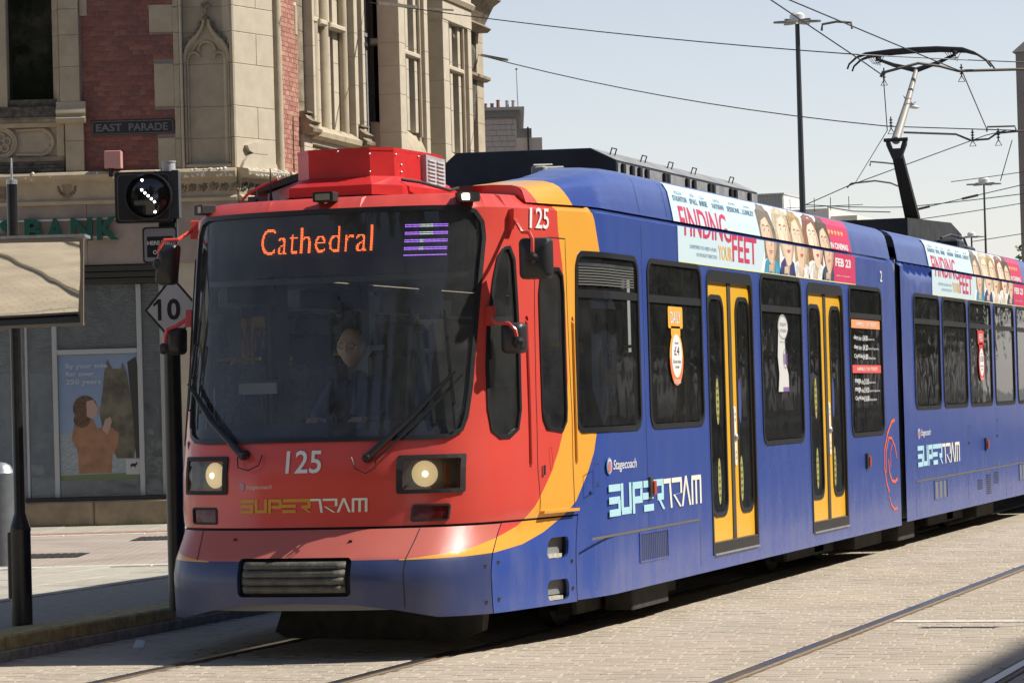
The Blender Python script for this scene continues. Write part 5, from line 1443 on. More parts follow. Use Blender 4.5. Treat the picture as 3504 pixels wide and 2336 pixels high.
DARKGL = mat("dark_window_glass", (.006, .007, .007), .05, spec=.9, color2=(.045, .042, .032), scale=4.5, detail=9, thr=(.52, .75), bump=.06, bscale=3)  # second colour paints faint branch reflections into the dark panes
GUANO = mat("droppings_white", (.70, .68, .62), .8)
bank = empty("bank_building", FR(-3.0, 37.6, PZ), "ornate Victorian bank of red brick and sandstone with traceried bay windows behind the tram", "building")
def fA(a, b, o=0.0): return FR(a, 37.0 - o, b)
cl_ = math.hypot(.443, .708)
def fC(a, b, o=0.0): return FR(-3.219 + a * .443 / cl_ + o * .708 / cl_, 37.0 + a * .708 / cl_ - o * .443 / cl_, b)
def fB(t, z, o=0.0): return FR(-2.869 + .258 * t + .966 * o, 37.36 + .966 * t - .258 * o, z)
def blk(fn, a0, a1, z0, z1, d0, d1, m, name="stone_block", parent=bank, c=.006):
    mb = MB()
    if c:
        P = [fn(a0, z0, d0), fn(a1, z0, d0), fn(a1, z1, d0), fn(a0, z1, d0), fn(a0, z0, d1 - c), fn(a1, z0, d1 - c), fn(a1, z1, d1 - c), fn(a0, z1, d1 - c),
             fn(a0 + c, z0 + c, d1), fn(a1 - c, z0 + c, d1), fn(a1 - c, z1 - c, d1), fn(a0 + c, z1 - c, d1)]
        mb.add(P, [(0, 1, 5, 4), (1, 2, 6, 5), (2, 3, 7, 6), (3, 0, 4, 7), (4, 5, 9, 8), (5, 6, 10, 9), (6, 7, 11, 10), (7, 4, 8, 11), (8, 9, 10, 11), (3, 2, 1, 0)])
    else: mb.prism([(a0, z0), (a1, z0), (a1, z1), (a0, z1)], d0, d1, fn)
    return mb.obj(name, m, parent)
JT = [4.38, 4.75, 5.13, 5.64, 6.02, 6.33, 6.85, 7.35, 7.9, 8.5]
def pier(fn, a0, a1, z0, z1, d0, d1, m, name="pier_stone", off=0.0, parent=bank, c=.004):
    zs = [z0] + [z + off for z in JT if z0 + .1 < z + off < z1 - .1] + [z1]
    for i in range(len(zs) - 1): blk(fn, a0, a1, zs[i] + .0015, zs[i + 1] - .0015, d0, d1, m, name, parent, c)
TOP = 8.6
# solid core behind everything
mb = MB()
core = [(-9.5, 37.34), (-3.30, 37.34), (-2.95, 37.84), (-.85, 45.9), (-.85, 46.3), (-9.5, 48.5)]
mb.prism(core, 4.3, TOP, lambda a, b, c_: FR(a, b, c_)); mb.obj("wall_core", MORT, bank)
mb = MB(); mb.prism(core, TOP, TOP + .25, lambda a, b, c_: FR(a, b, c_)); mb.obj("roof", mat("roof_slate", (.09, .095, .10), .7), bank)
mb = MB(); mb.prism([(-9.5, 39.5), (-3.2, 39.5), (-2.9, 39.7), (-.8, 46.9), (-9.5, 49)], PZ, 4.3, lambda a, b, c_: FR(a, b, c_)); mb.obj("inner_wall", mat("office_grey", (.16, .165, .17), .9), bank)
# -- ground storey, street side: shop window
blk(fA, -4.16, -3.20, PZ, 3.98, -.35, .0, STN2, "window_pier")  # paler stone put here to lighten the shaded pier
blk(fC, .0, .84, PZ, 4.0, -.3, .0, STN2, "window_pier")
blk(fB, .36, 9.0, PZ, 4.3, -.25, .0, STN, "street_side_wall")
for i, (a0, a1) in enumerate(((-7.2, -5.02), (-5.02, -3.22))): blk(fA, a0 + .003, a1 - .003, PZ, .455, -.3, .05, mat("plinth_stone", (.28, .215, .14), .85, var=.2, scale=5, bump=.2), "plinth_stone", c=.02)
blk(fA, -7.2, -4.165, .457, .50, -.3, .03, MATTE, "window_sill")
fr_ = mat("aluminium_frame", (.40, .42, .42), .5, .3)
shop = empty("shop_window", FR(-5.6, 37.1, .5)); shop.parent = bank; shop.location = Vector(FR(-5.6, 37.1, .5)) - wloc(bank); WL[shop.name] = Vector(FR(-5.6, 37.1, .5))
for a0, a1, z0, z1 in ((-5.495, -5.435, .5, 3.03), (-4.475, -4.415, .5, 3.03), (-5.435, -4.475, 2.205, 2.265), (-4.20, -4.165, .5, 3.03), (-6.9, -6.84, .5, 3.03), (-5.82, -5.79, .5, 3.03)):
    blk(fA, a0, a1, z0, z1, -.16, -.08, fr_, "window_frame", shop, .004)
mb = MB(); mb.prism([(-7.2, .5), (-4.165, .5), (-4.165, 3.035), (-7.2, 3.035)], -.135, -.125, fA); mb.obj("glass_pane", glass("shop_glass", (.88, .92, .94), wave=.25, dirt_haze=.17), shop)  # haze colour stands in for street reflections in the glass
BLM = mat("blind_slat_grey", (.62, .65, .66), .5)
for a0, a1, zb in ((-5.43, -4.48, 2.27), (-6.83, -5.83, 2.0), (-5.78, -5.50, 2.0), (-4.41, -4.205, 2.0)):
    mb = MB(); z = zb
    while z < 3.02:
        mb.add([fA(a0, z, -.18), fA(a1, z, -.18), fA(a1, z + .016, -.16), fA(a0, z + .016, -.16)], [(0, 1, 2, 3)]); z += .024
    mb.obj("window_blind", BLM, shop, kind="stuff")
blk(fA, -7.2, -4.165, .5, 3.03, -1.6, -1.55, mat("office_wall", (.50, .53, .56), .9, var=.2, scale=.8), "office_wall", shop, 0)
blk(fA, -7.2, -4.165, .46, .50, -1.6, -.2, mat("office_floor", (.22, .22, .2), .8), "office_floor", shop, 0)
blk(fA, -7.2, -4.165, 3.04, 3.08, -1.6, -.2, mat("office_wall", (.20, .21, .22), .9), "office_ceiling", shop, 0)
for k in range(3): blk(fA, -7.2, -4.16, 3.04 + k * .073, 3.106 + k * .073, -.3, .02 + .025 * k, mat("dark_bronze_trim", (.030, .027, .022), .45), "fascia_trim")
for (a0, a1) in ((-7.2, -6.1), (-6.1, -5.02), (-5.02, -4.16)): blk(fA, a0, a1 - .002, 3.262, 4.0, -.35, .03, FASC, "fascia_stone")
blk(fA, -4.16, -3.21, 3.262, 4.0, -.35, .032, FASC, "fascia_stone")
blk(fC, 0.01, .84, 3.0, 4.0, -.3, .03, FASC, "fascia_stone")
# -- cornice: string, carved frieze, half-round with droppings
def run(fn, a0, a1, prof, m, name, parent=bank, n=8):
    """prof: (z, projection) profile swept along the wall"""
    V = []; m_ = len(prof)
    for i in range(n + 1):
        a = a0 + (a1 - a0) * i / n
        V += [fn(a, z, o) for z, o in prof]
    mb = MB(); mb.add(V, [(i * m_ + j, (i + 1) * m_ + j, (i + 1) * m_ + j + 1, i * m_ + j + 1) for i in range(n) for j in range(m_ - 1)] + [tuple(range(m_)), tuple(n * m_ + j for j in range(m_))])
    return mb.obj(name, m, parent, smooth=True)
cor = [(3.99, -.2), (3.99, .06), (4.03, .075), (4.05, .05), (4.06, .03), (4.26, .06), (4.275, .12), (4.30, .17), (4.335, .185), (4.365, .165), (4.378, .10), (4.385, -.2)]
for fn, a0, a1 in ((fA, -7.2, -3.22), (fC, 0, .835), (fB, .36, 9.0)): run(fn, a0, a1, cor, STN, "cornice")
rc = random.Random(11)
mb = MB()
for k in range(150):
    fn, a = (fA, rc.uniform(-4.2, -3.25)) if k % 2 else (fC, rc.uniform(.02, .8))
    if k % 9 == 0: fn, a = fA, rc.uniform(-6.0, -4.2)
    mb.lathe([(rc.uniform(.010, .026), -.02), (.012, .0), (.001, .006)], fn(a, rc.uniform(4.285, 4.365), .172 if rc.random() < .7 else .18), 7, Vector(fn(a, 0, 1)) - Vector(fn(a, 0, 0)))
mb.obj("bird_droppings", GUANO, bank, kind="stuff")
# carved foliage: lobed leaves with stems
def carve(fn, a0, a1, z0, z1, d, m, seed, name="carved_frieze"):
    r = random.Random(seed); mb = MB(); a = a0
    while a < a1:
        w = r.uniform(.09, .13); cx_, cz = a + w / 2, (z0 + z1) / 2 + r.uniform(-.01, .01)
        ax = Vector(fn(0, 0, 1)) - Vector(fn(0, 0, 0))
        for k in range(7):
            t = 2 * math.pi * k / 7 + r.random(); rr = w * .30
            mb.lathe([(.030, -.02), (.026, .012), (.012, .028), (.001, .032)], fn(cx_ + rr * math.cos(t), cz + rr * math.sin(t) * .9, d), 7, ax)
        mb.lathe([(.020, -.01), (.018, .025), (.001, .04)], fn(cx_, cz, d), 8, ax)
        mb.tube([fn(cx_ - w * .5, cz - .05, d + .01), fn(cx_, cz - .02, d + .028), fn(cx_ + w * .5, cz + .04, d + .01)], .010, 6)
        a += w + .012
    return mb.obj(name, m, bank, smooth=True, kind="stuff")
carve(fA, -4.15, -3.25, 4.06, 4.26, .035, STN3, 1); carve(fC, .02, .82, 4.06, 4.26, .035, SOOT, 2)
for a in (-6.0, -5.25, -4.55):
    mb = MB(); ax = Vector(fA(0, 0, 1)) - Vector(fA(0, 0, 0))
    for k in range(9):
        t = math.pi * k / 8; mb.lathe([(.028, -.02), (.022, .02), (.001, .04)], fA(a + .10 * math.cos(t), 4.20 - .10 * math.sin(t), .03), 7, ax)
    mb.prism([(a - .06, 4.23), (a + .06, 4.23), (a + .025, 4.08), (a - .025, 4.08)], .0, .06, fA); mb.obj("carved_boss", STN3, bank, smooth=True)
# -- first floor, bank front
blk(fA, -7.2, -5.94, 5.0, 7.4, -.3, .0, STN, "window_jamb")
# window
blk(fA, -5.94, -5.40, 5.27, 7.4, -.24, -.20, DARKGL, "upper_window_pane", c=0)
for a0, a1, d1 in ((-5.405, -5.375, -.12), (-5.375, -5.345, -.06), (-5.345, -5.31, .0)): pier(fA, a0, a1, 5.10, 7.4, -.3, d1, STN, "moulded_jamb", c=.008)
blk(fA, -6.9, -5.31, 5.18, 5.27, -.3, -.04, SOOT, "window_sill"); blk(fA, -6.9, -5.30, 5.05, 5.18, -.3, .02, SOOT, "window_sill")
run(fA, -7.2, -5.27, [(4.99, -.2), (4.99, .03), (5.02, .05), (5.05, .03), (5.05, -.2)], STN3, "string_moulding")
# traceried panel below the sill
blk(fA, -7.2, -5.27, 4.53, 5.0, -.3, -.05, STN, "panel_back")
blk(fA, -7.2, -5.27, 4.93, 4.99, -.3, .012, STN, "panel_rail"); blk(fA, -7.2, -5.27, 4.52, 4.58, -.3, .012, STN3, "panel_rail"); blk(fA, -5.36, -5.27, 4.58, 4.93, -.3, .011, STN, "panel_stile")
mb = MB()
def ringtube(c, ra, rb, r, a0=0, a1=360, d=0.0, n=20, fn=fA):
    mb.tube([fn(c[0] + ra * math.cos(math.radians(a0 + (a1 - a0) * i / n)), c[1] + rb * math.sin(math.radians(a0 + (a1 - a0) * i / n)), d) for i in range(n + 1)], r, 6)
ringtube((-6.03, 4.755), .155, .155, .022, d=-.03); ringtube((-6.03, 4.755), .185, .18, .012, d=-.01)
for k in range(5):
    t = math.radians(90 + 72 * k); ringtube((-6.03 + .075 * math.cos(t), 4.755 + .075 * math.sin(t)), .042, .042, .014, d=-.035, n=12)
ringtube((-5.56, 4.755), .15, .155, .022, -90, 90, d=-.03)
for t in (45, -45): 
    ringtube((-5.50, 4.755 + (.09 if t > 0 else -.09)), .05, .045, .015, -120 if t < 0 else -60, 60 if t < 0 else 120, d=-.03, n=12)
mb.tube([fA(-5.85, 4.90, -.03), fA(-5.56, 4.91, -.03)], .018, 6); mb.tube([fA(-5.85, 4.61, -.03), fA(-5.56, 4.60, -.03)], .018, 6)
mb.obj("tracery", STN, bank, smooth=True)
for i, (z0, z1, d) in enumerate(((4.385, 4.43, .06), (4.43, 4.475, .035), (4.475, 4.52, .015))): blk(fA, -7.2, -5.27, z0, z1, -.3, d, SOOT, "plinth_moulding")
# pilaster with moulded pedestal
pier(fA, -5.30, -5.065, 5.22, 7.4, -.3, .07, STN); pier(fA, -5.25, -5.03, 4.385, 4.97, -.3, .075, STN)
run(fA, -5.35, -5.0, [(4.96, -.2), (4.96, .10), (4.985, .135), (5.02, .14), (5.04, .10), (5.06, .095), (5.08, .125), (5.11, .12), (5.15, .085), (5.22, .072), (5.22, -.2)], STN, "pedestal_moulding")
# brickwork
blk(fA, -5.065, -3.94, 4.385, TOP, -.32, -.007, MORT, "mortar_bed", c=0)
QR = [(-4.222, 6.03, 6.36), (-4.176, 5.14, 5.655), (-4.15, 4.385, 4.765), (-4.22, 6.95, 7.4)]
QL = [(-4.965, 6.25, 6.72)]
for a, z0, z1 in QR: blk(fA, a, -3.94, z0 + .002, z1 - .002, -.2, .012, STN, "quoin_stone")
for a, z0, z1 in QL: blk(fA, -5.06, a, z0, z1, -.2, .012, STN, "quoin_stone")
rb_ = random.Random(21); proto = {}
BW, BH, GP = .136, .0525, .0075
def brickmesh(w):
    if w in proto: return proto[w]
    L3 = []
    for m in BRK:
        me = bpy.data.meshes.new("brick"); c = .004; h = BH; d = .034
        v = [(0, 0, 0), (w, 0, 0), (w, 0, h), (0, 0, h), (0, -d + c, 0), (w, -d + c, 0), (w, -d + c, h), (0, -d + c, h), (c, -d, c), (w - c, -d, c), (w - c, -d, h - c), (c, -d, h - c)]
        me.from_pydata(v, [], [(0, 1, 5, 4), (1, 2, 6, 5), (2, 3, 7, 6), (3, 0, 4, 7), (4, 5, 9, 8), (5, 6, 10, 9), (6, 7, 11, 10), (7, 4, 8, 11), (8, 9, 10, 11)])
        me.materials.append(m); L3.append(me)
    proto[w] = L3; return L3
def bricks(fn, a0, a1, z0, z1, quR, quL, d, budget, ang):
    rest = MB(); cnt = 0; z = z0; r = 0
    while z + BH < z1:
        lo = a0; hi = a1
        for q, qa, qb in quR:
            if z + BH > qa + .005 and z < qb - .005: hi = min(hi, q - .006)
        for q, qa, qb in quL:
            if z + BH > qa + .005 and z < qb - .005: lo = max(lo, q + .006)
        hdr = (r % 4 == 3); bw = (BW / 2 - GP / 2) if hdr else BW
        x = lo - (bw * .5 if r % 2 else 0)
        while x < hi - .012:
            xa, xb = max(x, lo), min(x + bw, hi)
            if xb - xa > .014:
                w = round(xb - xa, 2); w = max(.02, w if abs(xb - xa - bw) > .003 else round(bw, 4))
                w = min(w, xb - xa + .004)
                mi = rb_.choice((0, 0, 0, 1, 1, 2))
                if cnt < budget and z < 6.55:
                    o = bpy.data.objects.new("brick", brickmesh(w)[mi]); COL.objects.link(o); o.parent = bank
                    o.location = Vector(fn(xa, z, d - .034 + rb_.uniform(-.0015, .0015))) - wloc(bank); o.rotation_euler = (0, 0, ang)
                    cnt += 1
                else:
                    dd = d + rb_.uniform(-.0015, .0015); rest.prism([(xa, z), (xb, z), (xb, z + BH), (xa, z + BH)], d - .034, dd, fn, mi)
            x += bw + GP
        z += BH + GP; r += 1
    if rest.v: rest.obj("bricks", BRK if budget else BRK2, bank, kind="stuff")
    return cnt
angA = math.atan2(.3134, .9497)
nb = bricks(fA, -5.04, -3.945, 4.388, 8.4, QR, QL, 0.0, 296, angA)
# moulded strips, niche, ogee hood
pier(fA, -3.94, -3.865, 4.385, TOP, -.3, .02, STN, "moulded_jamb", c=.012)
pier(fA, -3.865, -3.835, 4.385, TOP, -.3, .045, STN2, "moulded_jamb", c=.010)
pier(fA, -3.27, -3.222, 4.385, TOP, -.3, .03, STN, "moulded_jamb", c=.010)
pier(fA, -3.832, -3.272, 4.44, TOP, -.3, -.085, STN3 if False else STN, "niche_back", c=.002)
blk(fA, -3.832, -3.272, 4.385, 4.44, -.3, .03, STN, "niche_sill", c=.02)
for a0, a1, d in ((-3.83, -3.80, -.01), (-3.80, -3.77, -.045), (-3.33, -3.30, -.045), (-3.30, -3.274, -.01)): pier(fA, a0, a1, 4.445, 5.70, -.09, d, STN, "niche_jamb", c=.010)
mb = MB()
oc = -3.548
def og(s): # right half of the ogee, from springing to apex
    return [(oc + s * x, z) for x, z in ((.268, 5.66), (.262, 5.74), (.235, 5.83), (.18, 5.91), (.12, 5.965), (.07, 6.03), (.038, 6.10), (.02, 6.18))]
for s in (1, -1):
    mb.tube([fA(a, z, -.02) for a, z in og(s)], [.026, .026, .028, .028, .026, .024, .02, .018], 8)
    mb.tube([fA(oc + (a - oc) * .88, z - .02, -.045) for a, z in og(s)[:5]], .016, 6)
mb.obj("ogee_hood", STN, bank, smooth=True)
mb = MB()
for (cx_, cz, r0) in ((oc, 5.81, .098), (oc - .155, 5.72, .062), (oc + .155, 5.72, .062)):
    mb.tube([fA(cx_ + r0 * math.cos(t), cz + r0 * math.sin(t), -.05) for t in [math.radians(-10 + 200 * i / 14) for i in range(15)]], .016, 6)
mb.obj("trefoil_cusps", STN, bank, smooth=True)
mb = MB(); pts_sp = []
mb.prism([(oc - .24, 5.70), (oc - .10, 5.88), (oc, 5.93), (oc + .10, 5.88), (oc + .24, 5.70), (oc + .22, 5.82), (oc + .10, 5.95), (oc + .02, 6.12), (oc - .02, 6.12), (oc - .10, 5.95), (oc - .22, 5.82)], -.085, -.05, fA); mb.obj("hood_spandrel", STN, bank)
mb = MB(); ax = Vector(fA(0, 0, 1)) - Vector(fA(0, 0, 0))
for s in (1, -1):
    for (a, z) in og(s)[1:7]:
        for k in range(4): mb.lathe([(.020, -.03), (.016, .0), (.001, .012)], fA(a + s * (.035 + .012 * math.cos(k * 1.7)), z + .018 + .016 * math.sin(k * 1.7), -.03), 6, ax)
mb.obj("crocket_leaves", STN3, bank, smooth=True)
mb = MB(); mb.lathe([(.022, -.04), (.024, .0), (.042, .015), (.046, .035), (.040, .05), (.018, .055), (.014, .12)], fA(oc, 6.16, -.02), 12)
for k in range(14):
    t = k * 2.4; rr = .045 * math.sqrt((k % 5 + 1) / 5); mb.lathe([(.020, -.02), (.016, .01), (.001, .022)], fA(oc + rr * math.cos(t), 6.33 + rr * 1.2 * math.sin(t), -.005), 6, ax)
mb.obj("finial", STN3, bank, smooth=True)
# chamfered corner
zs = [4.385, 4.75, 5.13, 5.64, 6.02, 6.33, 6.85, 7.35, 7.9, TOP]
for i in range(len(zs) - 1):
    z0, z1 = zs[i] + .0015, zs[i + 1] - .0015
    if i in (1, 3, 5): blk(fC, .0, .45, z0, z1, -.3, .0, STN2); blk(fC, .453, .80, z0, z1, -.3, .0, STN2)
    else: blk(fC, .0, .80, z0, z1, -.3, .0, STN2)
mb = MB(); pr = [(.16, 4.66), (.20, 4.60), (.28, 4.57), (.44, 4.565), (.58, 4.57), (.64, 4.60), (.66, 4.64), (.52, 4.70), (.30, 4.70)]
mb.prism(pr, 0, .05, fC); mb.obj("carved_corbel", STN2, bank, smooth=True)
mb = MB()
for i in range(9):
    t = math.pi * i / 8
mb.prism([(.06, 4.385), (.10, 4.46), (.20, 4.54), (.30, 4.575), (.50, 4.575), (.62, 4.54), (.74, 4.46), (.78, 4.385)], -.05, .045, fC); mb.obj("stop_moulding", STN2, bank, smooth=True)
mb = MB(); mb.tube([fB(.43, 4.39, .0), fB(.43, TOP, .0)], .055, 12); mb.obj("corner_roll", STN, bank, smooth=True)
mb = MB(); mb.tube([fB(.53, 4.39, -.01), fB(.53, TOP, -.01)], .035, 10); mb.obj("corner_roll", STN2, bank, smooth=True)
mb = MB()
for k in range(8): mb.lathe([(.03, -.02), (.025, .02), (.001, .035)], fB(.44 + .02 * math.sin(k), 6.05 + k * .03, .03), 7, Vector(fB(0, 0, 1)) - Vector(fB(0, 0, 0)))
mb.obj("carved_capital", STN3, bank, smooth=True)
# -- street side
blk(fB, .58, 1.22, 4.385, TOP, -.3, -.006, MORT2, "mortar_bed", c=0)
angB = math.atan2(.3134 * .258 + .9497 * .966, .9497 * .258 - .3134 * .966)
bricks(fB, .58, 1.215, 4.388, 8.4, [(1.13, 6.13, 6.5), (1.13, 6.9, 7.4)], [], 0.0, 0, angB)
blk(fB, 1.13, 1.215, 6.13, 6.5, -.2, .008, STN, "quoin_stone"); mb = MB(); mb.tube([fB(.95, 5.1, .01), fB(.92, 4.9, .015), fB(.93, 4.4, .012)], .006, 6); mb.obj("wall_cable", MATTE, bank)
# first window: reveals, shafts, mullions
def cols(spec, z0, z1, p0=0.0, parent=bank):
    for (t0, t1, d0, d1, m, rnd) in spec:
        if rnd:
            mb = MB(); mb.tube([fB((t0 + t1) / 2, z0, p0 + d1 - (t1 - t0) / 2), fB((t0 + t1) / 2, z1, p0 + d1 - (t1 - t0) / 2)], (t1 - t0) / 2, 10); mb.obj("window_shaft", m, parent, smooth=True)
        else: pier(fB, t0, t1, z0, z1, p0 + d0, p0 + d1, m, "mullion", rng.uniform(-.2, .2), parent)
cols([(1.22, 1.46, -.3, .0, STN3, 0), (1.46, 1.54, -.3, .12, STN2, 0), (1.66, 1.84, -.3, -.06, STN2, 0), (1.86, 2.04, 0, .02, STN, 1), (2.06, 2.24, -.3, -.05, STN2, 0), (2.26, 2.44, 0, .03, STN, 1), (2.46, 2.66, -.3, -.05, STN2, 0),
      (2.82, 3.02, -.3, -.06, STN2, 0), (3.04, 3.17, 0, .04, STN, 1), (3.18, 3.36, -.3, -.04, STN3, 0), (3.36, 3.50, -.3, .06, STN2, 0), (3.50, 3.64, -.3, .0, STN3, 0), (3.64, 3.78, -.3, .08, STN2, 0)], 4.99, TOP)
blk(fB, 1.54, 3.3, 4.99, TOP, -.3, -.20, DARKGL, "upper_window_pane", c=0)
for t0, t1 in ((1.54, 1.9), (2.03, 2.3), (2.43, 3.05)): blk(fB, t0, t1, 6.36, 6.43, -.2, .05, STN2, "transom", c=.015)
run(fB, 1.50, 3.35, [(4.86, -.2), (4.86, .06), (4.90, .13), (4.96, .14), (5.0, .08), (5.06, .0), (5.06, -.2)], STN, "sill_roll")
blk(fB, 1.50, 3.3, 4.385, 4.86, -.3, -.03, STN2, "balustrade_back"); blk(fB, 1.50, 3.3, 4.80, 4.86, -.3, .05, STN2, "balustrade_rail")
mb = MB()
for k in range(11):
    t = 1.60 + k * .155
    mb.tube([fB(t + .055 * math.cos(a), 4.66 + .10 * math.sin(a), .0) for a in [2 * math.pi * i / 12 for i in range(13)]], .014, 6)
    mb.tube([fB(t + .078, 4.42, .0), fB(t + .078, 4.80, .0)], .012, 6)
mb.obj("pierced_tracery", STN, bank, smooth=True)
for t0 in (1.22, 3.44):
    run(fB, t0, t0 + .36, [(4.90, -.2), (4.90, .12), (4.93, .17), (4.97, .18), (5.0, .13), (5.03, .12), (5.06, .16), (5.10, .10), (5.16, .06), (5.17, .10), (5.19, .10), (5.19, -.2)], STN3, "pedestal_moulding")
    pier(fB, t0 + .02, t0 + .34, 4.385, 4.90, -.3, .05, STN2)
blk(fB, 3.78, 4.12, 4.385, TOP, -.3, -.03, MORT, "mortar_bed", c=0); bricks(fB, 3.79, 4.10, 4.388, 8.4, [], [], 0.0, 0, angB)
# projecting bays
def bay(t0, t1, p, win, sill_z, arched, top_lo):
    b = empty("bay_window", fB(t0, 4.4, p)); b.parent = bank; b.location = Vector(fB(t0, 4.4, p)) - wloc(bank); WL[b.name] = Vector(fB(t0, 4.4, p))
    # return facing down the street (frame: depth across p, outward = towards the viewer)
    def fRt(a, z, o): return fB(t0 - o, z, a)
    w0, w1 = win
    mb = MB(); mb.prism([(w0, sill_z + .15), (w1, sill_z + .15), (w1, TOP), (w0, TOP)], -.30, -.26, fRt); mb.obj("upper_window_pane", DARKGL, b)
    pier(fRt, w1, w1 + (p - w1) * .55, sill_z - .1, TOP, -.3, -.12, FASC, "splayed_reveal", parent=b)
    mb = MB(); mb.tube([fRt(w1 + (p - w1) * .62, sill_z - .15, -.08), fRt(w1 + (p - w1) * .62, TOP, -.08)], .022, 8); mb.obj("window_shaft", STN, b, smooth=True)
    pier(fRt, w1 + (p - w1) * .68, p - .01, sill_z - .6, TOP, -.3, -.01, FASC, "pier_stone", parent=b)
    blk(fRt, w0, w1 + .05, 6.36 - .03, 6.36 + .05, -.26, -.06, STN2, "transom", b, .02)
    P = [(w0, sill_z - .45), (p, sill_z - .45), (p - .01, sill_z - .3), (p - .10, sill_z - .20), (w1 + .02, sill_z - .05), (w1, sill_z + .13), (w0, sill_z + .15)]
    mb = MB(); mb.prism(P, -.3, -.03, fRt); mb.obj("flared_sill", STN, b)
    if arched:
        mb = MB(); pts = [(w1 + .02, 6.45), (w1 + .02, 6.6), (w1 - .02, 6.78), (w1 - .12, 6.92), (w1 - .25, 7.0), (w1 + .1, 7.05), (w1 + .12, 6.45)]
        mb.prism(pts, -.3, -.05, fRt); mb.obj("arch_head", STN2, b)
        blk(fRt, w0 - .1, p, 6.98, TOP, -.3, .0, STN2, "bay_parapet", b)
    # street face
    L_ = t1 - t0
    pier(fB, t0, t0 + .20 * L_, sill_z - .6, TOP, p - .3, p, STN2, parent=b)
    pier(fB, t1 - .24 * L_, t1 - .12 * L_, sill_z - .6, TOP, p - .3, p - .07, FASC, parent=b); pier(fB, t1 - .12 * L_, t1, sill_z - .6, TOP, p - .3, p, STN2, parent=b)
    a0, a1 = t0 + .20 * L_, t1 - .24 * L_
    mb = MB(); mb.prism([(a0, sill_z), (a1, sill_z), (a1, TOP), (a0, TOP)], p - .26, p - .22, fB); mb.obj("upper_window_pane", DARKGL, b)
    for q in (.40, .92):
        x = a0 + (a1 - a0) * q; pier(fB, x - .09, x + .03, sill_z + .05, TOP, p - .24, p - .06, STN2, "mullion", parent=b); 
    mb = MB(); mb.tube([fB(a1 + .02, sill_z, p - .04), fB(a1 + .02, TOP, p - .04)], .028, 8); mb.obj("window_shaft", STN, b, smooth=True)
    blk(fB, a0, a1, 6.20, 6.27, p - .24, p - .015, STN2, "transom", b, .015)
    run(fB, a0 - .02, t1 - .1, [(sill_z - .4, p - .3), (sill_z - .4, p - .01), (sill_z - .2, p - .01), (sill_z + .02, p - .10), (sill_z + .10, p - .2), (sill_z + .10, p - .3)], STN, "flared_sill", b)
    if top_lo:
        blk(fB, t0 - .01, t1 + .01, top_lo, TOP, p - .3, p + .01, STN2, "bay_parapet", b)
        mb = MB()
        for q0, q1 in ((0, .37), (.46, .90)):
            xa, xb = a0 + (a1 - a0) * q0, a0 + (a1 - a0) * q1; xm = (xa + xb) / 2
            for (x1_, x2_) in ((xa, xm), (xb, xm)): mb.tube([fB(x1_, top_lo - .45, p - .12), fB(x1_ + (x2_ - x1_) * .25, top_lo - .2, p - .12), fB(x2_, top_lo - .05, p - .12)], .018, 6)
        mb.obj("light_tracery", STN2, b, smooth=True)
        run(fB, t0 - .04, t1 + .04, [(top_lo + .28, p - .1), (top_lo + .28, p + .04), (top_lo + .34, p + .07), (top_lo + .38, p + .03), (top_lo + .38, p - .1)], STN, "bay_cornice", b)
    return b
bay(4.13, 5.50, .44, (.0, .20), 5.14, False, None)
bay(6.25, 7.72, .44, (.0, .17), 5.0, True, 6.88)
blk(fB, 4.1, 8.0, 4.385, 5.0, -.3, .02, STN, "street_side_wall")
blk(fB, 5.50, 6.25, 4.9, TOP, -.3, .0, STN3, "street_side_wall")
blk(fB, 7.72, 9.0, 4.9, TOP, -.3, .0, STN3, "street_side_wall")
# console and pilaster at the far end
pier(fB, 8.85, 9.22, 4.3, 7.2, -.3, .20, STN)
mb = MB(); cons = [(.0, 5.2), (.06, 5.35), (.16, 5.7), (.20, 6.15), (.20, 6.28), (.14, 6.36), (.17, 6.45), (.20, 6.7), (.16, 6.85), (.20, 7.0), (.28, 7.05), (.0, 7.1)]
mb.prism(cons, 7.9, 8.83, lambda a, b, c_: fB(c_, b, a)); mb.obj("console_scroll", SOOT, bank, smooth=False)
run(fB, 7.85, 9.26, [(6.27, .0), (6.27, .24), (6.30, .30), (6.34, .30), (6.37, .22), (6.37, .0)], STN3, "console_band")
run(fB, 7.85, 9.0, [(6.98, .0), (6.98, .34), (7.03, .40), (7.06, .36), (7.10, .30), (7.36, .44), (7.44, .56), (7.50, .56), (7.54, .40), (7.54, .0)], STN3, "end_cornice")
blk(fB, 7.9, 8.9, 7.54, 8.3, -.3, .28, mat("mossy_stone", (.22, .20, .12), .9, var=.3, scale=8), "end_parapet")

# ---- things on and in the bank
plate = empty("street_name_plate", fA(-4.55, 5.0, .02), "black cast plate reading EAST PARADE on the brick wall", "sign")
mb = MB(); mb.prism(rrect(-4.94, -3.955, 4.815, 4.985, .02), -.02, .022, fA); mb.obj("plate", mat("plate_black", (.022, .022, .024), .35), plate)
mb = MB(); stroke(mb, rrect(-4.93, -3.965, 4.825, 4.975, .03) + [(-4.93, 4.855)], .008, fA, .028); mb.obj("raised_border", mat("plate_edge", (.16, .16, .16), .35), plate)
mb = MB(); addtext(mb, "EAST", fA, -4.885, -4.575, 4.855, 4.945, .026, .02); addtext(mb, "PARADE", fA, -4.495, -4.03, 4.855, 4.945, .026, .02); mb.obj("raised_letters", mat("plate_letters", (.16, .16, .165), .35), plate)
sign = empty("bank_sign", fA(-5.2, 3.7, .05), "dark green capital letters S BANK fixed along two pale rails on the fascia", "sign")
GRN = mat("sign_green", (.004, .085, .055), .35)
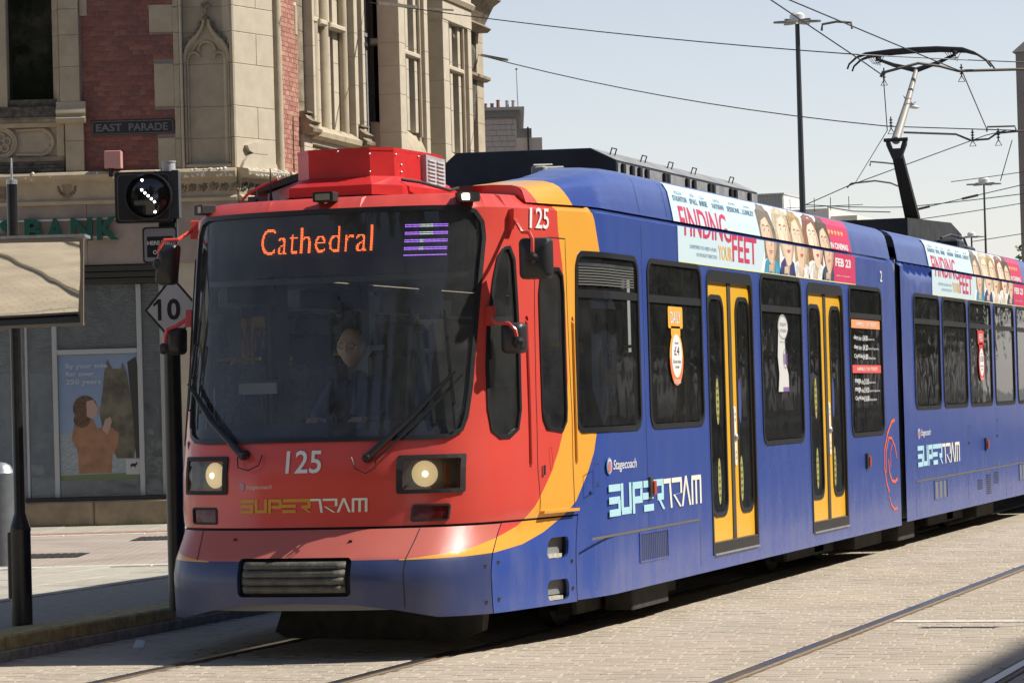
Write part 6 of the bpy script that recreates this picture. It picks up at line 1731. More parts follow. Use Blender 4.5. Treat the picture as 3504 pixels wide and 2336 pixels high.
for ch, a0, a1, d in (("S", -6.05, -5.85, 0), ("B", -5.755, -5.545, 0), ("A", -5.50, -5.285, 0), ("N", -5.205, -4.95, 0), ("K", -4.895, -4.635, 0)):
    vs, fs = text2d(ch, 1.0, .035); vs = fit(vs, a0, a1, 3.555, 3.83)
    mb = MB(); n = len(vs)
    mb.add([fA(a, b, .13) for a, b in vs], fs); mb.add([fA(a, b, .07) for a, b in vs], fs)
    edges = {}
    for f_ in fs:
        for i in range(len(f_)):
            e = (f_[i], f_[(i + 1) % len(f_)]); edges[tuple(sorted(e))] = edges.get(tuple(sorted(e)), 0) + 1
    for (i, j), c_ in edges.items():
        if c_ == 1: mb.add([fA(*vs[i], .07), fA(*vs[j], .07), fA(*vs[j], .13), fA(*vs[i], .13)], [(0, 1, 2, 3)])
    mb.obj("letter", GRN, sign)
for z in (3.60, 3.81):
    mb = MB(); mb.tube([fA(-6.6, z, .055), fA(-4.66, z, .055)], .012, 8); mb.obj("sign_rail", mat("sign_rail_white", (.65, .66, .64), .4), sign)
poster = empty("window_poster", fA(-4.95, 1.5, -.25), "blue window poster of a woman in an orange coat beside a dark horse", "poster")
def po(poly, o, m, nm="printed_shape"):
    mb = MB(); flat(mb, poly, fA, -.118 + o); return mb.obj(nm, m, poster)
mb = MB(); mb.prism([(-5.43, .70), (-4.46, .70), (-4.46, 2.20), (-5.43, 2.20)], -.124, -.119, fA); mb.obj("poster_sheet", mat("poster_blue", (.17, .25, .38), .5, color2=(.22, .30, .42), scale=1.2), poster)
po([(-5.43, .70), (-4.46, .70), (-4.46, 1.28), (-4.9, 1.32), (-5.43, 1.26)], .001, mat("poster_sea", (.27, .31, .33), .5, var=.25, scale=20, stretch=(1, 1, 6)))
po([(-5.43, .70), (-4.46, .70), (-4.46, .78), (-5.43, .76)], .002, mat("poster_grass", (.14, .18, .09), .6))
po([(-4.88, 1.98), (-4.84, 2.14), (-4.78, 2.02), (-4.68, 2.02), (-4.66, 2.10), (-4.61, 1.98), (-4.56, 1.6), (-4.52, 1.1), (-4.55, .95), (-4.75, .95), (-4.85, 1.2), (-4.92, 1.35), (-4.95, 1.5), (-4.90, 1.78)], .003, mat("poster_horse", (.11, .10, .07), .5, var=.5, scale=5))
po([(-4.60, 2.10), (-4.50, 2.16), (-4.47, 2.0), (-4.46, .95), (-4.52, .95), (-4.56, 1.6)], .0035, mat("poster_dark", (.035, .035, .03), .5))
po([(-5.21, .78), (-4.82, .78), (-4.80, 1.0), (-4.74, 1.10), (-4.72, 1.25), (-4.86, 1.36), (-4.98, 1.30), (-5.02, 1.42), (-5.24, 1.40), (-5.29, 1.2), (-5.22, 1.05)], .004, mat("poster_coat", (.30, .155, .085), .6, var=.2, scale=6))
po(ell(-5.12, 1.56, .145, .15), .005, mat("poster_hair", (.10, .06, .035), .6, var=.4, scale=30)); po(ell(-5.16, 1.42, .10, .09), .0052, MATS["poster_hair"])
po([(-5.10, 1.64), (-5.02, 1.66), (-4.985, 1.60), (-4.955, 1.545), (-4.975, 1.53), (-4.975, 1.47), (-5.03, 1.43), (-5.10, 1.46)], .006, mat("poster_skin", (.40, .27, .215), .6))
po([(-4.92, 1.30), (-4.88, 1.42), (-4.82, 1.45), (-4.80, 1.40), (-4.83, 1.30), (-4.86, 1.24)], .007, MATS["poster_skin"])
po([(-4.645, .755), (-4.465, .755), (-4.465, .94), (-4.645, .94)], .008, mat("poster_white", (.42, .42, .42), .6))
po([(-4.60, .865), (-4.575, .885), (-4.53, .885), (-4.515, .905), (-4.505, .88), (-4.53, .85), (-4.525, .825), (-4.545, .85), (-4.575, .85), (-4.59, .825), (-4.585, .86)], .0095, MATTE, "horse_emblem")
mb = MB()
for i, tx in enumerate(("By your side", "for over", "250 years")):
    w = (.50, .34, .42)[i]; addtext(mb, tx, fA, -5.34, -5.34 + w, 2.04 - i * .095 - (.018 if 'y' in tx else 0), 2.10 - i * .095, -.108, .02)
mb.obj("poster_text", mat("poster_text_white", (.42, .46, .52), .6), poster)
box = empty("wall_box", fA(-4.66, 4.55, .1), "pink junction box on the ledge above the round tram signal", "box")
mb = MB(); mb.bbox(-4.765, -4.565, 36.72, 36.90, 4.40, 4.605, .008, FR); mb.obj("casing", mat("pink_casing", (.55, .27, .24), .6), box)
mb = MB(); mb.box(-4.72, -4.68, 36.76, 36.98, 4.30, 4.40, FR); mb.obj("bracket", MATTE, box)
box2 = empty("wall_box", fB(1.45, 4.5, .1), "pink junction box on the street side wall, just above the red roof vent", "box")
mb = MB(); mb.prism([(1.32, 4.36), (1.62, 4.36), (1.62, 4.60), (1.32, 4.60)], .05, .27, fB); mb.obj("casing", MATS["pink_casing"], box2)
# ================================================================== STREET FURNITURE
GP = mat("gloss_black_paint", (.014, .015, .016), .28, var=.3, scale=12)
post = empty("sign_post", FR(-3.196, 20.0, PZ), "black tapered post with a thick base at the kerb, carrying the square mirror", "post")
cx_, cy_, _ = FR(-3.196, 20.0, 0)
mb = MB(); mb.lathe([(.068, 0), (.067, .60), (.070, .61), (.070, .62), (.064, .635), (.038, .72), (.036, 1.6), (.035, 2.86)], (cx_, cy_, PZ), 20); mb.obj("pole", GP, post, smooth=True)
mb = MB(); mb.bbox(cx_ - .075, cx_ - .03, cy_ - .05, cy_ + .05, .32, .75, .01); mb.obj("access_door", GP, post)
mb = MB(); mb.lathe([(.036, 0), (.036, .03), (.008, .035), (.006, .16), (.003, .17)], (cx_, cy_, 2.99), 12); mb.obj("tip", STEEL, post, smooth=True)
# driver's mirror
mir = empty("platform_mirror", FR(-3.0, 19.75, 2.05), "large square convex mirror in a dark box on the left post, reflecting the sunlit setts", "mirror")
def fm(a, b, o): return FR(a, 19.70 - o, b)
TILT = .0
mb = MB(); O = [(-3.55, 2.045), (-2.715, 2.060), (-2.70, 2.615), (-3.55, 2.620)]; I = [(-3.53, 2.063), (-2.735, 2.078), (-2.722, 2.592), (-3.53, 2.598)]
panel(mb, fm, O, [I], off=.0, thick=.03, grid=False); mb.obj("mirror_frame", mat("mirror_frame_brown", (.24, .20, .15), .5), mir)
mb = MB()
V = [fm(a, b, 0) for a, b in O] + [FR(-3.55, 19.92, 2.09), FR(-2.80, 19.92, 2.10), FR(-2.80, 19.92, 2.58), FR(-3.55, 19.92, 2.58)]
mb.add(V, [(0, 1, 5, 4), (1, 2, 6, 5), (2, 3, 7, 6), (3, 0, 4, 7), (4, 5, 6, 7)]); mb.obj("mirror_box", mat("mirror_box_dark", (.12, .10, .075), .5), mir)
mb = MB(); mb.box(-3.56, -2.69, 19.695, 19.95, 2.621, 2.64, FR); mb.obj("top_cap", STEEL, mir)
mm = bpy.data.materials.new("mirror_silver"); mm.use_nodes = True
b_ = mm.node_tree.nodes["Principled BSDF"]; b_.inputs["Metallic"].default_value = 1; b_.inputs["Roughness"].default_value = .03; b_.inputs["Base Color"].default_value = (.88, .86, .80, 1)
nn = mm.node_tree.nodes; ll = mm.node_tree.links; g_ = nn.new("ShaderNodeNewGeometry"); nz = nn.new("ShaderNodeTexNoise"); nz.inputs["Scale"].default_value = 5; nz.inputs["Detail"].default_value = 1
bp = nn.new("ShaderNodeBump"); bp.inputs["Strength"].default_value = .045; bp.inputs["Distance"].default_value = .02
ll.new(g_.outputs[0], nz.inputs["Vector"]); ll.new(nz.outputs[0], bp.inputs["Height"]); ll.new(bp.outputs[0], b_.inputs["Normal"])
# sheet leaning out at the top so that it looks down on the track
mb = MB(); NX = 14
V = []
for i in range(NX + 1):
    for j in range(NX + 1):
        s, t = i / NX, j / NX; a = -3.53 + .80 * s; z = 2.065 + .53 * t
        V.append(fm(a, z, -.13 + .155 * t * .82 - .020 * s + .015 * (1 - (2 * s - 1) ** 2) * .3 + .012 * (1 - (2 * t - 1) ** 2)))
mb.add(V, [(i * (NX + 1) + j, (i + 1) * (NX + 1) + j, (i + 1) * (NX + 1) + j + 1, i * (NX + 1) + j + 1) for i in range(NX) for j in range(NX)]); mb.obj("mirror_sheet", mm, mir, smooth=True)
mb = MB(); mb.tube([(cx_, cy_, 2.2), FR(-3.15, 19.9, 2.2)], .015, 6); mb.tube([(cx_, cy_, 2.5), FR(-3.15, 19.9, 2.5)], .015, 6); mb.obj("clamp", MATTE, mir)

# signal post
sp = empty("signal_post", FR(-2.30, 21.03, PZ), "straight black post at the tram's front corner, carrying signal and speed sign", "post")
px_, py_, _ = FR(-2.303, 21.03, 0)
mb = MB(); mb.lathe([(.061, 0), (.061, 2.7), (.050, 2.85), (.045, 2.99)], (px_, py_, PZ), 20); mb.obj("pole", GP, sp, smooth=True)
sg = empty("tram_signal", FR(-2.43, 20.9, 2.8), "square black tram signal with a round lens showing a diagonal line of white lights", "signal")
def fs_(a, b, o): return FR(a, 20.95 - o, b)
mb = MB(); mb.prism(rrect(-2.645, -2.262, 2.772, 3.118, .02), -.06, .06, fs_); body_s = mb.obj("signal_case", mat("signal_black", (.018, .018, .02), .5), sg)
mb = MB(); mb.prism(rrect(-2.262, -2.215, 2.80, 3.125, .008), -.10, .05, fs_); mb.obj("side_plate", DKGREY, sg)
mb = MB(); stroke(mb, rrect(-2.625, -2.275, 2.79, 3.10, .03) + [(-2.625, 2.82)], .004, fs_, .063); mb.obj("edge_line", mat("edge_grey", (.16, .16, .16), .5), body_s)
lc = (-2.415, 2.950)
mb = MB(); N_ = 36
V = []
for k in range(N_):
    t = 2 * math.pi * k / N_
    for r, o in ((.160, .05), (.160, .115), (.150, .118), (.146, .07)): V.append(fs_(lc[0] + r * math.cos(t), lc[1] + r * math.sin(t), o))
mb.add(V, [(k * 4 + j, ((k + 1) % N_) * 4 + j, ((k + 1) % N_) * 4 + j + 1, k * 4 + j + 1) for k in range(N_) for j in range(3)]); mb.obj("lens_ring", BLACK, sg, smooth=True)
mb = MB(); panel(mb, lambda a, b, o: fs_(a, b, .07 + .03 * (1 - ((a - lc[0]) ** 2 + (b - lc[1]) ** 2) / .0225)), ell(lc[0], lc[1], .147, .147, 36), (), step=(.03, .03), bstep=.03)
ln = mb.obj("lens", mat("smoked_lens", (.012, .013, .014), .07, spec=.8), sg, smooth=True)
LG = mat("lit_white_led", (1, 1, 1), .4, emit=(.86, .86, 1.0), estr=9)
for (a, z) in ((-2.456, 3.059), (-2.458, 2.992), (-2.437, 2.971), (-2.415, 2.951), (-2.394, 2.930), (-2.374, 2.910), (-2.373, 2.843)):
    mb = MB(); mb.lathe([(.0085, 0), (.0085, .004), (.001, .006)], fs_(a, z, .0985 - .03 * ((a - lc[0]) ** 2 + (z - lc[1]) ** 2) / .0225), 10, Vector(fs_(0, 0, 1)) - Vector(fs_(0, 0, 0))); mb.obj("signal_light", LG, ln)
mb = MB(); mb.lathe([(.045, 0), (.045, .06), (.05, .062), (.05, .07)], FR(-2.285, 20.97, 3.12), 16); mb.obj("sensor_cap", mat("sensor_grey", (.45, .46, .48), .5), sg, smooth=True)
mb = MB(); mb.box(-2.36, -2.25, 20.95, 21.02, 2.70, 2.775, FR); mb.obj("bracket", MATTE, sg)
ns = empty("notice_sign", FR(-2.34, 20.92, 2.5), "small rounded notice in white capitals half hidden by the tram's mirror", "sign")
def fn_(a, b, o): return FR(a, 20.93 - o, b)
mb = MB(); mb.prism(rrect(-2.470, -2.235, 2.500, 2.745, .025), -.01, .004, fn_); mb.obj("plate", BLACK, ns)
mb = MB(); flat(mb, rrect(-2.458, -2.247, 2.512, 2.733, .018), fn_, .0055); mb.obj("border", mat("notice_border", (.30, .30, .32), .5), ns)
mb = MB(); flat(mb, rrect(-2.440, -2.265, 2.54, 2.68, .004), fn_, .007); mb.obj("panel", MATTE, ns)
mb = MB(); addtext(mb, "HERE VISU", fn_, -2.437, -2.27, 2.622, 2.650, .0085, .03); addtext(mb, "ONLY", fn_, -2.40, -2.31, 2.56, 2.588, .0085, .03); mb.obj("notice_text", WHITE, ns)
ss = empty("speed_sign", FR(-2.27, 20.92, 2.0), "white diamond speed sign with a black border reading 10", "sign")
mb = MB(); mb.prism([(-2.468, 2.182), (-2.276, 1.95), (-2.084, 2.182), (-2.276, 2.414)], -.006, .004, fn_); mb.obj("plate", BLACK, ss)
mb = MB(); flat(mb, [(-2.448, 2.182), (-2.276, 1.975), (-2.104, 2.182), (-2.276, 2.389)], fn_, .006); mb.obj("face", mat("sign_white", (.50, .50, .53), .5), ss)
mb = MB(); stroke(mb, [(-2.366, 2.112), (-2.366, 2.256)], .024, fn_, .008); flat(mb, [(-2.408, 2.205), (-2.376, 2.226), (-2.368, 2.257), (-2.384, 2.250), (-2.396, 2.232), (-2.408, 2.228)], fn_, .0082); addtext(mb, "0", fn_, -2.316, -2.225, 2.112, 2.258, .008, .03); mb.obj("numerals", MATTE, ss)
bl = empty("bollard", FR(-4.62, 27.9, PZ), "grey cylindrical bollard with a domed steel top at the left edge of the footway", "bollard")
bx, by, _ = FR(-4.62, 27.9, 0)
mb = MB(); mb.lathe([(.125, 0), (.125, .83), (.118, .835)], (bx, by, PZ), 24); mb.obj("shaft", mat("bollard_grey", (.16, .17, .18), .45, .3, var=.12, scale=12), bl, smooth=True)
mb = MB(); mb.lathe([(.118, 0), (.112, .01), (.105, .03), (.085, .065), (.05, .088), (.005, .096)], (bx, by, PZ + .835), 24); mb.obj("dome", STEEL, bl, smooth=True)
op = empty("overhead_pole", FR(-1.86, 41.0, PZ), "tall dark overhead line pole with a steel clamp, standing before the bay windows", "pole")
ox, oy, _ = FR(-1.862, 41.0, 0)
mb = MB(); mb.lathe([(.075, 0), (.06, 4.2), (.052, 9.4)], (ox, oy, PZ), 16); mb.obj("mast", mat("pole_blue_black", (.016, .019, .026), .3), op, smooth=True)
mb = MB(); mb.bbox(ox + .035, ox + .062, oy - .02, oy + .02, 4.3, 6.2, .004); mb.obj("cable_duct", STEEL, op)
for z in (6.25, 6.38):
    mb = MB(); mb.lathe([(.072, 0), (.072, .05)], (ox, oy, z), 16); mb.bbox(ox - .10, ox - .06, oy - .03, oy + .03, z, z + .08, .005); mb.obj("clamp", STEEL if z > 6.3 else DKGREY, op)

# ---- overhead wires
WM = mat("wire_grey", (.06, .065, .07), .5, .4); WB = mat("fitting_brown", (.16, .14, .11), .6, .2)
def sag(a, b, s=0.0, n=10):
    a, b = Vector(a), Vector(b)
    return [a.lerp(b, i / n) - Vector((0, 0, s * 4 * (i / n) * (1 - i / n))) for i in range(n + 1)]
def wire(paths, label, r=.007, name="overhead_wire", cat="wire", group="overhead wires", m=WM, fit=None):
    mb = MB()
    for p in paths: mb.tube(p, r, 6)
    o = mb.obj(name, m, None, label=label, cat=cat, group=group)
    return o
w1 = wire([sag((-8.87, 38.38, 6.84), (-1.70, 35.46, 5.42), .06) + [Vector((-.64, 36.89, 5.43)), Vector((2.2, 38.6, 5.30))]], "upper span wire from the black pole across to the pantograph head", .0075)
mb = MB(); mb.tube([Vector((-8.7, 38.31, 6.81)), Vector((-8.1, 38.07, 6.69))], .022, 6); mb.tube([Vector((-7.9, 38.0, 6.65)), Vector((-7.5, 37.82, 6.58))], .014, 6); mb.obj("turnbuckle", STEEL, w1)
w2 = wire([sag((-9.14, 43.56, 6.67), (-1.8, 37.56, 4.75), .12) + [Vector((-.21, 38.08, 4.65)), Vector((2.2, 39.0, 4.6))]], "lower span wire from the bank's far corner to the pantograph knee", .0075)
mb = MB(); mb.tube([Vector((-9.05, 43.5, 6.65)), Vector((-8.5, 43.05, 6.50))], .022, 6); mb.obj("turnbuckle", STEEL, w2)
wire([[Vector((-1.90, 27.0, 5.95)), Vector((-1.74, 31.26, 5.58)), Vector((-1.65, 35.5, 5.33)), Vector((-1.64, 36.56, 5.27))]], "left contact wire running from the top edge down to the left insulator", .0075)
wire([[Vector((-1.90, 27.0, 5.78)), Vector((-1.57, 31.32, 5.58)), Vector((-1.19, 35.65, 5.48)), Vector((-.74, 36.85, 5.29)), Vector((-1.48, 42.93, 5.11))]], "right contact wire sliding over the pantograph's top strips", .0075)
wire([[Vector((-1.64, 36.56, 5.27)), Vector((-1.81, 37.56, 4.70)), Vector((-3.85, 45.31, 4.61)), Vector((-4.39, 47.23, 4.69))]], "wire dropping beside the pantograph's upper arm and running off low left", .006)
wire([[Vector((-4.34, 44.09, 4.24)), Vector((-3.76, 44.28, 4.49)), Vector((-1.82, 44.92, 5.18)), Vector((-1.54, 45.01, 5.24))]], "rising wire crossing behind the pantograph's lower arm", .0075)
wire([[Vector((-1.68, 33.39, 5.48)), Vector((-1.67, 33.39, 5.55)), Vector((-1.52, 33.44, 5.575)), Vector((-1.37, 33.49, 5.56)), Vector((-1.36, 33.49, 5.49))]], "short bridging arm joining the two contact wires below the top edge", .014, "spreader_arm", "bracket", None, WB)
wire([[Vector(p) for p in ((-1.66, 36.5, 5.25), (-1.64, 36.5, 5.30), (-1.45, 36.5, 5.34), (-1.22, 36.6, 5.40), (-.98, 36.7, 5.36), (-.78, 36.8, 5.30), (0.4, 37.3, 5.31), (2.2, 38.0, 5.31))]], "registration arm passing right from behind the pantograph yoke", .018, "registration_arm", "bracket", None, WB)
wire([[Vector(p) for p in ((-1.62, 37.62, 4.67), (-1.01, 37.82, 4.63), (-.84, 37.88, 4.55), (-.63, 37.94, 4.56), (-.53, 37.98, 4.63), (-.21, 38.08, 4.65), (2.0, 38.8, 4.75))]], "pale curved arm running right from the pantograph knee", .014, "registration_arm", "bracket", None, WB)
wire([[Vector(p) for p in ((-3.97, 45.27, 4.54), (-3.91, 45.29, 4.6), (-3.57, 45.4, 4.63), (-3.35, 45.47, 4.59), (-3.2, 45.52, 4.52))]], "small arched arm on the low wire left of the lower arm", .014, "spreader_arm", "bracket", None, WB)
wire([[Vector(p) for p in ((-2.83, 41.43, 4.56), (-2.82, 41.43, 4.62), (-2.65, 41.49, 4.6), (-2.51, 41.54, 4.58))]], "short arm just left of the pantograph's lower arm", .012, "spreader_arm", "bracket", None, WB)
wire([[Vector(p) for p in ((-.65, 37.94, 4.65), (-.64, 37.94, 4.71), (-.32, 38.04, 4.71), (-.3, 38.05, 4.64))]], "flat bridging arm beside the right-hand insulators", .012, "spreader_arm", "bracket", None, WB)
wire([[Vector((-1.46, 45.04, 5.10)), Vector((-1.64, 44.98, 4.51))]], "steep short wire dropping towards the second lamp column", .007)
wire([sag((-3.2, 49.7, 4.85), (-.6, 50.6, 5.20), .02)], "distant wire rising right from the lower arm to the stone tower", .007)
wire([sag((-6.56, 53.89, 4.85), (-4.87, 54.45, 4.76), 0.02, 4) + sag((-4.87, 54.45, 4.76), (-1.2, 55.7, 5.15), .03)], "lowest long wire skimming the white rooftops", .009)
wire([[Vector((-5.12, 49.1, 4.5)), Vector((-4.72, 49.23, 4.42)), Vector((-4.15, 49.42, 4.39))]], "bent low arm over the middle car's roof", .010, "registration_arm", "bracket", None, WB)
w9 = wire([sag((-3.85, 49.52, 4.40), (-.7, 50.6, 5.08), .0)], "wire with dark splices rising right of the lower arm", .008)
mb = MB(); mb.tube([Vector((-3.80, 49.55, 4.41)), Vector((-3.55, 49.64, 4.465))], .022, 6); mb.tube([Vector((-3.05, 49.80, 4.572)), Vector((-2.80, 49.88, 4.626))], .022, 6); mb.obj("wire_splice", WM, w9)
wire([sag((-3.79, 49.54, 4.25), (-.6, 50.6, 4.72), .02)], "thin wire low behind the roof insulators", .007)
wire([sag((-4.64, 59.79, 4.35), (-2.2, 60.6, 4.68), .0)], "faint wire passing the third lamp column", .008)
for (x, y, z, lb) in ((-1.64, 36.6, 5.30, "left hanging insulator under the pantograph head"), (-.76, 36.9, 5.32, "right hanging insulator under the pantograph head"), (-1.77, 37.6, 4.80, "insulator clamp above the pantograph knee"), (-.82, 37.9, 4.62, "twin insulator clamp hanging right of the knee"), (-.52, 38.0, 4.62, "insulator clamp nearest the stone tower")):
    mb = MB(); mb.tube([Vector((x, y, z + .07)), Vector((x, y, z - .07))], .009, 6)
    for k in range(3): mb.lathe([(.012, 0), (.028, .008), (.012, .018)], (x, y, z - .05 + k * .035), 8)
    mb.tube([Vector((x, y, z - .07)), Vector((x - .04, y, z - .14)), Vector((x + .04, y, z - .14)), Vector((x, y, z - .07))], .007, 5)
    mb.obj("wire_insulator", mat("insulator_dark", (.05, .045, .045), .5), None, label=lb, cat="insulator", group="insulators on the overhead wires")

# ---- high lamps
def highlamp(x, y, z, zb, s, lb, q=1.0):
    o = empty("high_mast_lamp", (x, y, 0), lb, "lamp", "tall lamp columns with disc heads")
    mb = MB(); mb.lathe([(.09 * s * q, 0), (.075 * s * q, z * .5), (.052 * s * q, z - .2)], (x, y, 0), 12); mb.obj("column", mat("column_dark", (.04, .045, .05), .5), o, smooth=True)
    mb = MB(); mb.lathe([(.10 * s, -.16 * s), (.17 * s, -.13 * s), (.17 * s, .0), (.12 * s, .05 * s), (.01, .06 * s)], (x, y, z), 18); mb.obj("dome", mat("lamp_dome_white", (.72, .70, .66), .4), o, smooth=True)
    for k in range(6):
        a = k * math.pi / 3 + .25
        mb = MB(); c_, s_n = math.cos(a), math.sin(a)
        V = []
        for q in range(14):
            t = 2 * math.pi * q / 14; u_ = .32 * s + .22 * s * math.cos(t); w_ = .10 * s * math.sin(t)
            V += [(x + u_ * c_ - w_ * s_n, y + u_ * s_n + w_ * c_, z - .17 * s), (x + u_ * c_ - w_ * s_n, y + u_ * s_n + w_ * c_, z - .13 * s)]
        mb.add(V, [tuple(range(0, 28, 2)), tuple(range(1, 28, 2))] + [(2 * q, (2 * q + 2) % 28, (2 * q + 3) % 28, 2 * q + 1) for q in range(14)])
        mb.obj("reflector_petal", mat("petal_grey", (.16, .17, .19), .4, .3), o)
highlamp(-9.95, 68.57, 10.06, 5, 1.0, "nearest tall lamp column with a white dome and ring of petals against the sky")
highlamp(-16.05, 129.7, 10.28, 5, 1.35, "second, smaller lamp column right of the pantograph arm", .55)
highlamp(-23.46, 169.4, 10.03, 5, 1.3, "smallest lamp column, its head just above the middle car", .7)

# ---- far buildings
def far_box(o, name, lx0, lx1, ly0, ly1, z0, z1, m):
    mb = MB(); mb.box(lx0, lx1, ly0, ly1, z0, z1, FR); return mb.obj(name, m, o)
GS = mat("grey_ashlar", (.40, .36, .335), .9, color2=(.50, .45, .41), scale=1.5, thr=(.45, .55))
ch = empty("stone_building", FR(0, 75.5, 0), "grey stone building end with a row of chimney pots beyond the bank", "building")
def FP2(x, y):  # picture column/row of a plane 75 m away -> local x, z
    return None
base_l = -4.60
far_box(ch, "wall", -2.3, .28, 75.0, 82, 0, 8.38, mat("far_stone_base", (.40, .36, .33), .9))
rs = random.Random(8)
z = 7.0
while z < 8.36:
    x = -.52 + rs.random() * .1
    while x < .27:
        w = rs.uniform(.13, .24); xe = min(x + w, .275)
        mb = MB(); mb.box(x, xe - .008, 74.97, 75.0, z, min(z + .125, 8.37), FR); mb.obj("stone_block", mat("far_stone_%d" % rs.randrange(3), [(.38, .33, .30), (.44, .39, .36), (.50, .45, .41)][rs.randrange(3)], .9), ch); x = xe
    z += .135
far_box(ch, "parapet", -2.4, .36, 74.9, 82, 8.38, 8.55, mat("far_dark_band", (.17, .165, .16), .9))
far_box(ch, "coping", -2.5, .48, 74.8, 82.1, 8.55, 8.62, mat("far_coping", (.32, .31, .30), .9))
far_box(ch, "side_block", .281, .90, 75.5, 82, 0, 7.92, mat("far_stone_base", (.40, .36, .33), .9)); far_box(ch, "side_block", .281, .65, 75.6, 82, 7.92, 8.16, mat("far_dark_block", (.15, .15, .15), .9)); 
far_box(ch, "downpipe", .54, .58, 75.42, 75.46, 7.0, 8.18, MATTE)
for i, (lx, hh, m) in enumerate(((-.46, .14, "pot_terracotta"), (-.30, .14, "pot_terracotta"), (-.15, .22, "pot_terracotta"), (.07, .20, "pot_buff"), (.22, .20, "pot_buff"))):
    c_ = FR(lx, 75.4, 8.6); mb = MB(); mb.lathe([(.05, 0), (.045, .05), (.04, hh), (.05, hh + .01), (.05, hh + .03)], c_, 12); mb.obj("chimney_pot", mat(m, (.28, .10, .07) if "terra" in m else (.42, .38, .35), .8), ch, smooth=True)
fp = empty("flagpole", FR(.34, 75.6, 8.6), "thin white flagpole standing behind the chimney pots", "flagpole")
mb = MB(); mb.tube([FR(.34, 75.6, 8.6), FR(.32, 75.6, 9.62)], [.02, .014], 8); mb.obj("staff", mat("flagpole_white", (.6, .6, .6), .5), fp)
mb = MB(); mb.lathe([(.03, 0), (.03, .03)], FR(.32, 75.6, 9.6), 8); mb.obj("truck", DKGREY, fp)
def qf(x, y, D):   # helper numbers were measured at these distances
    pass
wb = empty("distant_building", (-29.2, 146.4, 0), "white ribbed plant room on a far rooftop beyond the traction case", "building")
mb = MB(); mb.box(-29.9, -28.55, 146.3, 150, 0, 11.15); mb.obj("wall", mat("far_white", (.66, .66, .64), .9), wb)
for k in range(18):
    mb = MB(); mb.box(-29.88 + k * .074, -29.85 + k * .074, 146.22, 146.3, 10.4, 11.13); mb.obj("rib", mat("far_rib", (.45, .45, .43), .9), wb)
mb = MB(); mb.box(-29.95, -28.5, 146.18, 150, 11.15, 11.22); mb.obj("roof_edge", mat("far_rib", (.45, .45, .43), .9), wb)
cb = empty("distant_building", (-27.0, 147.0, 0), "low cream rooftops stretching right of the nearest lamp column", "building")
mb = MB(); mb.box(-28.6, -26.5, 147, 155, 0, 10.42); mb.box(-26.5, -25.2, 147.4, 155, 0, 10.05); mb.obj("wall", mat("far_cream", (.62, .57, .50), .9), cb)
mb = MB(); mb.box(-29.3, -27.6, 146.6, 147.0, 9.0, 10.30); mb.obj("plant_block", mat("far_grey", (.22, .24, .27), .9), cb)
for x in (-28.4, -27.2, -26.4, -25.5):
    mb = MB(); mb.tube([(x, 147, 10.3), (x, 147, 10.95)], .02, 5); mb.obj("rooftop_mast", DKGREY, cb)
mb = MB(); mb.box(-30.6, -24.8, 146.9, 146.95, 10.50, 10.53); mb.obj("rooftop_rail", DKGREY, cb)
tw = empty("stone_tower", (-3.2, 60.5, 0), "grey stone pier with a sloped cap at the right edge", "building")
mb = MB(); mb.box(-3.72, -2.4, 60.1, 61.4, 0, 8.0); mb.obj("shaft", mat("tower_stone", (.27, .24, .22), .85, var=.12, scale=2), tw)
mb = MB(); mb.add([(-3.78, 60.04, 8.0), (-2.34, 60.04, 8.0), (-2.34, 61.46, 8.0), (-3.78, 61.46, 8.0), (-3.06, 60.75, 8.75)], [(0, 1, 4), (1, 2, 4), (2, 3, 4), (3, 0, 4), (3, 2, 1, 0)]); mb.obj("cap", mat("tower_cap", (.13, .125, .12), .8), tw)

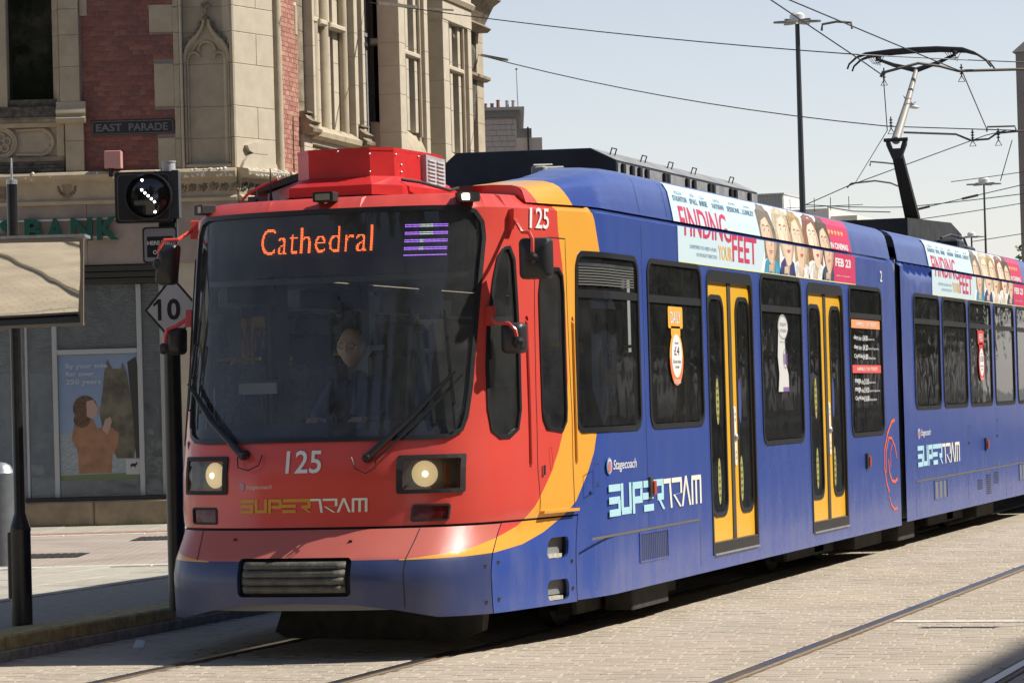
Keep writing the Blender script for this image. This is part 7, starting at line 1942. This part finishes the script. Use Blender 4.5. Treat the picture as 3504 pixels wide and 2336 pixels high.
# ---- trees
def leafy(name, base, h, r, n, seed, label, group=None, trunk_r=.18, z0=.35, leaf=.16, col=((.045, .085, .02), (.09, .14, .035)), gappy=1.0):
    R_ = random.Random(seed); o = empty(name, base, label, "tree", group)
    B_ = Vector(base); mb = MB(); limbs = []
    mb.tube([B_, B_ + Vector((.05, 0, h * .3)), B_ + Vector((-.05, .05, h * .55)), B_ + Vector((0, 0, h * .85))], [trunk_r, trunk_r * .8, trunk_r * .5, .03], 9)
    for k in range(11):
        a = R_.random() * 6.28; zz = h * R_.uniform(.28, .7); L_ = r * R_.uniform(.5, .95)
        e = B_ + Vector((math.cos(a) * L_, math.sin(a) * L_, zz + L_ * R_.uniform(.3, .8))); limbs.append(e)
        mb.tube([B_ + Vector((0, 0, zz)), (B_ + Vector((0, 0, zz))).lerp(e, .5) + Vector((0, 0, -.1)), e], [trunk_r * .4, trunk_r * .25, .02], 6)
    mb.obj("trunk", mat("bark", (.07, .06, .045), .9, var=.3, scale=14, bump=.5), o, smooth=True)
    cl = []
    for k in range(26):
        a = R_.random() * 6.28; q = R_.random() ** .5; zz = R_.uniform(z0, 1.0)
        rr = r * math.sqrt(max(.05, 1 - ((zz - .62) / .5) ** 2))
        cl.append((B_ + Vector((math.cos(a) * rr * q, math.sin(a) * rr * q, zz * h)), r * R_.uniform(.18, .34)))
    mb = MB()
    for k in range(n):
        c_, cr = cl[R_.randrange(len(cl))]
        d = Vector((R_.gauss(0, 1), R_.gauss(0, 1), R_.gauss(0, .8))).normalized() * cr * R_.random() ** .4
        p = c_ + d; u = Vector((R_.gauss(0, 1), R_.gauss(0, 1), R_.gauss(0, .6))).normalized(); v = u.orthogonal().normalized() * leaf * .35
        u = u * leaf * R_.uniform(.5, 1)
        mb.add([p, p + u * .5 + v, p + u, p + u * .5 - v], [(0, 1, 2, 3)], R_.randrange(2))
    mb.obj("crown", [mat("leaf_dark_" + name, col[0], .6), mat("leaf_light_" + name, col[1], .6)], o)
    return o
leafy("shrub_tree", (-9.7, 102.0, 3.6), 2.35, 1.3, 900, 4, "small dark tree showing over the middle car beside the stone tower", leaf=.22, trunk_r=.08)
# the far side of the street, which the tram's windows and paint mirror
SIDE = [(12.3, 47, 6.6), (12.0, 58, 7.4), (12.6, 70, 7.0), (12.2, 84, 7.6), (13.0, 100, 8.2)]
labs = ["street tree on the right-hand footway, nearest to the viewer", "second street tree on the right-hand footway", "middle street tree of the right-hand row", "fourth street tree along the right-hand footway", "farthest street tree of the right-hand row"]
for i, (x, y, h) in enumerate(SIDE): leafy("street_tree", (x, y, 0), h, 2.9, 2600, 30 + i, labs[i], "street trees on the right", leaf=.34)
ob_ = empty("terrace_building", (19, 40, 0), "long brown stone terrace on the right-hand side of the street", "building")
mb = MB(); mb.box(16.0, 30, -12, 128, 0, 14.6); mb.obj("wall", mat("terrace_stone", (.22, .17, .12), .9, var=.25, scale=.8), ob_)
mb = MB(); mb.box(15.92, 16.0, -12, 128, .6, .8); mb.box(15.86, 16.0, -12, 128, 4.1, 4.4); mb.box(15.8, 16.0, -12, 128, 14.2, 14.55); mb.obj("string_courses", mat("terrace_band", (.33, .29, .23), .9), ob_)
for k in range(38):
    y = -9 + k * 3.6
    for z0, z1 in ((1.0, 3.7), (5.2, 7.0), (8.0, 9.8), (10.8, 12.6)):
        mb = MB(); mb.box(15.94, 15.99, y, y + 1.7, z0, z1); mb.obj("window", DARKGL, ob_)
rb2 = empty("terrace_building", (-6, -30, 0), "unseen dark stone block added behind the viewer to shut out low sky light", "building")  # dark blocker added out of view, cuts low sky light on the tram
mb = MB(); mb.box(-40, 15, -44, -30, 0, 17.0); mb.box(-12, -2, -30.6, -30, 0, 19); mb.obj("wall", mat("block_stone", (.17, .14, .10), .9, var=.3, scale=.7), rb2)
for k in range(14):
    for z0 in (1.0, 5.0, 9.0, 13.0):
        mb = MB(); x = -38 + k * 3.8; mb.box(x, x + 1.8, -30.05 if not -13 < x < -1 else -30.65, -29.95 if not -13 < x < -1 else -30.55, z0, z0 + 2.6); mb.obj("window", DARKGL, rb2)
van = empty("parked_van", (9.3, 40.5, 0), "pale grey van parked on the far side of the road", "van")
mb = MB(); mb.prism([(36.6, .35), (42.4, .35), (42.5, 1.0), (42.4, 2.25), (42.1, 2.4), (38.6, 2.4), (38.2, 2.3), (37.4, 1.45), (36.6, 1.2), (36.5, .7)], 8.4, 10.3, lambda a, b, c_: (c_, a, b)); mb.obj("body", mat("van_grey", (.45, .46, .47), .35), van)
mb = MB(); mb.prism([(37.55, 1.5), (38.9, 1.5), (38.9, 2.15), (38.25, 2.15)], 8.37, 10.33, lambda a, b, c_: (c_, a, b)); mb.obj("window", DARKGL, van)
for y in (37.6, 41.4):
    for x in (8.38, 10.05):
        mb = MB(); mb.lathe([(.2, 0), (.34, .02), (.34, .2), (.2, .24)], (x, y, .34), 20, (1, 0, 0)); mb.obj("wheel", MATTE, van, smooth=True)
# plane trees behind the viewer, mirrored in the windscreen, crowns thickened to block skylight
for i, (x, y, hh, lb) in enumerate(((3.2, -9.5, 15, "tall plane tree behind the viewer, nearest the tram's track"), (-2.0, -13.0, 14, "plane tree behind the viewer, left of the nearest one"), (-8.5, -9.0, 13, "plane tree behind the viewer, farthest to the left"), (9.0, -11.0, 14, "plane tree behind the viewer on the right-hand footway"), (-5.5, -20.0, 15, "plane tree set farthest back behind the viewer"))):
    leafy("plane_tree", (x, y, 0), hh, 4.4, 3200, 60 + i, lb, "trees behind the viewer", trunk_r=.30, z0=.38, leaf=.50)
# platform sign just outside the picture, known by its shadow
hs_ = empty("platform_sign", (5.6, 20.9, 0), "slim grey stop sign beyond the right edge, casting a blade of shadow on the setts", "sign")
mb = MB(); mb.tube([(5.6, 20.9, 0), (5.6, 20.9, 3.2)], .04, 10); mb.obj("pole", GP, hs_, smooth=True)
mb = MB(); mb.bbox(4.58, 5.02, 20.42, 20.56, 2.93, 3.0, .005); mb.obj("blade", STEEL, hs_)
mb = MB(); mb.tube([(5.02, 20.5, 2.965), (5.6, 20.9, 2.965)], .012, 6); mb.obj("bracket", GP, hs_)
# gull
gl = empty("seagull", (-5.65, 59.45, 7.0), "small white gull flying past the pantograph's upper arm", "bird")
mb = MB(); mb.lathe([(.004, -.16), (.03, -.08), (.042, .0), (.035, .08), (.018, .12), (.004, .15)], (-5.65, 59.45, 7.0), 10, (.8, .3, -.15)); mb.obj("body", mat("gull_white", (.75, .74, .70), .7), gl, smooth=True)
mb = MB(); mb.add([(-5.66, 59.45, 7.02), (-5.60, 59.45, 7.03), (-5.70, 59.3, 7.14), (-5.76, 59.1, 7.20), (-5.74, 59.3, 7.10)], [(0, 1, 2, 4), (2, 3, 4)]); mb.add([(-5.66, 59.46, 7.02), (-5.60, 59.46, 7.03), (-5.60, 59.65, 7.12), (-5.66, 59.85, 7.14), (-5.66, 59.65, 7.10)], [(0, 1, 2, 4), (2, 3, 4)]); mb.obj("wings", mat("gull_grey", (.45, .46, .48), .7), gl)

scene.frame_set(1)
